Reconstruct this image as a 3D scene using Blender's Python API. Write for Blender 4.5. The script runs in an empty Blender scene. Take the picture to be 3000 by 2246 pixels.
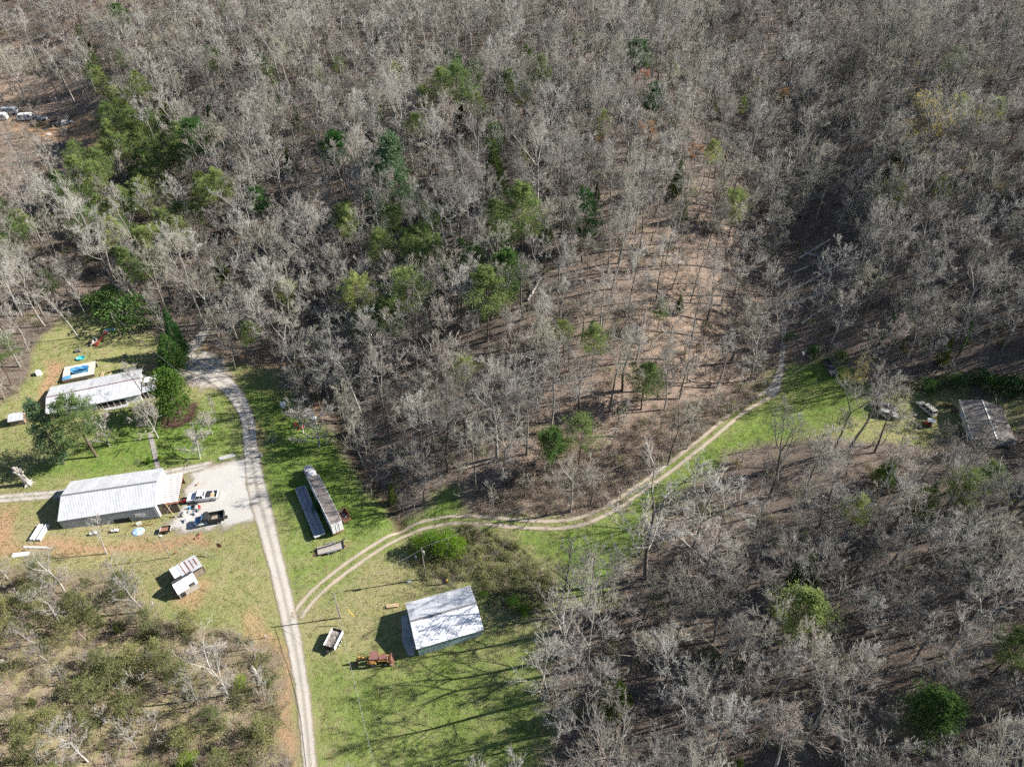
import bpy, math, random
import numpy as np
from mathutils import Vector, Matrix, Euler
# ---------------------------------------------------------------- camera, sky, sun, exposure
SC = bpy.context.scene
COL = SC.collection
W0, H0, FPX, PITCH, CAMH = 3000.0, 2246.0, 2081.0, math.radians(41.5), 120.0
cam = bpy.data.cameras.new('camera'); camo = bpy.data.objects.new('camera', cam); COL.objects.link(camo)
cam.sensor_fit = 'HORIZONTAL'; cam.sensor_width = 36.0; cam.lens = 36.0 * FPX / W0
cam.clip_start = 1.0; cam.clip_end = 3000.0
camo.location = (0, 0, CAMH); camo.rotation_euler = (math.pi / 2 - PITCH, 0, 0)
SC.camera = camo
SUN_EL, SUN_AZ = math.radians(33.0), math.radians(80.0)       # azimuth from +Y towards +X
world = bpy.data.worlds.new('World'); SC.world = world; world.use_nodes = True
wn = world.node_tree.nodes; wl = world.node_tree.links; wn.clear()
sky = wn.new('ShaderNodeTexSky'); sky.sky_type = 'NISHITA'; sky.sun_disc = False
sky.sun_elevation = SUN_EL; sky.sun_rotation = SUN_AZ; sky.air_density = 1.0; sky.dust_density = 0.3; sky.ozone_density = 2.0
wb = wn.new('ShaderNodeBackground'); wb.inputs[1].default_value = 0.06
wo = wn.new('ShaderNodeOutputWorld'); wl.new(sky.outputs[0], wb.inputs[0]); wl.new(wb.outputs[0], wo.inputs[0])
sun = bpy.data.lights.new('sun', 'SUN'); sun.energy = 5.0; sun.angle = math.radians(0.5); sun.color = (1.0, 0.955, 0.89)
suno = bpy.data.objects.new('sun', sun); COL.objects.link(suno)
SUNV = Vector((math.sin(SUN_AZ) * math.cos(SUN_EL), math.cos(SUN_AZ) * math.cos(SUN_EL), math.sin(SUN_EL)))
suno.rotation_euler = SUNV.to_track_quat('Z', 'Y').to_euler()
suno.location = (80, 60, 200)
SC.view_settings.view_transform = 'Standard'; SC.view_settings.look = 'None'
SC.view_settings.exposure = 1.22; SC.view_settings.gamma = 1.0; SC.view_settings.use_curve_mapping = False
SC.cycles.max_bounces = 4; SC.cycles.diffuse_bounces = 2; SC.cycles.transparent_max_bounces = 8
SC.cycles.use_denoising = False; SC.cycles.use_adaptive_sampling = True; SC.cycles.adaptive_threshold = 0.03; SC.cycles.volume_bounces = 0
random.seed(7); RNG = np.random.default_rng(11)
# ---------------------------------------------------------------- pixel <-> ground
_s, _c = math.sin(PITCH), math.cos(PITCH)
FW = np.array([0, _c, -_s]); UP = np.array([0, _s, _c]); RT = np.array([1.0, 0, 0])
K = 3000.0 / 2212.0                          # the overview picture's scale
def ray(px, py): return FW + RT * ((px - W0 / 2) / FPX) - UP * ((py - H0 / 2) / FPX)
def atz(px, py, z=0.0):
    d = ray(px, py); t = (z - CAMH) / d[2]; return np.array([d[0] * t, d[1] * t, z])
def proj(p):
    q = np.asarray(p, float) - np.array([0, 0, CAMH]); w = q @ FW
    return W0 / 2 + FPX * (q @ RT) / w, H0 / 2 - FPX * (q @ UP) / w, w
# ---------------------------------------------------------------- materials
def _nd(nt, t, **kw):
    n = nt.nodes.new(t)
    for k, v in kw.items(): setattr(n, k, v)
    return n
def newmat(name):
    m = bpy.data.materials.new(name); m.use_nodes = True; nt = m.node_tree; nt.nodes.clear()
    o = _nd(nt, 'ShaderNodeOutputMaterial'); b = _nd(nt, 'ShaderNodeBsdfPrincipled'); nt.links.new(b.outputs[0], o.inputs[0])
    return m, nt, b, o
def ramp(nt, fac, stops):
    r = _nd(nt, 'ShaderNodeValToRGB'); e = r.color_ramp.elements
    while len(e) < len(stops): e.new(0.5)
    for el, (p, c) in zip(e, stops): el.position = p; el.color = (*c, 1) if len(c) == 3 else c
    nt.links.new(fac, r.inputs[0]); return r.outputs[0]
def noise(nt, scale, detail=4, rough=0.6, coord='Object', vec=None):
    n = _nd(nt, 'ShaderNodeTexNoise'); n.inputs['Scale'].default_value = scale; n.inputs['Detail'].default_value = detail
    n.inputs['Roughness'].default_value = rough
    if vec is None:
        t = _nd(nt, 'ShaderNodeTexCoord'); vec = t.outputs[coord]
    nt.links.new(vec, n.inputs['Vector']); return n.outputs['Fac']
def mixc(nt, fac, a, b, mode='MIX'):
    m = _nd(nt, 'ShaderNodeMix', data_type='RGBA', blend_type=mode)
    for s, v in ((0, fac), (6, a), (7, b)):
        if isinstance(v, (int, float)): m.inputs[s].default_value = v
        elif isinstance(v, tuple): m.inputs[s].default_value = (*v[:3], 1)
        else: nt.links.new(v, m.inputs[s])
    return m.outputs[2]
def mth(nt, op, a, b=0.0, clamp=False):
    m = _nd(nt, 'ShaderNodeMath', operation=op, use_clamp=clamp)
    for s, v in ((0, a), (1, b)):
        if isinstance(v, (int, float)): m.inputs[s].default_value = v
        else: nt.links.new(v, m.inputs[s])
    return m.outputs[0]
def bump(nt, b, h, strength=0.3, dist=0.05):
    n = _nd(nt, 'ShaderNodeBump'); n.inputs['Strength'].default_value = strength; n.inputs['Distance'].default_value = dist
    nt.links.new(h, n.inputs['Height']); nt.links.new(n.outputs[0], b.inputs['Normal'])
MATS = {}
def mat(name, c1, c2=None, scale=2.0, rough=0.7, metal=0.0, lo=0.4, hi=0.65, bmp=0.0, objrand=0.0, c3=None, sc3=9.0, lo3=0.6, hi3=0.72):
    """base colour with a second tone in noise patches (wear, dirt, rust) and a third on top"""
    if name in MATS: return MATS[name]
    m, nt, b, o = newmat(name)
    b.inputs['Roughness'].default_value = rough; b.inputs['Metallic'].default_value = metal
    c2 = c2 or tuple(x * 0.78 for x in c1)
    vec = None
    if objrand:                                  # every piece gets its own stretch of the pattern
        oi = _nd(nt, 'ShaderNodeObjectInfo'); tc = _nd(nt, 'ShaderNodeTexCoord'); va = _nd(nt, 'ShaderNodeVectorMath', operation='MULTIPLY_ADD')
        nt.links.new(oi.outputs['Random'], va.inputs[0]); va.inputs[1].default_value = (91, 57, 33); nt.links.new(tc.outputs['Object'], va.inputs[2]); vec = va.outputs[0]
    f = noise(nt, scale, 5, 0.65, vec=vec); col = ramp(nt, f, [(lo, c1), (hi, c2)])
    if c3: col = mixc(nt, ramp(nt, noise(nt, sc3, 4, 0.7, vec=vec), [(lo3, (0, 0, 0)), (hi3, (1, 1, 1))]), col, c3)
    if objrand:
        oi = _nd(nt, 'ShaderNodeObjectInfo'); v = mth(nt, 'MULTIPLY_ADD', oi.outputs['Random'], objrand); nt.nodes[-1].inputs[2].default_value = 1 - objrand / 2
        h = _nd(nt, 'ShaderNodeHueSaturation'); nt.links.new(v, h.inputs['Value']); nt.links.new(col, h.inputs['Color']); col = h.outputs[0]
    nt.links.new(col, b.inputs['Base Color'])
    if bmp: bump(nt, b, noise(nt, scale * 6, 3), bmp, 0.02)
    MATS[name] = m; return m
# ---------------------------------------------------------------- meshes and objects
class MB:
    """collects simple solids into one mesh"""
    def __init__(s): s.v = []; s.f = []
    def add(s, vs, fs, M=None):
        n = len(s.v)
        s.v += [tuple(M @ Vector(p)) if M is not None else tuple(p) for p in vs]
        s.f += [tuple(i + n for i in f) for f in fs]; return s
    def box(s, c, d, rz=0.0, rx=0.0, ry=0.0, taper=(1, 1), b=0.0):
        x, y, z = d[0] / 2, d[1] / 2, d[2] / 2; tx, ty = taper
        M = Matrix.Translation(c) @ Euler((rx, ry, rz)).to_matrix().to_4x4()
        if b > 0:                               # chamfered vertical edges
            def ring(zz, sx, sy):
                X, Y = x * sx, y * sy
                return [(-X + b, -Y, zz), (X - b, -Y, zz), (X, -Y + b, zz), (X, Y - b, zz), (X - b, Y, zz), (-X + b, Y, zz), (-X, Y - b, zz), (-X, -Y + b, zz)]
            vs = ring(-z, 1, 1) + ring(z, tx, ty)
            fs = [tuple(range(7, -1, -1)), tuple(range(8, 16))] + [(i, (i + 1) % 8, 8 + (i + 1) % 8, 8 + i) for i in range(8)]
            return s.add(vs, fs, M)
        vs = [(-x, -y, -z), (x, -y, -z), (x, y, -z), (-x, y, -z), (-x * tx, -y * ty, z), (x * tx, -y * ty, z), (x * tx, y * ty, z), (-x * tx, y * ty, z)]
        return s.add(vs, [(3, 2, 1, 0), (4, 5, 6, 7), (0, 1, 5, 4), (1, 2, 6, 5), (2, 3, 7, 6), (3, 0, 4, 7)], M)
    def tube(s, p0, p1, r0, r1=None, n=8, cap=True):
        r1 = r0 if r1 is None else r1; p0, p1 = Vector(p0), Vector(p1); a = (p1 - p0).normalized()
        u = a.orthogonal().normalized(); w = a.cross(u); vs = []
        for p, r in ((p0, r0), (p1, r1)):
            for i in range(n):
                t = 2 * math.pi * i / n; vs.append(p + (u * math.cos(t) + w * math.sin(t)) * r)
        fs = [(i, (i + 1) % n, n + (i + 1) % n, n + i) for i in range(n)]
        if cap: fs += [tuple(range(n - 1, -1, -1)), tuple(range(n, 2 * n))]
        return s.add(vs, fs)
    def path(s, pts, r, n=6):
        for a, b in zip(pts[:-1], pts[1:]): s.tube(a, b, r, r, n)
        return s
    def prism(s, prof, axis, a, b):
        """profile (list of 2D points, counter-clockwise) pushed along an axis from a to b"""
        n = len(prof)
        def P(p, t): return {'x': (t, p[0], p[1]), 'y': (p[0], t, p[1]), 'z': (p[0], p[1], t)}[axis]
        vs = [P(p, a) for p in prof] + [P(p, b) for p in prof]
        return s.add(vs, [tuple(range(n)), tuple(range(2 * n - 1, n - 1, -1))] + [((i + 1) % n, i, n + i, n + (i + 1) % n) for i in range(n)])
    def lathe(s, prof, n=16, c=(0, 0, 0), sy=1.0):
        vs = []; fs = []; m = len(prof)
        for i in range(n):
            t = 2 * math.pi * i / n
            for r, z in prof: vs.append((c[0] + r * math.cos(t), c[1] + r * math.sin(t) * sy, c[2] + z))
        for i in range(n):
            j = (i + 1) % n
            for k in range(m - 1): fs.append((i * m + k, j * m + k, j * m + k + 1, i * m + k + 1))
        return s.add(vs, fs)
    def loft(s, rings, cap=True):
        n = len(rings[0]); vs = [p for r in rings for p in r]; fs = []
        for k in range(len(rings) - 1):
            for i in range(n): j = (i + 1) % n; fs.append((k * n + i, k * n + j, (k + 1) * n + j, (k + 1) * n + i))
        if cap: fs += [tuple(range(n - 1, -1, -1)), tuple(range((len(rings) - 1) * n, len(rings) * n))]
        return s.add(vs, fs)
    def mesh(s, name, m=None):
        me = bpy.data.meshes.new(name); me.from_pydata([tuple(v) for v in s.v], [], s.f); me.update()
        import bmesh
        bm = bmesh.new(); bm.from_mesh(me); bmesh.ops.recalc_face_normals(bm, faces=bm.faces); bm.to_mesh(me); bm.free()
        if m: me.materials.append(m)
        return me
    def build(s, name, m, parent=None, loc=None, rz=0.0, smooth=False):
        me = s.mesh(name, m)
        if smooth: me.polygons.foreach_set('use_smooth', [True] * len(me.polygons))
        return link(name, me, parent, loc, rz)
def link(name, me, parent=None, loc=None, rz=0.0):
    o = bpy.data.objects.new(name, me); COL.objects.link(o); o.parent = parent
    if loc is not None: o.location = loc
    if rz: o.rotation_euler.z = rz
    return o
def tag(o, label=None, cat=None, group=None, kind=None):
    if label: o['label'] = label
    if cat: o['category'] = cat
    if group: o['group'] = group
    if kind: o['kind'] = kind
    return o
def thing(name, label, cat, loc=(0, 0, 0), rz=0.0, group=None, rot=None):
    o = bpy.data.objects.new(name, None); COL.objects.link(o); o.empty_display_size = 0.3
    o.location = [float(v) for v in loc]; o.rotation_euler = rot if rot else (0, 0, rz)
    return tag(o, label, cat, group)
def copy_tree(o, parent=None):
    c = o.copy(); COL.objects.link(c); c.parent = parent
    for ch in o.children: copy_tree(ch, c)
    return c
def np_mesh(name, V, F, mats, mi=None, smooth=False):
    """V (n,3), F list of index arrays (triangles or quads, one array per size)"""
    me = bpy.data.meshes.new(name); F = [np.asarray(f, np.int32) for f in F if len(f)]
    if not F: return me
    me.vertices.add(len(V)); me.vertices.foreach_set('co', np.asarray(V, np.float32).ravel())
    nl = sum(f.size for f in F); npoly = sum(len(f) for f in F)
    me.loops.add(nl); me.loops.foreach_set('vertex_index', np.concatenate([f.ravel() for f in F]))
    me.polygons.add(npoly); st = []; k = 0
    for f in F:
        st.append(k + np.arange(len(f)) * f.shape[1]); k += f.size
    me.polygons.foreach_set('loop_start', np.concatenate(st).astype(np.int32))
    if mi is not None: me.polygons.foreach_set('material_index', np.asarray(mi, np.int32))
    if smooth: me.polygons.foreach_set('use_smooth', np.ones(npoly, bool))
    me.update(calc_edges=True); me.validate()
    for m in mats: me.materials.append(m)
    return me
# ---------------------------------------------------------------- terrain: hills rise between valley lines
# each valley: points (pixel x, pixel y, ground height), floor half-width (m), slope of its sides
VALLEYS = [
 ([(945, 2500, 0), (930, 2246, 0), (870, 1900, 0), (760, 1500, 0), (715, 1250, .4), (600, 1080, 1.2), (360, 950, 2.5), (180, 700, 6), (60, 540, 10), (-60, 360, 15), (-220, 120, 22), (-500, -100, 34)], 24, .44, 75),
 ([(560, 1250, 0), (250, 1380, 0), (0, 1450, 0), (-400, 1500, 1)], 26, .36, 50),
 ([(900, 1750, 0), (1180, 1570, .3), (1600, 1540, 1.5), (1900, 1390, 3), (2230, 1160, 6)], 7, .50, 75),
 ([(2230, 1160, 6), (2300, 950, 8), (2310, 620, 15), (2170, 330, 26), (2010, 60, 40), (1930, -120, 50)], 3, .72, 80),
 ([(1160, 1540, 0), (1060, 1330, .5), (960, 1150, 1.2), (860, 1010, 2.2), (600, 1000, 2.5)], 4, .52, 75),
 ([(2230, 1160, 6), (2480, 1190, 7), (2760, 1210, 8), (3100, 1200, 11), (3600, 1180, 16)], 9, .64, 75),
 ([(2160, 330, 30), (2420, 170, 34), (2720, 110, 38), (3100, 60, 44), (3500, 30, 52)], 5, .48, 60),
 ([(1250, 2500, 0), (1500, 2100, .5), (1750, 1800, 2)], 18, .13, -70),
]
GS = 2.0; GX0, GX1, GY0, GY1 = -520.0, 520.0, -60.0, 760.0
gx = np.arange(GX0, GX1 + 1, GS); gy = np.arange(GY0, GY1 + 1, GS)
def _hraw(X, Y):
    hs = []
    for pts, w, sl, cap in VALLEYS:
        P = [atz(*p) for p in pts]; best = np.full(X.shape, 1e9)
        for a, b in zip(P[:-1], P[1:]):
            d = b[:2] - a[:2]; t = np.clip(((X - a[0]) * d[0] + (Y - a[1]) * d[1]) / (d @ d), 0, 1)
            D = np.hypot(X - a[0] - t * d[0], Y - a[1] - t * d[1]); e = np.maximum(D - w, 0)
            e = e * e / (e + 7.0)                                   # a soft foot to the slope
            rise = cap * (1 - np.exp(-e * sl / cap)) if cap > 0 else e * sl * (1 - e / cap)
            best = np.minimum(best, a[2] + t * (b[2] - a[2]) + rise + 0.004 * D)
        hs.append(best)
    k = 2.2; hs = np.array(hs); m = hs.min(0)
    return m - k * np.log(np.exp(-(hs - m) / k).sum(0)) + 0.0
def _blur(a, n):
    for _ in range(n):
        p = np.pad(a, 1, 'edge'); a = (p[:-2, 1:-1] + p[2:, 1:-1] + p[1:-1, :-2] + p[1:-1, 2:] + 2 * a) / 6
    return a
def fbm(X, Y, seed, f0, octs=3):
    r = np.random.default_rng(seed); out = np.zeros(np.shape(X))
    for o in range(octs):
        for _ in range(4):
            th = r.uniform(0, 2 * np.pi); ph = r.uniform(0, 6.28); f = f0 * 2 ** o * r.uniform(.7, 1.3)
            out = out + np.sin((X * np.cos(th) + Y * np.sin(th)) * f + ph) / (4 * 1.7 ** o)
    return out
XX, YY = np.meshgrid(gx, gy); HG = _blur(_hraw(XX, YY), 9)
_rough = np.clip((HG - 2.0) / 8.0, 0, 1); HG = HG + _rough * (1.3 * fbm(XX, YY, 3, .06) + .5 * fbm(XX, YY, 5, .2)) + .10 * fbm(XX, YY, 8, .12)
# the stream's little gully
def poly_d(P, X, Y):
    best = np.full(np.shape(X), 1e9)
    for a, b in zip(P[:-1], P[1:]):
        d = b[:2] - a[:2]; t = np.clip(((X - a[0]) * d[0] + (Y - a[1]) * d[1]) / max(d @ d, 1e-9), 0, 1)
        best = np.minimum(best, np.hypot(X - a[0] - t * d[0], Y - a[1] - t * d[1]))
    return best
def hgt(x, y):
    fx = np.clip((np.asarray(x, float) - GX0) / GS, 0, len(gx) - 1.001); fy = np.clip((np.asarray(y, float) - GY0) / GS, 0, len(gy) - 1.001)
    i = fx.astype(int); j = fy.astype(int); u = fx - i; v = fy - j
    return (HG[j, i] * (1 - u) + HG[j, i + 1] * u) * (1 - v) + (HG[j + 1, i] * (1 - u) + HG[j + 1, i + 1] * u) * v
def at(px, py, dz=0.0):
    """the point of the ground (raised by dz) seen at a pixel of the photograph"""
    d = ray(px, py); t = 60.0
    while t < 1200:
        p = d * t; z = CAMH + p[2]
        if z < hgt(p[0], p[1]) + dz: break
        t += 1.0
    lo, hi = t - 1.0, t
    for _ in range(24):
        m = (lo + hi) / 2; p = d * m
        if CAMH + p[2] < hgt(p[0], p[1]) + dz: hi = m
        else: lo = m
    p = d * hi; return np.array([p[0], p[1], CAMH + p[2]])
def atD(x, y, dz=0.0): return at(x * K, y * K, dz)
STREAM = [atD(*p) for p in ((600, 720), (660, 800), (720, 880), (748, 935), (768, 985), (800, 1035), (820, 1062), (838, 1082), (858, 1120), (866, 1140))]
_ds = poly_d(STREAM, XX, YY); HG = HG - 1.2 * np.exp(-(_ds / 1.7) ** 2)
def inpoly(P, X, Y):
    r = np.zeros(np.shape(X), bool); n = len(P)
    for i in range(n):
        x0, y0 = P[i][:2]; x1, y1 = P[(i + 1) % n][:2]
        c = ((y0 > Y) != (y1 > Y)) & (X < (x1 - x0) * (Y - y0) / (y1 - y0 + 1e-12) + x0); r ^= c
    return r
def area(P, X, Y, feather=3.0):
    """1 inside a pixel-traced area of the ground, 0 outside, soft across the edge"""
    d = poly_d(P + [P[0]], X, Y); s = np.where(inpoly(P, X, Y), d, -d)
    return np.clip(s / feather * .5 + .5, 0, 1)
def PD(*pts): return [atD(*p) for p in pts]
CLEAR = PD((-160, 940), (-60, 880), (40, 860), (62, 790), (70, 740), (150, 690), (180, 665), (260, 690), (330, 730), (420, 745), (520, 790), (600, 800), (640, 870), (740, 960), (790, 1060), (860, 1128),
   (905, 1105), (960, 1060), (1010, 1100), (1090, 1112), (1260, 1116), (1330, 1085), (1440, 1010), (1560, 905), (1640, 850), (1668, 800), (1700, 790), (1780, 775), (1840, 790), (1890, 850), (2000, 838), (2080, 848), (2200, 850), (2200, 930), (2060, 930), (1980, 965), (1800, 950), (1700, 950),
   (1570, 985), (1450, 1080), (1400, 1180), (1330, 1270), (1240, 1300), (1195, 1330), (1165, 1410), (1180, 1500), (1165, 1600), (1170, 1700), (1170, 1800), (640, 1800), (630, 1600), (610, 1480), (560, 1390), (470, 1360), (330, 1335), (240, 1250), (0, 1240), (-160, 1240))
SCRUB = PD((-160, 1240), (0, 1240), (240, 1250), (330, 1335), (470, 1360), (560, 1390), (610, 1480), (630, 1600), (640, 1800), (-200, 1800))     # lower-left brush
BRAMBLE = PD((880, 1165), (1010, 1135), (1110, 1165), (1190, 1235), (1205, 1300), (1150, 1330), (1045, 1300), (1020, 1255), (930, 1265), (890, 1215))
LUSH = [PD((545, 830), (640, 880), (740, 960), (790, 1060), (860, 1125), (820, 1180), (720, 1130), (640, 1110), (575, 1080), (555, 960)), PD((100, 1010), (200, 960), (260, 900), (380, 900), (510, 860), (515, 970), (420, 1000), (330, 1010), (150, 1035)),
        PD((870, 1125), (960, 1060), (1080, 1110), (980, 1110), (900, 1135)), PD((1130, 1150), (1260, 1145), (1420, 1050), (1600, 900), (1690, 880), (1840, 830), (1860, 870), (1700, 940), (1560, 980), (1440, 1080), (1390, 1180), (1300, 1280), (1200, 1260), (1190, 1200)),
        PD((700, 1440), (1020, 1400), (1180, 1440), (1170, 1700), (740, 1700)), PD((620, 1110), (700, 1180), (760, 1190), (700, 1260), (650, 1280), (610, 1180)), PD((450, 1200), (470, 1300), (560, 1360), (380, 1330), (420, 1260)), PD((1690, 785), (1790, 775), (1850, 810), (1800, 850), (1700, 850))]
DRY = [PD((660, 1320), (900, 1190), (890, 1300), (800, 1340), (790, 1400), (690, 1400)), PD((0, 1120), (120, 1110), (440, 1150), (480, 1200), (600, 1340), (560, 1380), (240, 1250), (0, 1240))]
DIRT = [PD((0, 1175), (130, 1160), (330, 1165), (450, 1150), (440, 1168), (300, 1190), (100, 1195), (0, 1198)), PD((-20, 1100), (30, 1105), (45, 1150), (20, 1190), (-20, 1190)), PD((440, 745), (560, 770), (640, 790), (700, 800), (560, 790), (480, 775), (400, 765)), PD((90, 880), (110, 780), (150, 790), (105, 885)), PD((300, 790), (430, 770), (420, 785), (330, 805)),
        PD((525, 860), (545, 930), (556, 1010), (548, 1010), (535, 930)), PD((60, 268), (160, 255), (270, 255), (260, 330), (170, 300), (90, 290), (0, 275), (0, 262)), PD((150, 300), (200, 330), (190, 370), (160, 340)), PD((540, 1320), (555, 1310), (625, 1500), (635, 1660), (622, 1660), (605, 1500)), PD((640, 880), (700, 850), (720, 900), (690, 920)), PD((385, 1278), (455, 1250), (465, 1262), (395, 1300))]
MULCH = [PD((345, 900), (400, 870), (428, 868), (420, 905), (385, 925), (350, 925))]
def graded(lo, hi, a, b, fine, k=1.06):
    xs = list(np.arange(a, b + 1e-6, fine)); st = fine
    while xs[-1] < hi: st *= k; xs.append(xs[-1] + st)
    st = fine
    while xs[0] > lo: st *= k; xs.insert(0, xs[0] - st)
    return np.clip(np.array(xs), lo, hi)
tx = np.unique(graded(-500, 500, -135, 115, 0.8)); ty = np.unique(graded(-40, 740, 36, 190, 0.8))
TX, TY = np.meshgrid(tx, ty)
TZ = hgt(TX, TY); nx, ny = len(tx), len(ty)
TZ = TZ + 0.035 * fbm(TX, TY, 21, 1.1, 3)
V = np.stack([TX.ravel(), TY.ravel(), TZ.ravel()], 1)
idx = np.arange(nx * ny).reshape(ny, nx); Fq = np.stack([idx[:-1, :-1].ravel(), idx[:-1, 1:].ravel(), idx[1:, 1:].ravel(), idx[1:, :-1].ravel()], 1)
wob = 2.2 * fbm(TX, TY, 31, .35, 3)
def soft(P, f=3.0): return area(P, TX + wob, TY + 2.2 * fbm(TX, TY, 33, .35, 3), f)
m_clear = soft(CLEAR, 4.0); m_scrub = soft(SCRUB, 6.0); m_bram = soft(BRAMBLE, 4.0)
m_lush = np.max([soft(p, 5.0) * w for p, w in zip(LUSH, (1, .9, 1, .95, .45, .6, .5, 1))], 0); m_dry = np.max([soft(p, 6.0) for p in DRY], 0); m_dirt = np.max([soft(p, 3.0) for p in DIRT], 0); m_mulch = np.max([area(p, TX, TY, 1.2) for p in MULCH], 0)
m_bed = np.exp(-(poly_d(STREAM, TX, TY) / 1.5) ** 2)
m_open = np.maximum(soft(PD((1330, 560), (1480, 440), (1640, 500), (1690, 830), (1560, 900), (1300, 1100), (1080, 1110), (1180, 900), (1230, 780)), 24.0), soft(PD((-300, -80), (380, -80), (480, 130), (260, 140), (60, 330), (-300, 420)), 30.0))      # sunlit slopes: their brightness is put into a paler litter colour
def ground_material():
    m, nt, b, o = newmat('ground')
    def A(n):
        a = _nd(nt, 'ShaderNodeAttribute', attribute_name=n); return a.outputs['Fac']
    n1 = noise(nt, .9, 8, .72); n2 = noise(nt, .16, 5, .6); n3 = noise(nt, 3.6, 8, .8); n4 = noise(nt, .4, 6, .7); n5 = noise(nt, 9.0, 4, .8)
    lit = ramp(nt, n3, [(.30, (.042, .036, .031)), (.46, (.118, .097, .080)), (.58, (.195, .162, .135)), (.72, (.34, .295, .255))])
    lit = mixc(nt, ramp(nt, n2, [(.38, (0, 0, 0)), (.62, (1, 1, 1))]), lit, mixc(nt, .35, lit, (.21, .155, .12)))
    lit = mixc(nt, ramp(nt, n4, [(.52, (0, 0, 0)), (.70, (.7, .7, .7))]), lit, (.085, .062, .045))
    lit = mixc(nt, mth(nt, 'MULTIPLY', A('open'), ramp(nt, n1, [(.3, (.35, .35, .35)), (.6, (.95, .95, .95))])), lit, ramp(nt, n3, [(.3, (.16, .11, .082)), (.5, (.31, .225, .165)), (.7, (.43, .335, .26))]))  # paler pink-brown litter, painting in the sun on the lit slopes
    gr = ramp(nt, n1, [(.28, (.075, .115, .028)), (.45, (.145, .20, .048)), (.6, (.21, .255, .072)), (.75, (.32, .30, .135))])
    dry = ramp(nt, n3, [(.3, (.165, .15, .062)), (.5, (.285, .255, .125)), (.7, (.395, .34, .205))])
    fl = mth(nt, 'ADD', mth(nt, 'MULTIPLY', A('lush'), .75), mth(nt, 'ADD', mth(nt, 'MULTIPLY', mth(nt, 'SUBTRACT', n4, .5), 2.4), mth(nt, 'MULTIPLY', mth(nt, 'SUBTRACT', n1, .5), 2.2)))
    fl = mth(nt, 'SUBTRACT', mth(nt, 'ADD', fl, .34), mth(nt, 'MULTIPLY', A('dry'), .40), True)
    grass = mixc(nt, fl, dry, gr)
    lushc = ramp(nt, n1, [(.3, (.055, .11, .018)), (.5, (.11, .19, .03)), (.68, (.19, .265, .06))])
    grass = mixc(nt, mth(nt, 'MULTIPLY', A('lush'), ramp(nt, n2, [(.35, (.3, .3, .3)), (.6, (.95, .95, .95))])), grass, lushc)
    e = mth(nt, 'MULTIPLY', mth(nt, 'SUBTRACT', n1, .5), .9)
    def M(n, k=1.0): return mth(nt, 'MULTIPLY', mth(nt, 'SUBTRACT', mth(nt, 'ADD', A(n), mth(nt, 'MULTIPLY', e, mth(nt, 'MULTIPLY', A(n), k))), .28), 2.2, True)
    col = mixc(nt, M('clear'), lit, grass)
    scr = mixc(nt, ramp(nt, n4, [(.42, (0, 0, 0)), (.6, (.8, .8, .8))]), mixc(nt, .4, lit, (.33, .24, .15)), dry)
    col = mixc(nt, M('scrub'), col, scr)
    col = mixc(nt, M('bramble'), col, mixc(nt, ramp(nt, n1, [(.45, (0, 0, 0)), (.6, (.7, .7, .7))]), lit, gr))
    col = mixc(nt, M('dirt', 1.6), col, ramp(nt, n3, [(.3, (.25, .145, .078)), (.55, (.40, .255, .15)), (.72, (.52, .38, .25))]))
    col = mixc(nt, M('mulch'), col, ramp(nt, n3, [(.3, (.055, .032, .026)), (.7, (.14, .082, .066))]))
    col = mixc(nt, mth(nt, 'MULTIPLY', A('bed'), .85), col, ramp(nt, n3, [(.3, (.045, .03, .02)), (.7, (.15, .105, .07))]))
    nt.links.new(col, b.inputs['Base Color']); b.inputs['Roughness'].default_value = .95; b.inputs['Specular IOR Level'].default_value = .12
    hh = mth(nt, 'ADD', mth(nt, 'MULTIPLY', n3, .7), mth(nt, 'MULTIPLY', n5, .35)); bump(nt, b, hh, .9, .35)
    return m
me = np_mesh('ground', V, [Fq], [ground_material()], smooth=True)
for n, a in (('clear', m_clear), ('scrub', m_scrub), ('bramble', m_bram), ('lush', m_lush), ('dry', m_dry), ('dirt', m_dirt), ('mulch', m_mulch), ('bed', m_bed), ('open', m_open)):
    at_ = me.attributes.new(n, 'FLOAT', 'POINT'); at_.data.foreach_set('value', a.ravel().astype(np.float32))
tag(link('ground', me), 'leaf-strewn hills and rough lawns of the valley floor', 'ground', kind='structure')
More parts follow.
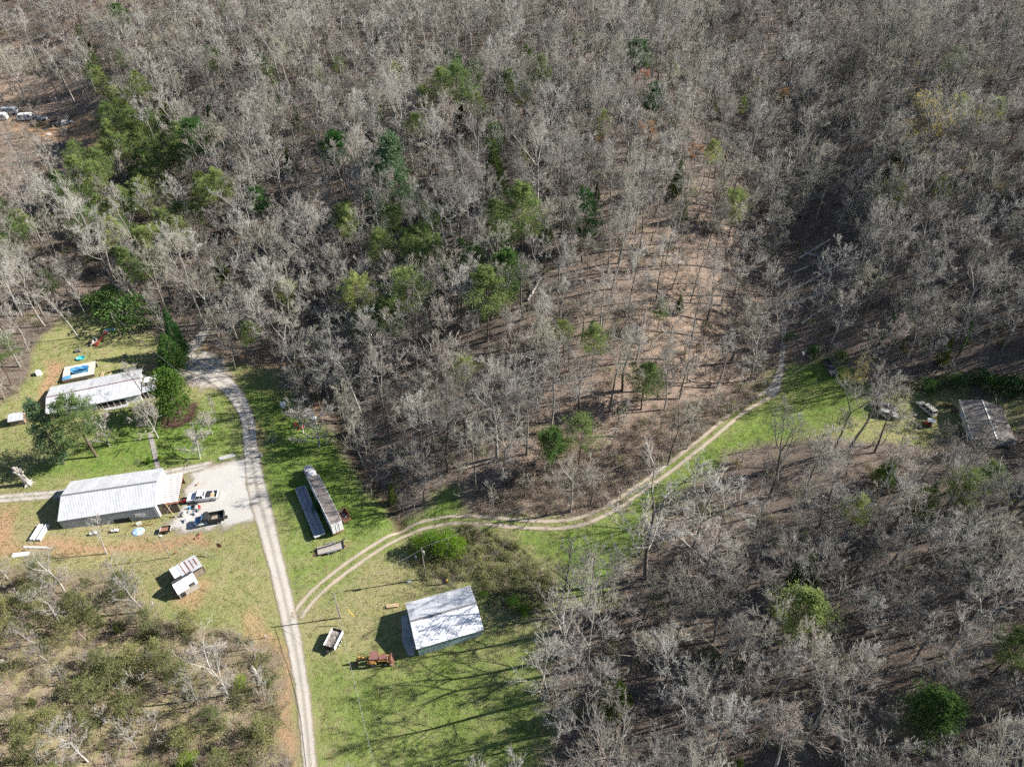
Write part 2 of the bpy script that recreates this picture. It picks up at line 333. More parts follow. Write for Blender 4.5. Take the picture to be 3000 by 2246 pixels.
# ---------------------------------------------------------------- gravel roads and the two-rut track, laid on the ground
def gravel_material(name, ca, cb, cc, edge=.5, dens=1.0, lane_f=.6):
    m, nt, b, o = newmat(name)
    n1 = noise(nt, .35, 5, .6); n2 = noise(nt, 2.4, 8, .8); n3 = noise(nt, 14, 4, .8)
    col = ramp(nt, n1, [(.35, ca), (.65, cb)]); col = mixc(nt, ramp(nt, n2, [(.4, (0, 0, 0)), (.72, (.9, .9, .9))]), col, cc)
    col = mixc(nt, .28, col, ramp(nt, n3, [(.3, (.16, .14, .12)), (.7, (.75, .72, .66))]))
    a = _nd(nt, 'ShaderNodeAttribute', attribute_name='cover')         # gravel thins out towards its dirtier edges
    col = mixc(nt, ramp(nt, mth(nt, 'ADD', a.outputs['Fac'], mth(nt, 'MULTIPLY', mth(nt, 'SUBTRACT', n2, .5), .8)), [(.45, (.75, .75, .75)), (.95, (0, 0, 0))]), col, (.27, .215, .15))
    ln = _nd(nt, 'ShaderNodeAttribute', attribute_name='lane')           # wheel-worn lines are paler than crown and shoulders
    col = mixc(nt, mth(nt, 'MULTIPLY', ramp(nt, mth(nt, 'ADD', ln.outputs['Fac'], mth(nt, 'MULTIPLY', mth(nt, 'SUBTRACT', n2, .5), .35)), [(.06, (1, 1, 1)), (.26, (0, 0, 0)), (.52, (0, 0, 0)), (.78, (1, 1, 1))]), lane_f), col, (.215, .19, .15))
    nt.links.new(col, b.inputs['Base Color']); b.inputs['Roughness'].default_value = .95; b.inputs['Specular IOR Level'].default_value = .15
    bump(nt, b, n3, .5, .05)
    al = mth(nt, 'MULTIPLY', mth(nt, 'SUBTRACT', mth(nt, 'ADD', mth(nt, 'MULTIPLY', a.outputs['Fac'], dens + edge * .6), mth(nt, 'MULTIPLY', mth(nt, 'SUBTRACT', mth(nt, 'MULTIPLY', mth(nt, 'ADD', n1, n2), .5), .5), 2.6)), .45), 2.5, True)
    nt.links.new(al, b.inputs['Alpha']); return m
def strip(pts, widths, step=.8, across=7, soft_m=.6, lift=.06):
    P = np.array([p[:2] for p in pts]); W = np.array(widths, float)
    L = np.concatenate([[0], np.cumsum(np.hypot(*np.diff(P, axis=0).T))]); n = max(4, int(L[-1] / step)); t = np.linspace(0, L[-1], n)
    # smooth centre line
    x = np.interp(t, L, P[:, 0]); y = np.interp(t, L, P[:, 1]); w = np.interp(t, L, W)
    for _ in range(int(10 / step)):
        x[1:-1] = (x[:-2] + x[2:] + 2 * x[1:-1]) / 4; y[1:-1] = (y[:-2] + y[2:] + 2 * y[1:-1]) / 4
    dx, dy = np.gradient(x), np.gradient(y); l = np.hypot(dx, dy) + 1e-9; nxv, nyv = -dy / l, dx / l
    u = np.linspace(-1, 1, across); X = x[:, None] + nxv[:, None] * u * w[:, None] / 2; Y = y[:, None] + nyv[:, None] * u * w[:, None] / 2
    Z = hgt(X, Y) + 0.035 * fbm(X, Y, 21, 1.1, 3) + lift
    cov = np.clip((1 - abs(u)) * (w[:, None] / 2) / soft_m, 0, 1)
    ends = np.minimum(np.arange(n), np.arange(n)[::-1]) * step / 2.5; cov = np.minimum(cov, np.clip(ends, 0, 1)[:, None])
    i = np.arange(n * across).reshape(n, across)
    F = np.stack([i[:-1, :-1].ravel(), i[:-1, 1:].ravel(), i[1:, 1:].ravel(), i[1:, :-1].ravel()], 1)
    return np.stack([X.ravel(), Y.ravel(), Z.ravel()], 1), F, np.stack([cov.ravel(), np.repeat(abs(u)[None], n, 0).ravel()], 1)
def road(name, parts, m, label):
    Vs, Fs, Cs = [], [], []; k = 0
    for v, f, c in parts: Vs.append(v); Fs.append(f + k); Cs.append(c); k += len(v)
    me = np_mesh(name, np.concatenate(Vs), [np.concatenate(Fs)], [m], smooth=True)
    C = np.concatenate([c if c.ndim == 2 else np.stack([c, np.full(len(c), .4)], 1) for c in Cs]).astype(np.float32)
    for i, nm in enumerate(('cover', 'lane')): me.attributes.new(nm, 'FLOAT', 'POINT').data.foreach_set('value', np.ascontiguousarray(C[:, i]))
    return tag(link(name, me), label, 'road', kind='structure')
def patch(P, res=.7, soft_m=2.0, lift=.05):
    A = np.array([p[:2] for p in P]); x = np.arange(A[:, 0].min() - 1, A[:, 0].max() + 1, res); y = np.arange(A[:, 1].min() - 1, A[:, 1].max() + 1, res)
    X, Y = np.meshgrid(x, y); w = 1.0 * fbm(X, Y, 41, .5, 3); cov = np.clip(area(P, X + w, Y + w, soft_m * 2) * 2 - .8, 0, 1)
    i = np.arange(X.size).reshape(X.shape); F = np.stack([i[:-1, :-1].ravel(), i[:-1, 1:].ravel(), i[1:, 1:].ravel(), i[1:, :-1].ravel()], 1)
    keep = cov.ravel()[F].max(1) > 0
    return np.stack([X.ravel(), Y.ravel(), (hgt(X, Y) + 0.035 * fbm(X, Y, 21, 1.1, 3) + lift).ravel()], 1), F[keep], cov.ravel()
GRAVEL = gravel_material('gravel', (.31, .295, .265), (.40, .35, .285), (.47, .44, .40))
TRACKM = gravel_material('track_dirt', (.27, .215, .14), (.33, .265, .175), (.43, .365, .27), .6, 1.1, 0.0)
WORN = gravel_material('thin_gravel', (.36, .355, .335), (.41, .385, .34), (.48, .465, .44), .3, .95, 0.0)
road_pts = PD((680, 1800), (672, 1700), (666, 1600), (655, 1500), (642, 1420), (628, 1350), (610, 1270), (590, 1190), (573, 1125), (562, 1085), (548, 1020), (541, 960), (537, 910), (520, 870), (495, 835), (455, 805), (410, 785), (395, 760), (430, 740), (450, 690))
road('gravel_road', [strip(road_pts, [3.2, 3.2, 3.3, 3.4, 3.7, 4.0, 4.1, 4.3, 4.8, 5.2, 5.0, 4.4, 4.2, 4.6, 5.4, 6.6, 7.0, 5.6, 4.5, 3.5], step=.5, across=15, soft_m=1.1)], GRAVEL, 'pale gravel road winding up the valley past the barn and house')
yard = PD((385, 1030), (400, 1010), (440, 1002), (490, 990), (530, 975), (560, 985), (580, 1080), (572, 1125), (540, 1140), (500, 1152), (440, 1160), (320, 1162), (285, 1152), (330, 1140), (380, 1105))
road('gravel_yard', [patch(yard), patch(PD((640, 1290), (665, 1320), (650, 1345), (632, 1330)), soft_m=.8, lift=.055)], WORN, 'worn pale gravel yard beside the long metal-roofed barn')
road('gravel_driveway', [strip(PD((-60, 1082), (0, 1077), (60, 1072), (120, 1068), (170, 1060), (260, 1040), (400, 1015), (470, 1000)), [3.4, 3.4, 3.5, 3.6, 3.6, 3.6, 3.6, 3.6], across=11, soft_m=1.0, lift=.04)], GRAVEL, 'straight gravel drive leading to the back of the long barn')
road('gravel_turnaround', [patch(PD((372, 800), (400, 770), (440, 740), (500, 770), (520, 830), (480, 850), (420, 850)), soft_m=2.5)], GRAVEL, 'shaded gravel turnaround at the end of the house')
track = PD((636, 1345), (652, 1312), (690, 1272), (740, 1232), (800, 1190), (850, 1160), (905, 1135), (970, 1122), (1050, 1124), (1130, 1132), (1200, 1134), (1260, 1126), (1320, 1098), (1390, 1050), (1460, 1000), (1530, 945), (1600, 885), (1640, 862), (1672, 845))
def offset(P, d):
    A = np.array([p[:2] for p in P]); g = np.gradient(A, axis=0); l = np.hypot(*g.T)[:, None]; return A + np.stack([-g[:, 1], g[:, 0]], 1) / l * d
road('farm_track', [strip(offset(track, s * .92), [1.5] * 9 + [1.6] * 10, step=.5, across=9, soft_m=.75) for s in (-1, 1)], TRACKM, 'two-rut dirt track curving round the foot of the wooded knoll')
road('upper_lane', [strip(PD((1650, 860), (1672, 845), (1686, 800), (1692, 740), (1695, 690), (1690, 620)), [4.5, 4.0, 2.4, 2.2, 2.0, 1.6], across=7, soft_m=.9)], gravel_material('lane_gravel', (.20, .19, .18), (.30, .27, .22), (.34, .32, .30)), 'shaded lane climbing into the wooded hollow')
# ---------------------------------------------------------------- vegetation materials
def bark_material(name, stops, tint=None):
    m, nt, b, o = newmat(name); oi = _nd(nt, 'ShaderNodeObjectInfo')
    col = ramp(nt, oi.outputs['Random'], stops); n = noise(nt, 1.3, 4, .7)
    col = mixc(nt, ramp(nt, n, [(.35, (0, 0, 0)), (.7, (1, 1, 1))]), mixc(nt, 1.0, col, (.62, .60, .58), 'MULTIPLY'), col)
    if tint: col = mixc(nt, ramp(nt, noise(nt, .8, 3), [(.5, (0, 0, 0)), (.62, (1, 1, 1))]), col, tint)
    nt.links.new(col, b.inputs['Base Color']); b.inputs['Roughness'].default_value = .9; b.inputs['Specular IOR Level'].default_value = .15
    return m
def leaf_material(name, ca, cb, cc, trans=.35, rnd=.35):
    m, nt, b, o = newmat(name); nt.nodes.remove(b)
    oi = _nd(nt, 'ShaderNodeObjectInfo'); n = noise(nt, .9, 4, .7)
    col = ramp(nt, n, [(.3, ca), (.52, cb), (.74, cc)])
    h = _nd(nt, 'ShaderNodeHueSaturation'); nt.links.new(col, h.inputs['Color'])
    nt.links.new(mth(nt, 'ADD', mth(nt, 'MULTIPLY', oi.outputs['Random'], rnd * 1.6), 1 - rnd * .8), h.inputs['Value'])
    nt.links.new(mth(nt, 'ADD', mth(nt, 'MULTIPLY', oi.outputs['Random'], -.05), .525), h.inputs['Hue'])
    d = _nd(nt, 'ShaderNodeBsdfDiffuse'); t = _nd(nt, 'ShaderNodeBsdfTranslucent'); mx = _nd(nt, 'ShaderNodeMixShader'); mx.inputs[0].default_value = trans
    nt.links.new(h.outputs[0], d.inputs[0]); nt.links.new(h.outputs[0], t.inputs[0]); nt.links.new(d.outputs[0], mx.inputs[1]); nt.links.new(t.outputs[0], mx.inputs[2]); nt.links.new(mx.outputs[0], o.inputs[0])
    return m
BARK = bark_material('grey_bark', [(0, (.13, .11, .095)), (.4, (.22, .20, .175)), (.7, (.30, .28, .25)), (1, (.42, .40, .365))])
BARKP = bark_material('pale_bark', [(0, (.40, .38, .34)), (1, (.54, .52, .48))], (.26, .24, .21))
TWIG = bark_material('twigs', [(0, (.19, .175, .155)), (.2, (.285, .268, .24)), (.4, (.375, .36, .325)), (.55, (.38, .37, .285)), (.7, (.425, .41, .375)), (.86, (.52, .505, .46)), (1, (.36, .30, .26))])
TWIGP = bark_material('pale_twigs', [(0, (.40, .37, .33)), (1, (.52, .49, .44))])
PBARK = bark_material('pine_bark', [(0, (.14, .10, .08)), (1, (.24, .19, .16))])
BRUSHM = bark_material('brush_twigs', [(0, (.12, .10, .082)), (.3, (.22, .18, .145)), (.65, (.34, .285, .225)), (1, (.46, .40, .32))])
L_PINE = leaf_material('pine_needles', (.14, .19, .065), (.235, .30, .105), (.33, .385, .17), .5)
L_DARK = leaf_material('dark_needles', (.035, .085, .026), (.07, .145, .04), (.115, .20, .06), .35)
L_BLUE = leaf_material('bluish_needles', (.075, .125, .065), (.13, .20, .105), (.20, .27, .145), .4)
L_CEDAR = leaf_material('cedar_foliage', (.055, .085, .024), (.115, .155, .042), (.18, .21, .07), .35)
L_MAG = leaf_material('glossy_leaves', (.03, .075, .018), (.08, .155, .03), (.20, .27, .08), .3, .1)
L_LIME = leaf_material('spring_leaves', (.075, .155, .016), (.145, .265, .025), (.22, .36, .055), .4, .3)
L_YEL = leaf_material('yellow_buds', (.22, .18, .05), (.34, .29, .09), (.42, .36, .14), .4, .2)
L_ORG = leaf_material('orange_buds', (.26, .14, .07), (.38, .21, .11), (.45, .28, .17), .4, .3)
L_RED = leaf_material('red_buds', (.20, .08, .065), (.30, .13, .10), (.36, .19, .14), .4, .2)
L_OLIVE = leaf_material('olive_foliage', (.15, .17, .065), (.245, .265, .11), (.34, .35, .175), .5, .35)
L_GRASS = leaf_material('grass_blades', (.13, .17, .04), (.205, .245, .07), (.33, .315, .15), .4, .7)
L_DRYG = leaf_material('dry_grass', (.22, .17, .09), (.34, .27, .155), (.44, .37, .23), .3, .5)
# ---------------------------------------------------------------- tree builder: tapering branching tubes plus leaf faces
def X3(a, b): return np.array([a[1] * b[2] - a[2] * b[1], a[2] * b[0] - a[0] * b[2], a[0] * b[1] - a[1] * b[0]])
def NR(v): return math.sqrt(v[0] * v[0] + v[1] * v[1] + v[2] * v[2])
class TreeB:
    def __init__(s, seed): s.r = np.random.default_rng(seed); s.seg = []; s.leaf = []
    def branch(s, p, d, L, r0, r1, n, wander, lift):
        pts = [p]; d = d / NR(d); st = L / n
        for i in range(n):
            d = d + s.r.normal(0, wander, 3) + np.array([0, 0, lift]); d /= NR(d); p = p + d * st; pts.append(p)
        rs = np.linspace(r0, r1, n + 1); return np.array(pts), rs
    def put(s, pts, rs, lvl, sides):
        for i in range(len(pts) - 1): s.seg.append((pts[i], pts[i + 1], rs[i], rs[i + 1], sides, lvl))
    def mesh_parts(s, levels, mat_, name, far=False):
        Vs, F3, F4 = [], [], []; k = 0; ct = 0
        for a, b, r0, r1, n, lvl in s.seg:
            if lvl not in levels: continue
            if far and lvl >= 3:
                ct = ct + 1
                if ct % 5 > 1: continue
                r0 *= 2.1; r1 *= 1.8
            ax = b - a; ax /= (NR(ax) + 1e-9); u = X3(ax, [0.3, .5, .8] if abs(ax[2]) > .9 else [0, 0, 1.0]); u /= NR(u); w = X3(ax, u)
            t = np.arange(n) * 2 * np.pi / n; ring = np.cos(t)[:, None] * u + np.sin(t)[:, None] * w
            if lvl >= 4:
                Vs.append(a + ring * r0); Vs.append(b[None]); F3 += [(k + i, k + (i + 1) % n, k + n) for i in range(n)]; k += n + 1
            else:
                Vs.append(a + ring * r0); Vs.append(b + ring * r1); F4 += [(k + i, k + (i + 1) % n, k + n + (i + 1) % n, k + n + i) for i in range(n)]; k += 2 * n
        return (np.concatenate(Vs) if Vs else np.zeros((0, 3))), F3, F4
    def leaf_arrays(s):
        """leaf faces as thin diamonds: centre, long axis, side axis"""
        if not s.leaf: return np.zeros((0, 3)), []
        C, A, B = [np.array(x) for x in zip(*s.leaf)]
        V = np.stack([C - A, C + B, C + A, C - B], 1).reshape(-1, 3); n = len(C)
        return V, np.arange(4 * n).reshape(n, 4)
def rnd_dir(r, up=0.0):
    v = r.normal(0, 1, 3); v /= NR(v); v[2] += up; return v / NR(v)
def side_dir(r, d, ang):
    u = X3(d, rnd_dir(r)); u /= (NR(u) + 1e-9); return d * math.cos(ang) + u * math.sin(ang)
def bare_tree(seed, H=20.0, spread=.55, first=.45, limbs=11, dens=1.0, fork=False, leaf=None, twig=1.0, lean=.02, upright=0.0):
    t = TreeB(seed); r = t.r; R0 = H * .0105 + .05
    tp, tr = t.branch(np.zeros(3), np.array([r.normal(0, lean), r.normal(0, lean), 1.0]), H * (.62 if fork else .93), R0, R0 * (.5 if fork else .12), 9, .035, .02)
    t.put(tp, tr, 0, 6); L1s = []
    def sample(pts, f):
        x = f * (len(pts) - 1); i = min(int(x), len(pts) - 2); return pts[i] + (pts[i + 1] - pts[i]) * (x - i), (pts[i + 1] - pts[i]) / NR(pts[i + 1] - pts[i])
    if fork:
        nf = r.integers(2, 5); a0 = r.uniform(0, 6.28)
        for k in range(nf):
            a = a0 + k * 6.28 / nf + r.normal(0, .3); d = np.array([math.cos(a) * .5, math.sin(a) * .5, 1.0])
            p, q = t.branch(tp[-1], d, H * r.uniform(.34, .44), R0 * .45, R0 * .1, 6, .09, .05); t.put(p, q, 0, 5); L1s.append((p, q, H * .40))
    n1 = int(limbs * dens); ga = r.uniform(0, 6.28)
    for k in range(n1):
        f = first + (1 - first) * ((k + r.uniform(0, 1)) / n1) ** .9; src, rad = (tp, tr)
        if fork and f > .72:
            q = L1s[r.integers(0, len(L1s))]; src, rad = q[0], q[1]; f = r.uniform(.15, 1.0)
        p, d = sample(src, min(f, .99)); rr = np.interp(f * (len(rad) - 1), np.arange(len(rad)), rad)
        ga += 2.4 + r.normal(0, .3); tz = (f - first) / (1 - first)
        L = H * spread * (.62 - .36 * tz if not fork else .42) * r.uniform(.7, 1.25); el = .45 + .5 * tz + upright + r.normal(0, .12)
        dd = np.array([math.cos(ga) * math.cos(el), math.sin(ga) * math.cos(el), math.sin(el)])
        a, b = t.branch(p, dd, L, max(.03, rr * .5), .014, 6, .075, .08 + upright * .1); t.put(a, b, 1, 4); L1s.append((a, b, L))
    for pts, rad, L in list(L1s):
        n2 = max(3, int(r.uniform(6, 9) * dens))
        for k in range(n2):
            f = r.uniform(.22, 1.0); p, d = sample(pts, min(f, .99)); l2 = L * r.uniform(.30, .52) * (1.15 - .5 * f)
            a, b = t.branch(p, side_dir(r, d, r.uniform(.45, .95)), l2, .028, .014, 3, .10, .09); t.put(a, b, 2, 3)
            n3 = max(2, int(r.uniform(5, 8) * dens))
            for q in range(n3):
                f3 = r.uniform(.25, 1.0); p3, d3 = sample(a, min(f3, .99)); l3 = l2 * r.uniform(.32, .6)
                a3, b3 = t.branch(p3, side_dir(r, d3, r.uniform(.4, .9)), l3, .0155 * twig, .010, 2, .09, .10); t.put(a3, b3, 3, 3)
                for z in range(5):
                    f4 = r.uniform(.3, 1.0); p4, d4 = sample(a3, min(f4, .99)); e = p4 + side_dir(r, d4, r.uniform(.3, .8)) * l3 * r.uniform(.4, .8) + np.array([0, 0, .06])
                    t.seg.append((p4, e, .0125 * twig, .004, 3, 4))
                    if leaf and r.random() < leaf:
                        for y in range(2):
                            c = e + r.normal(0, .18, 3); A = rnd_dir(r) * r.uniform(.10, .20); B = X3(A, rnd_dir(r)); t.leaf.append((c, A, B * .6))
    return t
def clump(t, c, n, rad, ln, wd, out, up=.35):
    r = t.r
    for _ in range(n):
        d = rnd_dir(r, up) + out * .7; d /= NR(d); A = d * ln * r.uniform(.6, 1.2) / 2; B = X3(A, rnd_dir(r)); B = B / (NR(B) + 1e-9) * wd * r.uniform(.6, 1.2) / 2
        t.leaf.append((c + r.normal(0, rad, 3) + A * .6, A, B))
def pine(seed, H=17.0, first=.45, spread=.24, nb=46, ncl=6, per=15, ln=.62, wd=.16, gap=.25, peak=.25, droop=0.0):
    t = TreeB(seed); r = t.r; R0 = H * .011 + .05
    tp, tr = t.branch(np.zeros(3), np.array([r.normal(0, .02), r.normal(0, .02), 1.0]), H * .98, R0, .03, 8, .02, .03); t.put(tp, tr, 0, 6); ga = 0
    for k in range(int(nb * .18)):                                  # dead stubs below the crown
        f = r.uniform(first * .45, first); p = tp[0] + (tp[-1] - tp[0]) * f; a = r.uniform(0, 6.28); L = r.uniform(.6, 1.8)
        pts, rs = t.branch(p, np.array([math.cos(a), math.sin(a), .1]), L, .03, .01, 2, .1, 0); t.put(pts, rs, 1, 3)
    for k in range(nb):
        if r.random() < gap: continue
        f = first + (1 - first) * k / nb; ga += 2.39 + r.normal(0, .35); tz = (f - first) / (1 - first)
        prof = (tz / peak) ** .6 if tz < peak else max(.10, 1 - ((tz - peak) / (1 - peak)) ** 1.25)
        L = H * spread * (.25 + .85 * prof) * r.uniform(.65, 1.2); i = f * (len(tp) - 1); j = min(int(i), len(tp) - 2); p = tp[j] + (tp[j + 1] - tp[j]) * (i - j)
        el = -.05 + .55 * tz + r.normal(0, .12) - droop; dd = np.array([math.cos(ga) * math.cos(el), math.sin(ga) * math.cos(el), math.sin(el)])
        pts, rs = t.branch(p, dd, L, .055, .015, 4, .07, .04); t.put(pts, rs, 1, 3)
        for q in range(ncl):
            u = .35 + .65 * (q + r.uniform(0, 1)) / ncl; x = u * 4; jj = min(int(x), 3); c = pts[jj] + (pts[jj + 1] - pts[jj]) * (x - jj)
            c = c + X3(dd, [0, 0, 1.0]) * r.normal(0, .16) * L + np.array([0, 0, r.normal(0, .12)]); clump(t, c, per, .20 + .04 * L, ln, wd, dd * .6)
    clump(t, tp[-1], per * 2, .3, ln, wd, np.array([0, 0, 1.0])); return t
def cone_tree(seed, H=9.0, R=1.9, n=3200, ln=.42, wd=.14, base=.06, power=.85):
    t = TreeB(seed); r = t.r; tp, tr = t.branch(np.zeros(3), np.array([0, 0, 1.0]), H * .96, H * .012 + .05, .02, 5, .015, .03); t.put(tp, tr, 0, 5)
    lob = [(r.uniform(0, 6.28), r.uniform(base, .9), r.uniform(.35, 1.35)) for _ in range(60)]
    for _ in range(n):
        z = base + (1 - base) * (1 - math.sqrt(r.random())); a = r.uniform(0, 6.28); k = 1.0
        for la, lz, lv in lob:
            if abs(z - lz) < .06 and abs((a - la + 3.14) % 6.28 - 3.14) < .5: k = .5 * k + .5 * lv
        rr = R * ((1 - z) ** power) * min(1, (z - base) * 9 + .35) * k * (1 - abs(r.normal(0, .34))); c = np.array([math.cos(a) * rr, math.sin(a) * rr, z * H])
        d = np.array([math.cos(a), math.sin(a), .55]) + r.normal(0, .35, 3); d /= NR(d); A = d * ln * r.uniform(.5, 1.1) / 2; B = X3(A, rnd_dir(r)); B = B / (NR(B) + 1e-9) * wd / 2
        t.leaf.append((c, A, B))
    return t
def leafy(seed, H=8.0, R=2.6, n=3000, ln=.34, wd=.17, lobes=16, low=.12, trunk=True, egg=1.0):
    """a broad-leaved evergreen: leaves over many overlapping lobes carried by limbs"""
    t = TreeB(seed); r = t.r; tp, tr = t.branch(np.zeros(3), np.array([0, 0, 1.0]), H * .8, H * .014 + .03, .03, 4, .03, .03); t.put(tp, tr, 0, 5)
    for k in range(lobes):
        z = low + (1 - low) * r.uniform(.08, .92); prof = math.sin(math.pi * min(1, .18 + .82 * z)) ** .7 * (1.15 - .55 * z * egg); a = k * 2.4 + r.normal(0, .3); rr = R * prof * r.uniform(.35, .8)
        c = np.array([math.cos(a) * rr, math.sin(a) * rr, z * H]); lr = R * r.uniform(.32, .55); src = tp[min(4, max(1, int(z * 4)))]
        t.seg.append((src, c, .05, .02, 3, 1))
        for _ in range(n // lobes):
            d = rnd_dir(r, .25); p = c + d * lr * (1 - abs(r.normal(0, .18))) * np.array([1, 1, .8]); A = (d * .5 + rnd_dir(r) * .8) * ln * r.uniform(.5, 1.1) / 2; B = X3(A, rnd_dir(r)); B = B / (NR(B) + 1e-9) * wd / 2
            t.leaf.append((p, A, B))
    return t
def brush(seed, H=1.6, R=1.2, n=26, leaf=0, twig=1.0):
    t = TreeB(seed); r = t.r
    for k in range(n):
        a = r.uniform(0, 6.28); el = r.uniform(.5, 1.4); b0 = np.array([r.normal(0, R * .22), r.normal(0, R * .22), -.05]); d = np.array([math.cos(a) * math.cos(el), math.sin(a) * math.cos(el), math.sin(el)])
        p, q = t.branch(b0, d, H * r.uniform(.6, 1.15), .014 * twig, .008, 3, .2, -.02); t.put(p, q, 3, 3)
        for z in range(6):
            i = r.integers(1, 4); e = p[i] + side_dir(r, d, r.uniform(.4, 1.1)) * H * r.uniform(.18, .4); t.seg.append((p[i], e, .009 * twig, .003, 3, 4))
            for y in range(leaf): c = e + r.normal(0, .14, 3); A = rnd_dir(r) * r.uniform(.06, .14); B = X3(A, rnd_dir(r)); t.leaf.append((c, A, B * .6))
    return t
def tuft(seed, H=.32, n=16, R=.16, w=.03):
    t = TreeB(seed); r = t.r
    for k in range(n):
        a = r.uniform(0, 6.28); b = np.array([r.normal(0, R), r.normal(0, R), 0]); d = np.array([math.cos(a) * .6, math.sin(a) * .6, 1]) * H * r.uniform(.4, 1) / 2; B = np.array([-math.sin(a), math.cos(a), 0]) * w; t.leaf.append((b + d, d, B))
    return t
def meshes(t, name, tm, cm, lm=None, one=False, far=False):
    """trunk mesh and crown mesh of a tree (or both as one mesh)"""
    V0, A3, A4 = t.mesh_parts((0,), tm, name); V1, B3, B4 = t.mesh_parts((1, 2, 3, 4), cm, name, far); LV, LF = t.leaf_arrays(); lm = lm or cm
    def j(Vl, T, Q, mi, mats, nm):
        V = np.concatenate([v for v in Vl if len(v)]) if any(len(v) for v in Vl) else np.zeros((0, 3)); return np_mesh(nm, V, [np.array(T, np.int32).reshape(-1, 3), np.array(Q, np.int32).reshape(-1, 4)], mats, mi)
    n0, n1 = len(V0), len(V1); LQ = (np.asarray(LF, np.int32).reshape(-1, 4))
    if one:
        T = np.array([f for f in A3] + [tuple(i + n0 for i in f) for f in B3], np.int32).reshape(-1, 3)
        Q = np.concatenate([np.array(A4, np.int32).reshape(-1, 4), np.array(B4, np.int32).reshape(-1, 4) + n0, LQ + n0 + n1])
        mi = [0] * len(A3) + [1] * len(B3) + [0] * len(A4) + [1] * len(B4) + [2] * len(LQ); return j([V0, V1, LV], T, Q, mi, [tm, cm, lm], name)
    tr = j([V0], A3, A4, [0] * (len(A3) + len(A4)), [tm], 'trunk')
    cr = j([V1, LV], B3, np.concatenate([np.array(B4, np.int32).reshape(-1, 4), LQ + n1]), [0] * (len(B3) + len(B4)) + [1] * len(LQ), [cm, lm], 'crown')
    return tr, cr
TREES = {}                                       # kind -> list of (height, trunk mesh, crown mesh, whole mesh)
def kind(name, gens, tm, cm, lm=None, whole=True):
    out = []
    for g, H in gens: t = g; a, b = meshes(t, name, tm, cm, lm); w = meshes(t, name + '_whole', tm, cm, lm, True) if whole else None; fr = meshes(t, name + '_far', tm, cm, lm, True, True) if whole else None; out.append((H, a, b, w, fr))
    TREES[name] = out
kind('bare', [(bare_tree(100 + i, 20, s, f, l, d, k, None, tw, .03, up), 20) for i, (s, f, l, d, k, tw, up) in enumerate([(.50, .45, 13, 1, False, 1.0, 0), (.56, .5, 10, 1, True, 1.0, 0), (.42, .5, 15, .95, False, 1.0, .25), (.60, .42, 11, 1.0, True, 1.1, .1), (.46, .55, 12, 1.0, False, 1.1, .15), (.52, .38, 14, .95, False, 1.0, .1), (.40, .58, 11, 1.0, True, 1.0, .3), (.58, .48, 12, 1.0, True, 1.15, 0)])], BARK, TWIG)
kind('pale', [(bare_tree(150 + i, 20, s, .40, 12, .95, k, None, 1.05, .03, .12), 20) for i, (s, k) in enumerate([(.5, False), (.6, True), (.46, True)])], BARKP, TWIGP)
kind('young', [(bare_tree(170 + i, 9, .5, .3, 9, .8, k, None, 1.0, .05, .1), 9) for i, k in enumerate([False, True, False])], BARK, TWIG)
kind('yellow', [(bare_tree(180 + i, 17, .55, .4, 11, .8, True, .55), 17) for i in range(2)], BARK, TWIG, L_YEL, False)
kind('orange', [(bare_tree(190 + i, 15, .55, .42, 12, .85, False, .75), 15) for i in range(2)], BARK, TWIG, L_ORG, False)
kind('red', [(bare_tree(195, 13, .5, .4, 10, .8, True, .3), 13)], BARK, TWIG, L_RED, False)
kind('pine', [(pine(200 + i, 17, f, s * 1.2, nb, 8, 22, ln=.55, wd=.13, gap=g), 17) for i, (f, s, nb, g) in enumerate([(.45, .24, 46, .22), (.55, .22, 40, .2), (.38, .22, 50, .3), (.5, .27, 40, .28), (.42, .2, 50, .2)])], PBARK, PBARK, L_PINE)
kind('dark_pine', [(pine(220 + i, 16, f, s * 1.2, 56, 9, 24, ln=.52, wd=.13, gap=.08, peak=.32), 16) for i, (f, s) in enumerate([(.42, .22), (.5, .25), (.25, .2)])], PBARK, PBARK, L_DARK, False)
kind('white_pine', [(pine(230 + i, 14, .12, .27, 66, 7, 17, ln=.6, gap=.08, peak=.14), 14) for i in range(2)], PBARK, PBARK, L_BLUE, False)
kind('cedar', [(cone_tree(240 + i, 9, R, 5200, .34, .10), 9) for i, R in enumerate([1.7, 2.1, 1.4])], PBARK, PBARK, L_CEDAR)
kind('dark_cedar', [(cone_tree(250 + i, 9, R, 5600, .34, .10), 9) for i, R in enumerate([2.0, 2.4])], PBARK, PBARK, L_DARK, False)
kind('magnolia', [(leafy(260, 8.5, 2.9, 9500, .30, .17, 38), 8.5)], BARK, BARK, L_MAG, False)
kind('scrub_pine', [(pine(270 + i, 7.5, .08, .34, 34, 6, 15, ln=.42, wd=.09, gap=.25, peak=.3), 7.5) for i in range(4)], PBARK, PBARK, L_OLIVE)
kind('privet', [(leafy(280 + i, 4.2, 2.5, 2600, .24, .11, 18, .05), 4.2) for i in range(2)], BARK, BARK, L_LIME, False)
kind('dark_shrub', [(leafy(284 + i, 3.4, 2.4, 1800, .30, .15, 14, .05), 3.4) for i in range(2)], BARK, BARK, L_DARK, False)
kind('bush', [(brush(290 + i, 3.2, 2.0, 46, 0, 1.3), 3.2) for i in range(3)], BARK, TWIG)
kind('garden_tree', [(bare_tree(300 + i, 6.5, .85, .22, 13, .9, True, None, 1.1, .03, .1), 6.5) for i in range(2)], BARKP, TWIGP, None, False)
kind('box_bush', [(leafy(310, 1.1, .62, 900, .12, .07, 12, .02), 1.1)], BARK, BARK, L_LIME, False)
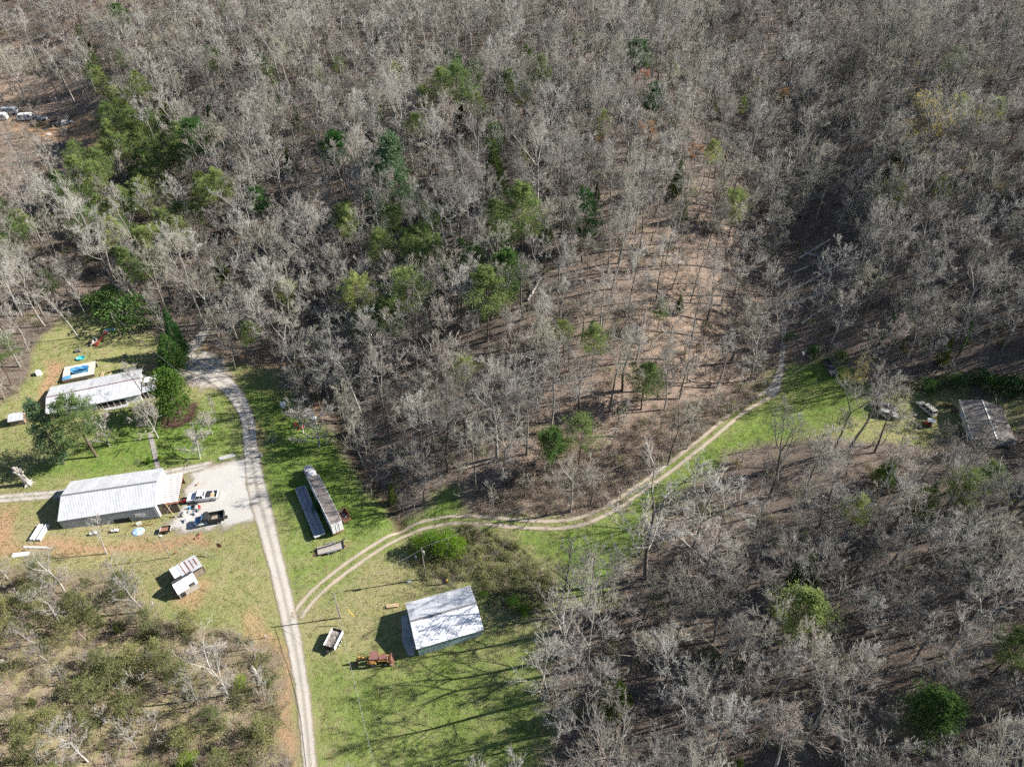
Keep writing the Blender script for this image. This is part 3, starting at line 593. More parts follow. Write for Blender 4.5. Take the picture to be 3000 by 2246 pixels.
def ivy_tree(seed):
    t = bare_tree(seed, 20, .5, .5, 11, .9, True)
    tr = [q for q in t.seg if q[5] == 0]
    for a, b, r0, r1, n, l in tr[:9]:
        for _ in range(130):
            u = t.r.random(); d = rnd_dir(t.r) * np.array([1, 1, .3]); A = rnd_dir(t.r) * .13; B = X3(A, rnd_dir(t.r)); t.leaf.append((a + (b - a) * u + d * (r0 + t.r.uniform(0, .28)), A, B * .8))
    return t
kind('ivy', [(ivy_tree(320 + i), 20) for i in range(2)], BARK, TWIG, L_DARK, False)
print('tree tris', sum(len(m.polygons) for v in TREES.values() for x in v for m in x[1:3]))
# ---------------------------------------------------------------- individual trees
def plant(kindname, name, label, p, H, rz=None, var=None, group=None, cat='tree', w=1.0, tilt=None, parts=True):
    L = TREES[kindname]; h0, a, b, _, _ = L[(var if var is not None else random.randrange(len(L))) % len(L)]; s = H / h0
    o = thing(name, label, cat, (p[0], p[1], p[2] - .05), random.uniform(0, 6.28) if rz is None else rz, group); o.scale = (s * w, s * w, s)
    if tilt: o.rotation_euler = (tilt[0], tilt[1], o.rotation_euler.z)
    link('trunk' if len(a.polygons) else 'stems', a if len(a.polygons) else b, o)
    if len(a.polygons): link('crown', b, o)
    return o
def height_for(p, ytop):
    lo, hi = 0.5, 45.0
    for _ in range(30):
        m = (lo + hi) / 2
        if proj((p[0], p[1], p[2] + m))[1] > ytop: lo = m
        else: hi = m
    return m
def crown_at(cx, cy, ch, below=1.0):
    """base and height of a tree whose crown shows at (cx, cy) in the overview picture, ch high, trunk reaching below*ch under the crown's centre"""
    dy = ch * (.5 + below * .6); bx = cx + (1106 - cx) / (2580 - cy) * dy; p = atD(bx, cy + dy); return p, height_for(p, (cy - ch / 2) * K)
TAKEN = []                                       # places of trees planted so far
def put(kindname, name, label, x, y, top=None, H=None, cat='tree', group=None, w=1.0, **kw):
    p = atD(x, y); h = H if H else height_for(p, top * K); TAKEN.append((p[0], p[1], 2.5)); return plant(kindname, name, label, p, h, group=group, cat=cat, w=w, **kw)
def putc(kindname, name, label, cx, cy, ch, below=1.0, cat='tree', group=None, w=1.0, **kw):
    p, h = crown_at(cx, cy, ch, below); TAKEN.append((p[0], p[1], 3.0)); return plant(kindname, name, label, p, h, group=group, cat=cat, w=w, **kw)
# around the house and yard
put('bare', 'shade_tree', 'tall bare tree with upright branches rising in front of the house roof', 323, 878, 780, var=2)
put('garden_tree', 'ornamental_tree', 'round-headed bare garden tree beside the stone path', 341, 945, 868, w=1.1, var=0)
put('garden_tree', 'ornamental_tree', 'small bare garden tree on the lawn below the pale pine', 237, 964, 898, w=1.0, var=1)
put('garden_tree', 'ornamental_tree', 'small pale bare tree on the lawn inside the road bend', 459, 938, 892, w=1.15, var=0)
put('garden_tree', 'ornamental_tree', 'spreading tangled bare shrub tree above the gravel yard', 432, 990, 935, w=1.3, var=1)
put('box_bush', 'clipped_bush', 'round green clipped bush just left of the stone path', 325, 998, H=1.5, cat='bush')
put('box_bush', 'clipped_bush', 'round green clipped bush just right of the stone path', 347, 994, H=1.4, cat='bush')
put('bush', 'garden_shrub', 'low brown twiggy shrub on the lawn above the long barn', 301, 999, H=1.3, cat='bush', w=.8)
put('magnolia', 'magnolia_tree', 'dense glossy-leaved evergreen tree at the end of the house', 388, 894, 800, w=1.05)
putc('white_pine', 'pine_tree', 'large bluish bushy pine on the lawn beside the log shed', 97, 932, 122, .12, w=.74, var=0)
putc('pine', 'pine_tree', 'pale yellow-green open pine overlapping the front of the house', 163, 905, 110, .4, w=1.15, var=2)
putc('dark_cedar', 'cedar_tree', 'dark conical cedar behind the lawn by the gravel turnaround', 371, 712, 95, .2, w=1.0)
putc('dark_cedar', 'cedar_tree', 'wide dark low cedar casting shade by the gravel turnaround', 362, 752, 70, .2, w=1.9)
putc('dark_shrub', 'evergreen_thicket', 'long dark green thicket along the lane behind the house', 275, 668, 46, .2, cat='bush', w=1.6)
putc('dark_shrub', 'evergreen_thicket', 'dark green bush by the wooded lane above the pole', 225, 645, 40, .2, cat='bush', w=1.3)
put('pale', 'sycamore_tree', 'tall white-trunked bare tree at the back of the yard', 170, 730, 628)
put('pale', 'sycamore_tree', 'slim pale bare tree beyond the red machine', 188, 686, 600, w=.8)
put('pale', 'sycamore_tree', 'leaning pale bare tree above the dark cedars', 361, 734, 640, w=.9)
put('pale', 'sycamore_tree', 'spreading white-branched sycamore above the gravel turnaround', 512, 732, 640, w=1.25, var=1)
put('bare', 'shade_tree', 'dark spreading bare tree hanging over the gravel turnaround', 510, 800, 728, w=1.3, var=7)
put('garden_tree', 'bare_tree', 'tangled bare tree on the grass above the parked truck cab', 690, 965, 890, w=1.5, var=1)
put('garden_tree', 'bare_tree', 'low tangled bare tree over the red scrap by the stream', 655, 935, 880, w=1.3, var=0)
put('bush', 'bare_bush', 'rounded bare bush on the grass beside the white cube box', 588, 955, H=2.4, cat='bush', w=.9)
put('pale', 'bare_tree', 'small pale dead tree in front of the long barn', 231, 1195, 1118, w=1.0, var=0)
put('pale', 'bare_tree', 'leaning white dead tree on the dry grass below the barn', 140, 1279, 1200, w=1.3, var=1)
put('pale', 'bare_tree', 'white dead tree standing among the green scrub', 133, 1350, 1275, w=1.1, var=2)
put('pale', 'bare_tree', 'pale leaning trunk at the left edge of the dry field', 25, 1262, 1190, w=.9)
put('young', 'bare_tree', 'thin greenish bare tree on the dry field beside the old shack', 310, 1320, 1225, w=1.3)
put('pale', 'bare_tree', 'broad white-branched bare tree among scrub beside the gravel road', 490, 1500, 1405, w=1.25, var=1)
put('pale', 'bare_tree', 'gnarled white-limbed tree at the bottom of the scrub', 190, 1645, 1575, w=1.1, var=1)
put('pale', 'bare_tree', 'pale bare tree at the corner of the wooded edge behind the metal barn', 1212, 1418, 1300, w=1.3, var=1)
put('young', 'bare_tree', 'slim grey bare tree standing alone above the metal barn', 1207, 1314, 1172, w=.9)
put('bare', 'bare_tree', 'large many-limbed bare tree leaning over the grassy bend of the track', 1394, 1250, 1045, w=1.25, var=3)
put('bare', 'bare_tree', 'big grey bare tree beside the green strip below the track', 1478, 1250, 1060, w=1.2, var=1)
put('bare', 'bare_tree', 'forked dark-trunked bare tree at the edge of the upper lawn', 1662, 1074, 905, w=1.1, var=1)
put('bare', 'bare_tree', 'slim bare tree beside the forked tree on the upper lawn', 1682, 1016, 890, w=.8, var=4)
put('bare', 'bare_tree', 'tall bare tree partly hiding the junked cars', 1832, 972, 800, w=1.1, var=5)
put('bare', 'bare_tree', 'bare tree with a bent trunk left of the junked cars', 1795, 985, 830, w=.9, var=6)
put('bare', 'bare_tree', 'bare tree rising just below the dark wrecked car', 1888, 978, 830, w=1.0, var=0)
put('young', 'bare_tree', 'small crooked bare tree below the tan wagon', 1944, 975, 900, w=1.1)
put('bare', 'bare_tree', 'dark-trunked tree with pale green top below the garden tractor', 1982, 1052, 915, w=.9, var=4)
put('bare', 'bare_tree', 'clump of grey trunks below the dark-roofed house', 2050, 1064, 915, w=1.1, var=3)
for x, y, lb in ((1897, 746, 'ivy-clad trunk nearest the dark pickup'), (1928, 750, 'second ivy-clad trunk on the shaded slope'), (1945, 753, 'third ivy-clad trunk, leaning close to its neighbour'), (1993, 765, 'tall ivy-clad tree on the shaded slope above the house'), (2070, 768, 'ivy-clad tree farthest along the shaded slope')):
    put('ivy', 'ivy_tree', lb, x, y, y - 120)
for x, y, ch, k, lb in ((2010, 285, 130, 'yellow', 'big pale yellow-budding tree on the shaded hillside'), (1985, 250, 80, 'yellow', 'yellow-budding tree beside the largest yellow one'), (1540, 138, 50, 'yellow', 'orange-yellow budding tree beyond the dark green pine'), (1690, 215, 45, 'orange', 'rusty orange budding tree at the head of the hollow'), (1250, 125, 45, 'orange', 'orange budding tree on the ridge left of the dark pine'), (1385, 180, 50, 'orange', 'coral budding tree just below the dark green pine'),
        (1400, 305, 70, 'orange', 'coral budding tree on the sunlit crown of the knoll'), (1300, 320, 50, 'orange', 'faint orange budding tree on the upper knoll'), (1495, 345, 60, 'orange', 'orange budding tree at the edge of the shaded hollow'), (1905, 395, 60, 'red', 'small red budding tree in the shade of the hollow'), (2195, 325, 50, 'red', 'red budding tree at the edge of the picture on the shaded slope'), (1850, 800, 50, 'yellow', 'tan-budding treetop over the upper lawn')):
    putc(k, 'budding_tree', lb, x, y, ch, .9, w=1.2)
# pines and cedars seen one by one (crown centre and height in the overview picture)
SINGLE = [(258, 42, 52, 'dark_pine', 'green pine alone on the pale hillside at the top'), (175, 78, 50, 'cedar', 'narrow green cedar on the pale hillside above the trailers'), (423, 312, 85, 'dark_pine', 'round green pine with bare trunk beside the pine stand'), (733, 335, 78, 'dark_pine', 'dark round-topped pine in the middle of the bare wood'), (838, 362, 115, 'white_pine', 'large blue-green pine in the middle of the bare wood'),
 (975, 142, 56, 'dark_pine', 'dark green pine high in the wood, highest of its cluster'), (1022, 162, 50, 'dark_pine', 'small dark-topped pine beside the highest pine cluster'), (985, 198, 95, 'pine', 'tall yellow-green pine below the highest pine cluster'), (950, 190, 70, 'pine', 'soft green pine at the left of the highest cluster'), (1095, 190, 62, 'pine', 'thin pine between the two upper pine clusters'), (1135, 135, 60, 'pine', 'dull green pine on the upper ridge'), (1172, 158, 66, 'pine', 'bright yellow-green leaning pine on the upper ridge'),
 (1378, 132, 76, 'dark_pine', 'dense dark green pine standing out on the ridge'), (1410, 222, 66, 'dark_pine', 'dark one-sided pine below the dense ridge pine'), (1215, 268, 60, 'cedar', 'dark bushy cedar in the upper wood'), (1068, 358, 92, 'cedar', 'tall conical olive cedar in the wood above the knoll'), (1125, 468, 115, 'pine', 'tall green pine with long trunk on the knoll shoulder'), (1265, 462, 80, 'dark_pine', 'dark flat-topped pine on the knoll shoulder'),
 (1467, 378, 56, 'cedar', 'dark cedar on the sunlit edge of the hollow'), (1290, 410, 32, 'cedar', 'small dark cedar near the flat-topped pine'), (950, 432, 40, 'cedar', 'small bright cedar in the bare wood'), (560, 440, 56, 'dark_pine', 'dark green pine beside the bare pale woods'), (476, 582, 74, 'cedar', 'olive cedar beside the bare white trees'), (820, 542, 74, 'pine', 'spreading yellow-green pine on the shaded flank'), (885, 535, 60, 'pine', 'pale pine next to the spreading pine on the shaded flank'),
 (770, 640, 80, 'pine', 'soft green pine low on the shaded flank'), (885, 635, 95, 'pine', 'large loose pine in the shaded grove'), (840, 690, 80, 'pine', 'low pine at the foot of the shaded grove'), (1096, 600, 84, 'dark_pine', 'bright green round-headed pine at the top of the knoll'), (1050, 640, 100, 'pine', 'loose pine leaning against the round-headed pine'), (975, 600, 52, 'pine', 'small pale pine above the shaded grove'), (1285, 745, 68, 'pine', 'flat-topped yellow-green pine on the open knoll'), (1220, 720, 50, 'pine', 'thin green sapling pine on the open knoll'),
 (1195, 965, 70, 'dark_pine', 'dark bushy pine low on the front of the knoll'), (1255, 945, 76, 'pine', 'green pine beside the dark bushy one on the knoll front'), (1922, 1010, 56, 'cedar', 'olive cedar below the bare trees by the upper yard'), (1990, 1085, 60, 'pine', 'soft green pine in the woods below the upper yard'), (2085, 1060, 76, 'pine', 'wide green pine in the woods below the dark-roofed house'), (2145, 1035, 66, 'pine', 'pale pine near the dark-roofed house'), (1850, 1110, 66, 'pine', 'faint green pine in the lower woods'),
 (1745, 1225, 74, 'cedar', 'dark green cedar in the thick lower woods'), (1735, 1330, 105, 'pine', 'tall yellow-green pine in the thick lower woods'), (1945, 335, 84, 'cedar', 'conical green cedar beneath the yellow-budding tree'), (1588, 450, 66, 'pine', 'yellow-green pine at the shaded edge of the knoll'), (1905, 76, 40, 'dark_pine', 'small round green pine far up the shaded ridge'), (455, 252, 48, 'dark_cedar', 'dark cedar beyond the pine stand'), (352, 225, 52, 'cedar', 'flat green cedar on the edge of the pine stand'), (1725, 100, 34, 'cedar', 'small green cedar on the far ridge'),
 (580, 85, 40, 'pine', 'pale pine in the top woods'), (570, 150, 60, 'pine', 'faint green pine below the top woods'), (625, 340, 46, 'cedar', 'dim cedar among pale bare trees'), (735, 150, 44, 'pine', 'dim green pine in the upper bare wood'), (850, 165, 46, 'pine', 'blurred green pine in the upper bare wood'), (815, 230, 46, 'cedar', 'green cedar sapling in the upper bare wood'), (905, 280, 60, 'pine', 'greyish pine in the middle wood'), (1030, 235, 60, 'pine', 'pine at the foot of the highest cluster'), (640, 250, 40, 'cedar', 'small cedar on the left of the upper bare wood'), (480, 415, 76, 'pine', 'bright pine at the right edge of the pine stand'), (690, 165, 40, 'pine', 'small dim pine near the top of the bare wood'),
 (790, 700, 70, 'pine', 'pine above the white trees at the stream'), (930, 480, 50, 'pine', 'thin pine in the dark gap of the wood'), (1180, 490, 50, 'cedar', 'dark cedar behind the long-trunked pine'), (2020, 1530, 70, 'dark_pine', 'dark evergreen in the bottom corner woods'), (1970, 1560, 56, 'pine', 'pale green pine low in the corner woods'), (2190, 1400, 70, 'pine', 'green pine at the edge of the lower woods'), (1330, 1490, 60, 'cedar', 'dark cedar in the shade beyond the lower lawn')]
for cx, cy, ch, k, lb in SINGLE: putc(k, 'cedar_tree' if 'cedar' in k else 'pine_tree', lb, cx, cy, ch * (1.22 if cy < 800 else 1.0), .5 if 'pine' in k else .3, w=1.08 if 'cedar' not in k else 1.4)
# shrubs
for i, (x, y, s) in enumerate(((905, 1172, 1.0), (935, 1165, 1.25), (968, 1172, 1.35), (990, 1176, 1.0))):
    put('privet', 'leafy_shrub', ['low bright green shrub at the left end of the thicket by the track', 'bright green shrub second in the thicket by the track', 'tallest bright green shrub of the thicket by the track', 'bright green shrub at the right end of the thicket by the track'][i], x, y + 18, H=4.0 * s, cat='bush')
put('dark_shrub', 'leafy_shrub', 'round green bush growing between the two semi-trailers', 687, 1102, H=2.7, cat='bush', w=.75)
for x, y, h, lb in ((2000, 845, 3.6, 'dark evergreen shrub on the bank behind the tan wagon'), (2060, 838, 4.2, 'larger dark evergreen shrub behind the wood pile'), (2120, 835, 4.5, 'dark evergreen shrub behind the dark-roofed house'), (2170, 850, 4.5, 'dark evergreen shrub at the far end of the house'), (2215, 845, 4.6, 'dark evergreen shrub at the edge beyond the house'), (1755, 765, 2.6, 'dark bush beside the upper pole'), (1815, 775, 2.4, 'dark bush at the foot of the upper pole'), (1705, 735, 2.2, 'dark green bush beside the shaded lane')):
    put('dark_shrub', 'evergreen_shrub', lb, x, y, H=h, cat='bush', w=1.2)
for x, y, h, lb in ((1110, 1310, 3.0, 'lime green bush in the brush above the metal barn'), (1135, 1325, 2.4, 'smaller lime bush beside the woodland edge'), (712 - 190, 1480, 2.4, 'lime green bush at the road end of the scrub'), (410, 1650, 3.0, 'lime green bush at the bottom of the scrub'), (1045, 1290, 1.8, 'low lime bush against the metal barn')):
    put('privet', 'leafy_shrub', lb, x, y, H=h, cat='bush')
for x, y, h, w_, lb in ((30, 1318, 5.0, 1.5, 'bushy olive pine at the field edge near the picture side'), (72, 1306, 5.6, 1.6, 'dense olive pine thicket below the leaning white tree'), (108, 1330, 4.6, 1.4, 'low olive pine right of the dense thicket'), (178, 1318, 5.4, 1.7, 'wide yellow-olive pine below the dry field'), (212, 1345, 4.8, 1.5, 'low olive pine under the thin greenish tree'), (150, 1370, 4.6, 1.5, 'olive pine beside the white dead tree in the scrub'), (20, 1375, 5.5, 1.5, 'dark olive pine at the left side of the scrub'), (300, 1440, 6.0, 1.7, 'big grey-green pine in the middle of the scrub'), (250, 1480, 6.4, 1.7, 'broad grey-green pine left of the middle one'), (345, 1425, 5.6, 1.6, 'yellowish pine at the top of the scrub'), (200, 1520, 6.0, 1.6, 'grey-green pine low in the scrub'), (400, 1600, 5.0, 1.5, 'olive pine near the bottom of the scrub'), (290, 1545, 5.6, 1.6, 'tangled grey-green pine below the middle of the scrub'), (120, 1560, 5.0, 1.5, 'dark-edged pine near the bottom left of the scrub'), (60, 1580, 5.0, 1.5, 'pine at the shadowed bottom corner of the scrub')):
    put('scrub_pine', 'scrub_pine', lb, x, y, H=h, w=w_)
# ---------------------------------------------------------------- the woods
P_STAND = PD((205, 170), (290, 190), (350, 280), (390, 350), (480, 410), (480, 480), (440, 560), (400, 650), (330, 670), (230, 570), (130, 470), (150, 420), (210, 380), (220, 280))
P_LEFT = PD((-120, 470), (60, 500), (90, 560), (40, 660), (-120, 720)); P_EDGE = PD((-120, 800), (40, 800), (50, 860), (-120, 930))
P_KNOLL = PD((1330, 560), (1480, 470), (1660, 560), (1690, 830), (1560, 900), (1300, 1090), (1150, 1090), (1180, 900), (1230, 780))
P_FRONT = PD((1130, 1010), (1300, 960), (1450, 880), (1640, 830), (1640, 860), (1300, 1100), (1050, 1115), (1020, 1090))
P_PALE = PD((-300, -80), (380, -80), (480, 130), (260, 140), (60, 330), (-300, 420)); P_TRAIL = PD((-120, 215), (180, 225), (290, 250), (270, 330), (170, 400), (60, 310), (-120, 300))
P_LOT = PD((-120, 380), (30, 380), (130, 520), (60, 480), (-120, 470)); P_GAP = PD((60, 470), (180, 560), (290, 690), (230, 700), (120, 560)); P_LANE = PD((1640, 860), (1670, 600), (1720, 600), (1720, 700), (1760, 790), (1700, 840)); P_SHADE = PD((1130, 1380), (1230, 1300), (1260, 1400), (1180, 1480))
P_SKIRT = PD((1570, 985), (1450, 1080), (1400, 1180), (1330, 1270), (1400, 1330), (1480, 1220), (1590, 1120), (1740, 1075), (1960, 1075), (2280, 1070), (2280, 930), (2060, 930), (1980, 965), (1800, 950), (1700, 950))
P_CAMP = PD((-120, 300), (170, 300), (270, 330), (240, 400), (150, 430), (40, 400), (-120, 390))
P_GROVE = PD((740, 520), (920, 500), (1120, 560), (1080, 680), (900, 720), (760, 720))
xs, ys, zs = [], [], []
N = 90000; rx = RNG.uniform(-420, 420, N); ry = RNG.uniform(24, 620, N); rz_ = hgt(rx, ry)
q = np.stack([rx, ry, rz_ - CAMH], 1); wd = q @ FW; U = W0 / 2 + FPX * (q @ RT) / wd; Vv = H0 / 2 - FPX * (q @ UP) / wd
ok = (U > -420) & (U < 3700) & (Vv > -320) & (Vv < 2620) & (wd > 20)
clr = inpoly(CLEAR, rx, ry); scr_ = inpoly(SCRUB, rx, ry); ok &= ~clr
P_YARD = PD((2060, 850), (2060, 800), (2280, 780), (2280, 960), (2060, 960)); ok &= ~inpoly(P_YARD, rx, ry)
P_JAM = PD((1690, 520), (1800, 490), (1830, 600), (1800, 650), (1700, 690)); ok &= ~inpoly(P_JAM, rx, ry)
for P in (P_TRAIL, P_LOT, P_GAP, P_LANE, P_SHADE): ok &= ~inpoly(P, rx, ry)
spc = np.full(N, 4.3); uD, vD = U / K, Vv / K; spc[(uD > 1690) | ((uD > 1150) & (vD > 1000))] = 3.9; spc[inpoly(P_KNOLL, rx, ry)] = 5.3; spc[inpoly(P_FRONT, rx, ry)] = 8.5; spc[inpoly(P_PALE, rx, ry)] = 7.6; spc[scr_] = 4.2; spc[inpoly(P_STAND, rx, ry)] = 4.6; spc[inpoly(BRAMBLE, rx, ry)] = 7; spc[inpoly(P_SKIRT, rx, ry)] = 7.01; spc[inpoly(P_CAMP, rx, ry)] = 7.01
stand = inpoly(P_STAND, rx, ry); leftp = inpoly(P_LEFT, rx, ry) | inpoly(P_EDGE, rx, ry); grove = inpoly(P_GROVE, rx, ry)
cell = {}; keep = []
for a, b, rr in TAKEN: cell.setdefault((int(a // 8), int(b // 8)), []).append((a, b, rr))
for i in np.nonzero(ok)[0]:
    a, b, s = rx[i], ry[i], spc[i]; c0, c1 = int(a // 8), int(b // 8); bad = False
    for e in (-1, 0, 1):
        for f in (-1, 0, 1):
            for (x, y, rr) in cell.get((c0 + e, c1 + f), ()):
                if (x - a) ** 2 + (y - b) ** 2 < max(min(s, rr + 2), s * .9 if rr > 4 else 0) ** 2: bad = True; break
            if bad: break
        if bad: break
    if bad: continue
    cell.setdefault((c0, c1), []).append((a, b, s)); keep.append(i)
keep = np.array(keep); RU = RNG.random((len(keep), 4)); rec = []
for n, i in enumerate(keep):
    u, h_, v, t_ = RU[n]; D = wd[i]
    if stand[i]: k, H = ('pine', 10 + 8 * h_) if u < .64 else ('bare', 14 + 7 * h_)
    elif leftp[i]: k, H = ('pine', 11 + 6 * h_) if u < .5 else ('bare', 15 + 6 * h_)
    elif grove[i] and u < .18: k, H = 'pine', 11 + 6 * h_
    elif scr_[i]: k, H = ('scrub_pine', 4.5 + 4.0 * h_) if u < .52 else (('young', 4 + 5 * h_) if u < .94 else ('cedar', 2.5 + 2 * h_))
    elif spc[i] in (8.5, 7): k, H = 'young', 5 + 6 * h_
    elif spc[i] == 7.01: k, H = 'young', 3.5 + 3.5 * h_
    elif u < .022: k, H = 'pine', 9 + 7 * h_
    elif u < .034: k, H = 'cedar', 4 + 5 * h_
    elif u < .24: k, H = 'young', 6 + 7 * h_
    elif u < .30: k, H = 'pale', 14 + 8 * h_
    else: k, H = 'bare', 12.5 + 11.5 * h_ ** 1.2
    rec.append((k, rx[i], ry[i], rz_[i], H, U[i], Vv[i], D, v))
print('trees in the woods', len(rec), {k: sum(r[0] == k for r in rec) for k in set(r[0] for r in rec)})
def spot(u, v):
    x, y = u / K, v / K
    if y > 1230 and x < 640: return 'in the scrub beside the gravel road', 'scrub by the road'
    if x > 1120 and y > 930 and not (x < 1300 and y < 1130): return 'in the thick woods below the upper lawn', 'woods below the upper lawn'
    if x > 1690: return 'on the shaded slope beyond the lane', 'shaded slope'
    if x < 560 and y < 780: return 'in the woods behind the house', 'woods behind the house'
    if x < 640: return 'at the edge of the house lawn', 'edge of the house lawn'
    if y < 420: return 'on the wooded ridge above the knoll', 'ridge above the knoll'
    if x < 1120: return 'on the shaded flank above the stream', 'shaded flank above the stream'
    return 'on the sunlit knoll above the dirt track', 'sunlit knoll'
WORDS = {'bare': ('bare_tree', 'grey leafless tree', 'bare grey trees'), 'young': ('young_tree', 'slim young leafless tree', 'young bare trees'), 'pale': ('pale_tree', 'pale-barked leafless tree', 'pale bare trees'), 'pine': ('pine_tree', 'yellow-green pine', 'pines'), 'cedar': ('cedar_tree', 'small olive cedar', 'cedars'), 'scrub_pine': ('scrub_pine', 'low bushy olive pine', 'scrub pines')}
LIMIT = {'bare': 290, 'young': 90, 'pale': 90, 'pine': 290, 'cedar': 120, 'scrub_pine': 120}; rest = []; order = sorted(range(len(rec)), key=lambda n: -rec[n][4] / rec[n][7]); cnt = {}
for n in order:
    k, x, y, z, H, u, v, D, rv = rec[n]; vis = -40 < u < 3040 and 60 < v < 2300
    if vis and cnt.get(k, 0) < LIMIT[k]:
        cnt[k] = cnt.get(k, 0) + 1; nm, lb, gr = WORDS[k]; wh, gw = spot(u, v); hm = TREES[k][0][0]; sz = 'tall ' if H > hm * 1.02 else ('short ' if H < hm * .82 else ''); sh = {'bare': ('straight ', 'forked ', 'narrow ', 'wide-forked ', 'high-crowned ', 'many-branched ', 'slender-forked ', 'broad-headed ')[n % 8], 'pine': ('loose ', 'bare-stemmed ', 'ragged ', 'spreading ', 'full ')[n % 5]}.get(k, '')
        plant(k, nm, sz + sh + lb + ' ' + wh, (x, y, z), H, rz=rv * 6.28, var=n % len(TREES[k]), group=sz + sh + gr + ', ' + gw, w=.9 + .35 * ((n * 7919) % 97) / 97, tilt=(((n * 31) % 17 - 8) * .006, ((n * 53) % 19 - 9) * .006, 0))
    else: rest.append(rec[n])
# ---------------------------------------------------------------- masses nobody could count: instances on points
def scatter(name, label, protos, P, rot, scl, ids, cat):
    pc = bpy.data.collections.new(name + '_kinds')
    for i, m in enumerate(protos): pc.objects.link(bpy.data.objects.new('%s_%02d' % (name, i), m))
    me = bpy.data.meshes.new(name); me.vertices.add(len(P)); me.vertices.foreach_set('co', np.asarray(P, np.float32).ravel())
    for n, t, a in (('rot', 'FLOAT_VECTOR', rot), ('scl', 'FLOAT_VECTOR', scl)): me.attributes.new(n, t, 'POINT').data.foreach_set('vector', np.asarray(a, np.float32).ravel())
    me.attributes.new('pick', 'INT', 'POINT').data.foreach_set('value', np.asarray(ids, np.int32)); me.update()
    o = tag(link(name, me), label, cat, kind='stuff'); g = bpy.data.node_groups.new(name, 'GeometryNodeTree')
    g.interface.new_socket('Geometry', in_out='INPUT', socket_type='NodeSocketGeometry'); g.interface.new_socket('Geometry', in_out='OUTPUT', socket_type='NodeSocketGeometry')
    gi = g.nodes.new('NodeGroupInput'); go = g.nodes.new('NodeGroupOutput'); iop = g.nodes.new('GeometryNodeInstanceOnPoints'); ci = g.nodes.new('GeometryNodeCollectionInfo')
    ci.inputs[0].default_value = pc; ci.inputs['Separate Children'].default_value = True; ci.inputs['Reset Children'].default_value = True
    def na(n, t): a = g.nodes.new('GeometryNodeInputNamedAttribute'); a.data_type = t; a.inputs[0].default_value = n; return a.outputs[0]
    L = g.links.new; L(gi.outputs[0], iop.inputs['Points']); L(ci.outputs[0], iop.inputs['Instance']); iop.inputs['Pick Instance'].default_value = True
    L(na('pick', 'INT'), iop.inputs['Instance Index']); L(na('rot', 'FLOAT_VECTOR'), iop.inputs['Rotation']); L(na('scl', 'FLOAT_VECTOR'), iop.inputs['Scale']); L(iop.outputs[0], go.inputs[0])
    md = o.modifiers.new('scatter', 'NODES'); md.node_group = g; return o
def mass(name, label, kinds, cat='woods', far=False):
    R = [r for r in rest if r[0] in kinds and (r[7] > 215) == far]
    if not R: return
    protos = [(k, x) for k in kinds for x in TREES[k]]; off = {}; c = 0
    for k in kinds: off[k] = c; c += len(TREES[k])
    P = [(r[1], r[2], r[3] - .05) for r in R]; rot = [(((i * 31) % 17 - 8) * .006, ((i * 53) % 19 - 9) * .006, r[8] * 6.28) for i, r in enumerate(R)]; ids = [off[r[0]] + i % len(TREES[r[0]]) for i, r in enumerate(R)]
    scl = []
    for i, r in enumerate(R): s = r[4] / TREES[r[0]][i % len(TREES[r[0]])][0]; w = s * (.9 + .35 * ((i * 7919) % 97) / 97); scl.append((w, w, s))
    scatter(name, label, [x[4 if far else 3] for _, x in protos], P, rot, scl, ids, cat)
mass('bare_woodland', 'leafless grey woodland filling the nearer slopes', ['bare', 'young', 'pale']); mass('far_woodland', 'leafless grey woodland covering the far ridges', ['bare', 'young', 'pale'], far=True)
mass('evergreen_woodland', 'scattered small evergreens within the nearer woods', ['pine', 'cedar', 'scrub_pine']); mass('far_evergreens', 'scattered evergreens on the far ridges', ['pine', 'cedar', 'scrub_pine'], far=True)
# undergrowth, brush and grass
def floor_points(n, polys, inside, dens=None, xr=(-300, 300), yr=(28, 420), vmin=-60):
    x = RNG.uniform(*xr, n); y = RNG.uniform(*yr, n); z = hgt(x, y); q = np.stack([x, y, z - CAMH], 1); w = q @ FW; u = W0 / 2 + FPX * (q @ RT) / w; v = H0 / 2 - FPX * (q @ UP) / w
    k = (u > -120) & (u < 3120) & (v > vmin) & (v < 2400)
    if inside is not None: k &= inpoly(polys, x, y) == inside
    return x[k], y[k], z[k]
def spread(name, label, protos, X, Y, Z, s0, s1, cat, zoff=0.0):
    n = len(X); s = RNG.uniform(s0, s1, n); ws = s * RNG.uniform(.8, 1.3, n); rot = np.stack([np.zeros(n), np.zeros(n), RNG.uniform(0, 6.28, n)], 1)
    return scatter(name, label, protos, np.stack([X, Y, Z + zoff], 1), rot, np.stack([ws, ws, s], 1), RNG.integers(0, len(protos), n), cat)
BR = [meshes(brush(400 + i, 1.5, 1.3, 20, 0, 1.1), 'brush', BRUSHM, BRUSHM, None, True) for i in range(5)]
GB = [meshes(brush(410 + i, 1.2, 1.2, 16, 3, 1.0), 'green_brush', BRUSHM, BRUSHM, L_OLIVE, True) for i in range(3)]
SAP = [meshes(bare_tree(420 + i, 5, .6, .15, 8, .6, bool(i % 2), None, 1.0, .1), 'sapling', BRUSHM, TWIG, None, True) for i in range(4)]
x, y, z = floor_points(46000, CLEAR, False); spread('undergrowth', 'brown twiggy undergrowth on the floor of the woods', BR + BR + SAP + GB[:1], x, y, z, .5, 1.25, 'undergrowth')
x, y, z = floor_points(30000, P_FRONT, True, xr=(-60, 120), yr=(70, 180)); spread('bank_brush', 'dense brown brush on the bank above the dirt track', BR, x[:1500], y[:1500], z[:1500], .45, .95, 'undergrowth')
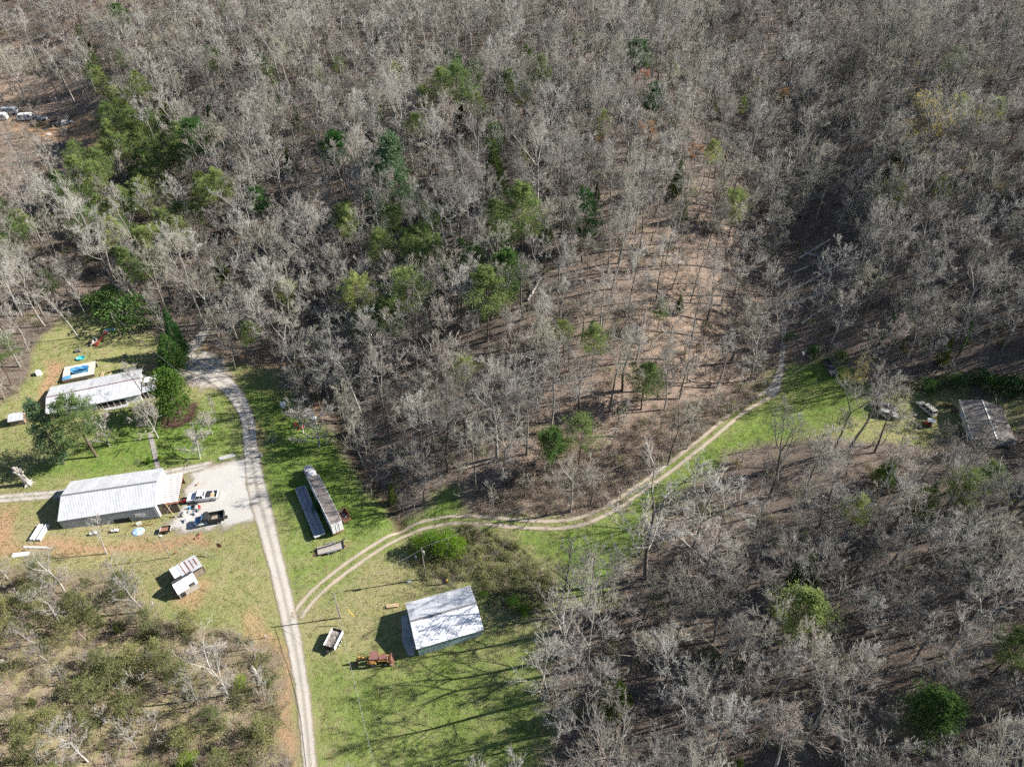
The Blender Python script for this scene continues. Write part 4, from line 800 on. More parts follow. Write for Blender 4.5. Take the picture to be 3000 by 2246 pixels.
x, y, z = floor_points(30000, BRAMBLE, True, xr=(-40, 20), yr=(50, 120)); spread('brambles', 'tangled brambles and weeds above the metal barn', BR[:2] + GB + GB, x[:420], y[:420], z[:420], .4, .95, 'undergrowth')
x, y, z = floor_points(16000, SCRUB, True, xr=(-120, -20), yr=(25, 90)); spread('scrub_brush', 'brown and olive brush under the roadside scrub', BR + GB, x[:1000], y[:1000], z[:1000], .4, 1.1, 'undergrowth')
RD = np.array([p[:2] for p in road_pts]); TRK = [offset(track, .95), offset(track, -.95)]
GT = [meshes(tuft(430 + i, .22, 14, .20, .022), 'grass', L_GRASS, L_GRASS, L_GRASS, True) for i in range(4)]; DT = [meshes(tuft(440 + i, .34, 14, .18, .02), 'dry_grass', L_DRYG, L_DRYG, L_DRYG, True) for i in range(3)]
x, y, z = floor_points(120000, CLEAR, True, xr=(-140, 130), yr=(28, 150)); rdm = poly_d([np.append(p, 0) for p in RD], x, y) > 2.3
for T in TRK: rdm &= poly_d([np.append(p, 0) for p in T], x, y) > .65
rdm &= ~inpoly(yard, x, y); x, y, z = x[rdm], y[rdm], z[rdm]; cl = fbm(x, y, 51, .5, 3) + RNG.normal(0, .25, len(x))
k = cl > -.1; spread('lawn_grass', 'short spring grass over the valley lawns', GT, x[k], y[k], z[k], .5, 1.2, 'grass'); k = cl < -.38; spread('dry_tufts', 'dry straw-coloured tufts in the lawns', DT, x[k], y[k], z[k], .4, .9, 'grass')
# ---------------------------------------------------------------- buildings
M_GALV = mat('galvanised_sheet', (.66, .67, .69), (.60, .61, .635), .5, .34, .3, .4, .62, objrand=.12, c3=(.50, .46, .43), sc3=1.6, lo3=.66, hi3=.8)
M_TIN = mat('bright_tin', (.53, .535, .545), (.44, .445, .455), .6, .5, .15, .4, .62, objrand=.12, c3=(.50, .44, .40), sc3=3.0, lo3=.68, hi3=.8)
M_WHITE = mat('white_paint', (.74, .74, .72), (.60, .60, .58), 1.5, .5, 0, .45, .7)
M_RUST = mat('rusty_sheet', (.25, .075, .035), (.36, .14, .075), 2.2, .85, 0, .4, .6, objrand=.3)
M_WSHEET = mat('whitewashed_sheet', (.72, .71, .70), (.60, .57, .54), 1.5, .6, 0, .45, .7, objrand=.1)
M_GREYW = mat('weathered_siding', (.36, .385, .42), (.29, .31, .335), 1.4, .75, .1, .4, .65, objrand=.12, c3=(.36, .35, .33), sc3=.7, lo3=.66, hi3=.72)
M_WOOD = mat('weathered_boards', (.22, .17, .125), (.13, .10, .075), 2.0, .9, 0, .4, .65, objrand=.35)
M_GWOOD = mat('grey_boards', (.36, .33, .29), (.24, .21, .18), 2.5, .9, 0, .4, .65, objrand=.3)
M_NWOOD = mat('new_lumber', (.55, .40, .24), (.43, .29, .16), 2.5, .8, 0, .4, .65, objrand=.25)
M_LOGS = mat('shed_logs', (.36, .26, .18), (.22, .16, .115), 2.0, .9, 0, .4, .65, objrand=.25)
M_BLUEW = mat('pale_blue_siding', (.42, .52, .54), (.36, .46, .48), 1.0, .5, .1, .4, .7, objrand=.08)
M_DARKW = mat('dark_opening', (.015, .014, .013), (.03, .028, .026), 2, .9)
M_SHING = mat('brown_shingles', (.13, .115, .105), (.19, .17, .155), 1.5, .95, 0, .4, .65, bmp=.4)
M_DECK = mat('pale_decking', (.58, .54, .47), (.50, .44, .36), 1.5, .8, 0, .4, .65, objrand=.18)
M_CONC = mat('concrete', (.40, .395, .38), (.30, .295, .285), 1.2, .9, 0, .4, .65)
M_STONE = mat('path_stone', (.30, .275, .25), (.20, .18, .165), 3, .9, 0, .4, .65, objrand=.4)
M_GLASS = mat('dark_glass', (.02, .024, .03), (.03, .035, .04), 1, .12, 0)
M_TARP = mat('blue_tarp', (.03, .16, .38), (.10, .34, .58), 1.6, .5, 0, .4, .6)
M_BLACK = mat('black_steel', (.022, .023, .025), (.04, .038, .036), 3, .55)
M_STEEL = mat('grey_steel', (.25, .25, .25), (.17, .165, .16), 3, .5, .4)
def sheet_mesh(name, w, ln, m, ribs=3, h=.035, t=.02):
    """one corrugated metal sheet, lying along +y from 0 to ln, width centred on x"""
    p = [(-w / 2, -t), (w / 2, -t), (w / 2, 0)]; n = ribs
    for i in range(n - 1, -1, -1):
        c = -w / 2 + (i + .5) * w / n; q = w / n * .16; p += [(c + q * 1.8, 0), (c + q * .8, h), (c - q * .8, h), (c - q * 1.8, 0)]
    p.append((-w / 2, 0)); return MB().prism(p, 'y', 0, ln).mesh(name, m)
def sheets(parent, L, n, a, b, m, name='roof_panel', x0=0.0, ribs=3, gap=.012, h=.022, jitter=0.0, alt=None):
    """n sheets side by side along x from x0 to x0+L; each runs from a=(y,z) to b=(y,z)"""
    ln = math.hypot(b[0] - a[0], b[1] - a[1]); w = L / n; me = sheet_mesh(name, w - gap, ln, m, ribs, h); me2 = sheet_mesh(name, w - gap, ln, alt[0], ribs, h) if alt else None
    up = math.atan2(b[1] - a[1], b[0] - a[0])
    for i in range(n):
        o = link(name, me2 if alt and i in alt[1] else me, parent, (x0 + (i + .5) * w, a[0], a[1] + random.uniform(-jitter, jitter))); o.rotation_euler = (up, 0, 0)
def frame_px(fl, fr, e):
    """ground origin and heading of a building from the pixels of its front eave corners, e metres up"""
    A, B = at(*fl, e), at(*fr, e); g = min(hgt(A[0], A[1]), hgt(B[0], B[1])); A, B = atz(*fl, g + e), atz(*fr, g + e); d = B - A
    return Vector((A[0], A[1], g)), math.atan2(d[1], d[0]), math.hypot(d[0], d[1])
def gable_walls(t, L, D, e, r, ry, ins, mf, mb, ml, mr, low=-.4):
    x0, x1, y0, y1 = ins, L - ins, ins, D - ins; s0 = (r - e) / ry; ze = e + s0 * ins - .05
    MB().box(((x0 + x1) / 2, y0, (ze + low) / 2), (x1 - x0, .1, ze - low)).build('front_wall', mf, t)
    MB().box(((x0 + x1) / 2, y1, (ze + low) / 2), (x1 - x0, .1, ze - low)).build('back_wall', mb, t)
    prof = [(y0 - .05, low), (y1 + .05, low), (y1 + .05, ze), (ry, r - .06), (y0 - .05, ze)]
    MB().prism(prof, 'x', x0, x0 + .1).build('gable_wall', ml, t); MB().prism(prof, 'x', x1 - .1, x1).build('gable_wall', mr, t)
def gable_roof(t, L, D, e, r, ry, n, mf, mb, ridge, ribs=3, deck=M_DARKW):
    rf = MB().prism([(0, e - .06), (ry, r - .06), (D, e - .06), (D, e - .13), (ry, r - .13), (0, e - .13)], 'x', .03, L - .03).build('roof', deck, t)
    sheets(rf, L, n, (-.06, e - .03), (ry - .02, r), mf, ribs=ribs); sheets(rf, L, n, (ry + .02, r), (D + .06, e - .03), mb, ribs=ribs)
    MB().prism([(ry - .22, r + .0), (ry, r + .075), (ry + .22, r + .0), (ry, r + .045)], 'x', -.02, L + .02).build('ridge_cap', ridge, rf); return rf
# the long metal-roofed barn
O, az, L = frame_px((167.7, 1526), (455, 1482), 3.9)
t = thing('barn', 'long barn with bright tin gable roof and grey siding beside the gravel yard', 'barn', O, az); D, E_, R_, RY = 10.85, 3.9, 5.6, 5.4
gable_walls(t, L, D, E_, R_, RY, .12, M_GREYW, M_GREYW, M_GREYW, M_WHITE)
gable_roof(t, L, D, E_, R_, RY, 21, M_TIN, M_TIN, M_STEEL)
fw = MB().box((L * .5 + .2, -.02, .15), (L - 1.6, .06, .5)).build('sill_beam', M_WOOD, t)
wl_ = MB().box((L / 2, .02, 2.1), (L - .3, .03, 3.3)).build('siding', M_GREYW, t); sheets(wl_, L - .9, 20, (.0, .55), (.001, 3.78), M_GREYW, 'siding_panel', .6, 3, h=.03, jitter=.04)
for x, w, h in ((7.2, 1.3, 1.1), (11.6, 3.1, 1.7)): MB().box((x, -.06, h / 2 + .05), (w, .05, h)).build('doorway', M_DARKW, t)
MB().box((13.3, -.09, 1.0), (.12, .06, 2.0)).build('door_post', M_WOOD, t)
MB().box((15.4, -.07, 1.9), (2.0, .03, 1.0), ry=.15).build('patch_sheet', M_WSHEET, t)
lr = MB().box((L + 2.0, 5.0, 2.75), (4.0, 8.3, .06), ry=.17).build('lean_to_roof', M_DARKW, t)
nn = 14; me = sheet_mesh('lean_to_panel', 8.3 / nn * .62, 4.25, M_WSHEET, 1, .03); me2 = sheet_mesh('lean_to_panel', 8.3 / nn * .66, 3.0, M_RUST, 1, .05)
for i in range(nn):
    y = .95 + (i + .5) * 8.3 / nn
    o = link('lean_to_panel', me, lr, (L - .12, y + .1, 3.13)); o.rotation_euler = Euler((0, .17, -math.pi / 2)); o = link('rusty_panel', me2, lr, (L + 1.22, y - .18, 2.93)); o.rotation_euler = Euler((0, .17, -math.pi / 2)); o.scale.y = random.uniform(.9, 1.03)
for y in (.95, 9.1): MB().box((L + 1.9, y, 1.1), (3.6, .08, 2.7)).build('lean_to_wall', M_WOOD, t)
for i in range(14): MB().box((L + .25 + i * .26, .88, 1.15), (.22, .04, 2.5 - i * .02)).build('board', M_WOOD, t)
for y in (1.0, 3.6, 6.4, 9.0): MB().box((L + 3.75, y, 1.1), (.14, .14, 2.6)).build('post', M_WOOD, t)
BARN = (O, az, L)
def loc_of(fr, x, y, z=0.0):
    p = Vector((x, y, 0)); p.rotate(Euler((0, 0, fr[1]))); p += fr[0]; return Vector((p.x, p.y, float(hgt(p.x, p.y)) + z))
# the square metal barn
s_ = 1098 / 300
O, az, L = frame_px((1160 + 215 / s_, 1680 + 805 / s_), (1160 + 942 / s_, 1680 + 595 / s_), 3.0)
t = thing('metal_barn', 'square metal barn with shiny ribbed roof and pale blue walls on the lower lawn', 'barn', O, az); D, E_, R_, RY = 9.45, 3.0, 4.3, 4.75
gable_walls(t, L, D, E_, R_, RY, .3, M_BLUEW, M_BLUEW, M_BLUEW, M_BLUEW); gable_roof(t, L, D, E_, R_, RY, 13, M_GALV, M_GALV, M_STEEL, 4)
fw = MB().box((L / 2, .24, 1.4), (L - .7, .02, 2.7)).build('wall_cladding', M_BLUEW, t); sheets(fw, L - .62, 13, (.22, -.1), (.2205, 2.95), M_BLUEW, 'wall_panel', .31, 4, h=.045)
MB().box((-.02, 0, 0), (.06, .1, .1)).prism([(-.06, E_ - .1), (RY, R_ - .05), (RY, R_ - .2), (-.06, E_ - .25)], 'x', -.03, .0).build('gable_trim', M_RUST, t)
MB().box((.24, 3.4, 1.35), (.05, 3.2, 2.7)).build('door_opening', M_DARKW, t); MB().box((.26, 7.0, 1.3), (.06, 2.9, 2.5)).build('sliding_door', M_BLUEW, t)
MB().tube((1.0, D - .4, E_), (1.0, D - .4, E_ + .9), .06, .06, 8).build('vent_pipe', M_STEEL, t); MBARN = (O, az, L)
def pad_at(name, px, m, label, lift=.045, res=.35):
    P = [at(*q) for q in px]; g = max(p[2] for p in P); o_ = MB().prism([(float(p[0]), float(p[1])) for p in P], 'z', g - .3, g + lift); me = o_.mesh(name, m); return tag(link(name, me), label, 'slab', kind='structure')
pad_at('concrete_apron', [(1176, 1806), (1192, 1800), (1216, 1892), (1214, 1920), (1196, 1920), (1178, 1880)], M_CONC, 'concrete apron before the metal barn door')
# the long low house
O, az, L = frame_px((132, 1213.5), (414, 1153.8), 2.5)
t = thing('house', 'long low house with pale metal gable roof and dark ridge line', 'house', O, az); D, E_, R_, RY = 10.4, 2.5, 3.55, 5.2
gable_walls(t, L, D, E_, R_, RY, .5, M_WHITE, M_WHITE, M_WHITE, M_WHITE); gable_roof(t, L, D, E_, R_, RY, 23, M_TIN, M_TIN, mat('ridge_paint', (.16, .07, .075), (.20, .17, .17), .4, .7))
MB().box((L * .66, .42, 1.0), (6.4, .06, 1.6)).build('porch_opening', M_DARKW, t)
for i in range(6): MB().box((L * .5 + i * 1.35, .32, 1.15), (.12, .12, 2.2)).build('porch_post', M_WHITE, t)
MB().box((L * .66, .3, .85), (6.6, .06, .08)).box((L * .66, .3, .45), (6.6, .06, .08)).build('porch_rail', M_WOOD, t)
MB().box((L * .66, -.15, .1), (7.2, 1.1, .2)).build('porch_step', M_CONC, t)
for x in (2.6, 5.4, 8.0): w_ = MB().box((x, .43, 1.5), (1.1, .05, 1.0)).build('window', M_WHITE, t); MB().box((x, .395, 1.5), (.9, .03, .8)).build('pane', M_GLASS, w_)
sp = MB().prism([(.6, 2.3), (6.0, 2.75), (6.0, 2.65), (.6, 2.2)], 'x', L + .05, L + 6.1).build('addition_roof', M_DARKW, t); sheets(sp, 6.0, 7, (.6, 2.33), (3.3, 2.55), M_GALV, 'roof_panel', L + .08, 3, jitter=.01, alt=(M_RUST, (4,))); sheets(sp, 5.4, 5, (3.6, 2.62), (6.0, 2.80), M_WSHEET, 'roof_panel', L + .5, 2, jitter=.03)
MB().box((L + 3.0, 1.1, 1.1), (5.8, .1, 2.3)).build('addition_wall', M_DARKW, t); MB().box((L + 3.0, 5.8, 1.2), (5.8, .1, 2.4)).build('addition_wall', M_GWOOD, t); MB().box((L + 6.0, 3.4, 1.2), (.1, 4.8, 2.4)).build('addition_wall', M_GWOOD, t)
MB().box((L + 1.2, 3.1, 2.78), (1.0, .9, .5)).build('roof_vent_box', M_DARKW, t); HOUSE = (O, az, L)
# pool with its deck of boards, tarps and lumber
dk = [at(*p, .9) for p in ((172.5, 1099.7), (256.8, 1097), (256.8, 1064.4), (178.9, 1078))]
c = loc_of(HOUSE, 6.2, 15.2); az = HOUSE[1]
t = thing('pool_deck', 'unfinished pale wooden deck round a blue pool behind the house', 'deck', c, az)
for i in range(11):
    y = -2.75 + i * .5
    if 3 <= i <= 7:
        MB().box((-2.9, y, .85), (1.7, .47, .06)).build('deck_board', M_DECK, t); MB().box((2.95, y, .85), (1.5, .47, .06)).build('deck_board', M_DECK, t)
    else: MB().box((0, y, .85 + random.uniform(-.01, .01)), (7.4, .47, .06)).build('deck_board', M_DECK, t)
for x in (-3.4, -1.2, 1.2, 3.4):
    for y in (-2.7, 2.2): MB().box((x, y, .35), (.14, .14, 1.0)).build('post', M_WOOD, t)
for i in range(4): MB().box((0, -3.02, .12 + i * .2), (7.4, .05, .18)).build('skirt_board', M_WOOD, t)
t = thing('swimming_pool', 'oval blue-lined pool half covered by a tarp inside the deck', 'pool', c, az)
MB().lathe([(1.9, -.2), (2.05, -.2), (2.05, .92), (1.9, .92), (1.9, .15), (0, .12)], 26, (.1, .1, 0), .62).build('pool_wall', M_TARP, t); MB().lathe([(0, .34), (1.88, .34)], 26, (.1, .1, 0), .62).build('pool_water', mat('pool_water', (.02, .09, .16), (.10, .10, .08), 1, .08), t)
o = MB()
gxn = 9; gyn = 5; vs = []; fs = []
for i in range(gxn):
    for j in range(gyn): vs.append((-2.0 + i * .5, .4 + j * .26, .96 + .10 * math.sin(i * 1.7 + j) - .28 * (j == 0)))
for i in range(gxn - 1):
    for j in range(gyn - 1): a = i * gyn + j; fs.append((a, a + 1, a + gyn + 1, a + gyn))
o.add(vs, fs); tag(o.build('tarp', M_TARP, None, c, az), 'crumpled blue tarp hanging over the far rim of the pool', 'tarp')
o = MB(); vs = [(p[0] * 1.0, p[1], p[2]) for p in [(-3.6, -2.9, .93), (-2.6, -3.0, .98), (-1.6, -2.8, .92), (-3.7, -2.2, 1.0), (-2.7, -2.3, 1.12), (-1.6, -2.1, .95), (-3.4, -1.7, .92), (-2.5, -1.7, 1.0), (-1.7, -1.6, .92)]]
o.add(vs, [(0, 1, 4, 3), (1, 2, 5, 4), (3, 4, 7, 6), (4, 5, 8, 7)]); tag(o.build('tarp', M_TARP, None, c, az), 'bright blue tarp bunched on the near corner of the pool deck', 'tarp')
for i, (x, y, l, a, lb) in enumerate(((4.9, -2.4, 3.2, 1.4, 'yellowish plank leaning beside the pool deck'), (5.4, -2.2, 2.8, 1.5, 'new plank next to the leaning one by the deck'), (6.8, -2.6, 2.6, 1.1, 'short orange-brown plank nearest the house roof'), (-4.4, -4.3, 2.6, .1, 'loose board behind the house wall'), (-3.2, -4.6, 2.2, -.15, 'grey board crossing the loose boards behind the house'), (4.0, 1.9, 2.4, 2.0, 'pale pipe lying across the deck corner'))):
    p = Vector((x, y, 0)); p.rotate(Euler((0, 0, az))); p = c + p; o = MB().box((0, 0, .3), (l, .28, .07), ry=.05).build('plank', M_NWOOD if i < 3 else M_GWOOD, None, (p.x, p.y, float(hgt(p.x, p.y))), az + a); tag(o, lb, 'plank')
t = thing('play_pool', 'turquoise moulded play pool lying beyond the pool deck', 'play pool', at(237, 1051), .3)
MB().lathe([(0, .06), (.75, .06), (.98, .36), (1.1, .42), (1.12, .36), (1.0, .3), (.8, 0), (0, 0)], 20, (0, 0, 0), .72).build('basin', mat('turquoise_plastic', (.02, .50, .52), (.03, .40, .45), 3, .35), t); MB().lathe([(0, .2), (.2, .2), (.3, .1), (.34, .06)], 12, (-.2, 0, 0)).build('seat', MATS['turquoise_plastic'], t)
tag(MB().box((0, 0, .55), (1.25, 1.2, 1.1), taper=(.92, .92), b=.12).box((0, 0, 1.14), (1.0, .95, .08), b=.1).build('storage_cube', M_WHITE, None, at(115, 1097), .5), 'white plastic storage cube alone on the grass left of the pool', 'box')
t = thing('utility_box', 'white cube box on the grass across the road from the house', 'box', at(831, 1192), .2)
MB().box((0, 0, .6), (1.15, 1.1, 1.2), b=.08).build('case', M_WHITE, t); MB().box((0, 0, 1.24), (1.25, 1.2, .1), b=.08).build('lid', M_WHITE, t); MB().lathe([(0, .06), (.16, .06), (.18, 0)], 10, (.05, .05, 1.29)).build('vent_cap', M_GREYW, t)
# log shed
O, az, L = frame_px((22.3, 1234), (68.2, 1226.5), 1.8)
t = thing('log_shed', 'small log shed with pale tin roof at the edge of the lawn', 'shed', O, az); D = 2.6
for i in range(7): MB().tube((.15, .2, .1 + i * .23), (L - .1, .2, .1 + i * .23), .115, .115, 7).build('log', M_LOGS, t); MB().tube((L - .2, .15, .1 + i * .23), (L - .2, D - .1, .1 + i * .23), .11, .11, 7).build('end_log', M_LOGS, t); MB().tube((.2, .15, .1 + i * .23), (.2, D - .1, .1 + i * .23), .11, .11, 7).build('end_log', M_LOGS, t)
MB().box((L * .5, D - .1, .9), (L - .3, .12, 1.8)).build('back_wall', M_LOGS, t); MB().prism([(.1, 1.7), (D - .1, 1.7), (D / 2, 2.55)], 'x', L - .22, L - .12).build('gable_end', M_NWOOD, t); MB().box((L - .1, D / 2, 1.98), (.06, .5, .36)).build('gable_window', M_GLASS, t)
rf = MB().prism([(-.2, 1.72), (D / 2, 2.64), (D + .2, 1.72), (D + .2, 1.66), (D / 2, 2.58), (-.2, 1.66)], 'x', .0, L).build('roof', M_DARKW, t); sheets(rf, L, 4, (-.24, 1.74), (D / 2, 2.67), M_TIN); sheets(rf, L, 4, (D / 2, 2.67), (D + .24, 1.74), M_TIN)
# the collapsing shack: tin lean-to and old whitewashed gable
q9 = lambda x, y: (460 + x / 9.2, 1600 + y / 9.2)
O, az, L = frame_px(q9(520, 780), q9(1300, 880), 2.0)
Pa = at(*q9(640, 1410)); Pb = at(*q9(1475, 915)); d = Pb - Pa; az = math.atan2(d[1], d[0]); L = math.hypot(d[0], d[1]); O = Vector((Pa[0], Pa[1], float(hgt(Pa[0], Pa[1])))); SH = (O, az, L)
t = thing('old_shack', 'leaning old shack with peeling white roof and rusty tin lean-to', 'shed', O, az); k = L * .62
MB().box((k / 2, .0, .9), (k, .07, 2.0)).build('front_wall', M_GWOOD, t)
for i in range(7): MB().box((k * .58, -.06, .2 + i * .26), (k * .8, .04, .23), ry=random.uniform(-.02, .02)).build('wall_board', M_GWOOD, t)
MB().box((.75, -.06, .7), (.9, .05, 1.3)).build('doorway', M_DARKW, t)
MB().prism([(0, -.2), (3.0, -.2), (3.0, 1.9), (1.6, 3.0), (0, 1.9)], 'x', 0, .08).build('gable_wall', M_GWOOD, t); MB().prism([(0, -.2), (3.0, -.2), (3.0, 1.9), (1.6, 3.0), (0, 1.9)], 'x', k - .08, k).build('gable_wall', M_GWOOD, t)
rf = MB().prism([(-.2, 1.78), (1.6, 3.02), (3.2, 1.8), (3.2, 1.72), (1.6, 2.94), (-.2, 1.7)], 'x', -.15, k + .1).build('roof', M_DARKW, t)
M_PEEL = mat('peeling_roof', (.66, .65, .64), (.36, .32, .30), .9, .9, 0, .42, .66, objrand=.15)
ln = math.hypot(1.8, 1.24); up = math.atan2(1.24, 1.8)
for i in range(7):
    me = MB().box((0, ln / 2, .03), (k / 7 + .02, ln * (1 if i not in (4, 5) else .72), .05)).mesh('roof_board', M_PEEL); o = link('roof_board', me, rf, (-.1 + (i + .5) * (k + .2) / 7, -.25 + (.25 if i in (4, 5) else 0), 1.76 + (.15 if i in (4, 5) else 0))); o.rotation_euler = (up + random.uniform(-.02, .02), 0, random.uniform(-.02, .02))
for i in range(10):
    me = MB().box((0, .95, .02), (k / 10 - .02, 1.9, .04)).mesh('dark_shingle', mat('slate_shingles', (.075, .078, .09), (.15, .15, .16), 2.5, .8)); o = link('dark_shingle', me, rf, (-.05 + (i + .5) * k / 10, 1.66, 3.03)); o.rotation_euler = (-.65, 0, random.uniform(-.03, .03))
ll = MB().box((L * .55, 4.35, 1.98), (L * .78, 3.6, .06), rx=-.06).build('lean_to_roof', M_DARKW, t)
sheets(ll, 3.9, 5, (2.4, 2.16), (6.2, 1.94), M_TIN, 'lean_to_panel', L - 4.05, 3, jitter=.015); sheets(ll, 2.6, 3, (3.3, 2.1), (6.2, 1.94), M_WSHEET, 'lean_to_panel', .9, 3, jitter=.02)
for i, x in enumerate((L - 3.2, L - 2.3, L - 1.5, L - .7)): o = MB().box((0, 1.9, .03), (.13 + .05 * (i % 2), 3.6 - .5 * i, .02)).build('rust_streak', M_RUST, ll, (x, 2.45, 2.19)); o.rotation_euler = (-.058, 0, 0)
MB().box((L - .1, 4.2, .9), (.08, 3.6, 2.0)).build('lean_to_wall', M_GWOOD, t); MB().box((k + .9, 2.3, .9), (L - k, .07, 1.9)).build('lean_to_wall', M_WOOD, t)
for y in (2.4, 6.0): MB().tube((L, y, -.1), (L, y, 2.0), .07, .06, 7).build('post', M_WOOD, t)
# house roof at the upper yard
O = at(2800, 1235); g = float(hgt(O[0], O[1]))
A = atz(2818, 1172, g + 3.0); B = atz(2811, 1231, g + 3.0); C_ = atz(2874, 1176, g + 3.4); dx = C_ - A; az = math.atan2(dx[1], dx[0]); Ln = 13.0
t = thing('brown_roofed_house', 'house with weathered brown shingle roof half hidden by bare trees', 'house', (A[0], A[1], g), az)
MB().box((4.0, -6.2, 1.3), (7.4, 11.6, 3.2)).build('wall', M_WHITE, t)
rf = MB().prism([(-.4, 2.85), (4.0, 3.75), (8.4, 2.85), (8.4, 2.75), (4.0, 3.62), (-.4, 2.75)], 'y', -12.4, .2).build('roof', M_SHING, t); MB().box((4.0, -6.1, 3.78), (.24, 12.6, .06)).build('ridge_cap', M_WHITE, rf); MB().box((-.42, -6.1, 2.8), (.08, 12.6, .16)).build('gutter', M_WHITE, t); MB().box((2.0, -9.0, 3.5), (.5, .5, .5)).build('vent', mat('ochre_paint', (.45, .30, .05), None, 3, .7), rf)
# wood lean-to debris beside it
p = at(2768, 1192); t = thing('plywood_shelter', 'broken plywood shelter leaning beside the brown-roofed house', 'shelter', p, -.3)
MB().box((0, 0, .9), (1.6, .06, 1.8), rx=.5).build('sheet', M_NWOOD, t); MB().box((1.2, .5, .5), (1.5, .06, 1.2), rx=.9, rz=.3).build('sheet', M_GWOOD, t); MB().box((1.6, 1.2, 1.5), (1.8, .1, .1), ry=.2).box((2.3, 1.0, .8), (.1, .1, 1.6)).build('frame_post', M_NWOOD, t)
t = thing('wooden_fence', 'brown board fence between the shelter and the house', 'fence', at(2800, 1208), -.15)
for i in range(9): MB().box((-1.2 + i * .3, 0, .65), (.27, .04, 1.3)).build('board', M_WOOD, t)
for x in (-1.2, 1.2): MB().box((x, .06, .6), (.1, .1, 1.4)).build('post', M_WOOD, t)
# stone path
t = thing('stone_path', 'narrow stone path crossing the lawn towards the house', 'path'); pth = [atD(*p) for p in ((342, 1012), (339, 1000), (336, 985), (332, 968), (328, 952), (325, 938))]
L_ = [0.0]
for a, b in zip(pth[:-1], pth[1:]): L_.append(L_[-1] + math.hypot(*(b - a)[:2]))
s = .0
while s < L_[-1]:
    i = max(j for j in range(len(L_) - 1) if L_[j] <= s); u = (s - L_[i]) / (L_[i + 1] - L_[i]); p = pth[i] + (pth[i + 1] - pth[i]) * u; d = pth[i + 1] - pth[i]
    MB().box((0, 0, .05), (.85, 1.05 + random.uniform(-.1, .1), .12), b=.06).build('paving_stone', M_STONE, t, (p[0], p[1], float(hgt(p[0], p[1]))), math.atan2(d[1], d[0]) + random.uniform(-.06, .06)); s += .92
t = thing('stone_slab', 'pale flat concrete slab at the roadside end of the lawn', 'slab', at(665, 1338), .35); MB().box((0, 0, .05), (3.6, 1.2, .12), b=.25).build('slab_top', M_CONC, t)
# ---------------------------------------------------------------- vehicles
M_TYRE = mat('tyre_rubber', (.018, .018, .018), (.05, .045, .04), 6, .9); M_RIM = mat('wheel_rim', (.42, .42, .42), (.30, .29, .28), 6, .35, .6); M_LAMP = mat('lamp_lens', (.60, .60, .58), None, 3, .2); M_RLAMP = mat('tail_lamp', (.35, .02, .02), None, 3, .3)
M_VWHITE = mat('white_car_paint', (.78, .78, .78), (.66, .66, .65), .9, .28, 0, .45, .75); M_VBLUE = mat('faded_blue_paint', (.075, .15, .26), (.12, .20, .31), .9, .4, 0, .4, .65); M_VTAN = mat('tan_car_paint', (.46, .43, .36), (.40, .37, .31), 1, .32); M_VDARK = mat('dark_car_paint', (.05, .05, .055), (.10, .095, .09), 1.4, .4, 0, .4, .6, c3=(.24, .10, .05), sc3=1.6, lo3=.58, hi3=.68)
M_VGREY = mat('dusty_grey_paint', (.22, .22, .225), (.30, .28, .26), 1.2, .55); M_SILV = mat('dull_silver_paint', (.42, .44, .46), (.30, .31, .33), 1.2, .4); M_RED = mat('red_paint', (.42, .025, .02), (.30, .03, .025), 2, .45); M_ORANGE = mat('machine_yellow', (.50, .27, .05), (.34, .18, .05), 2.6, .75, 0, .4, .6, c3=(.16, .075, .045), sc3=3.2, lo3=.5, hi3=.6); M_DUSTRUST = mat('rust_metal', (.21, .095, .06), (.31, .16, .10), 2, .85, 0, .4, .6); M_RUSTRED = mat('dull_red_rust', (.21, .095, .08), (.15, .07, .06), 2.5, .85)
def wheel(parent, x, y, r=.36, w=.24, side=1, name='wheel'):
    o = MB().lathe([(r * .62, -w / 2), (r * .93, -w / 2), (r, -w * .3), (r, w * .3), (r * .93, w / 2), (r * .62, w / 2)], 16).build(name, M_TYRE, parent, (x, y, r)); o.rotation_euler = (math.pi / 2, 0, 0)
    MB().lathe([(0, w * .38 * side), (r * .2, w * .38 * side), (r * .3, w * .25 * side), (r * .55, w * .3 * side), (r * .64, w * .48 * side), (r * .64, -w * .4 * side), (0, -w * .4 * side)], 14).build('rim', M_RIM, o)
    return o
def axle(parent, x, tr, r=.36, w=.24, dual=False):
    for s in (-1, 1): wheel(parent, x, s * tr, r, w, -s)
    if dual:
        for s in (-1, 1): wheel(parent, x, s * (tr - w * 1.15), r, w, -s)
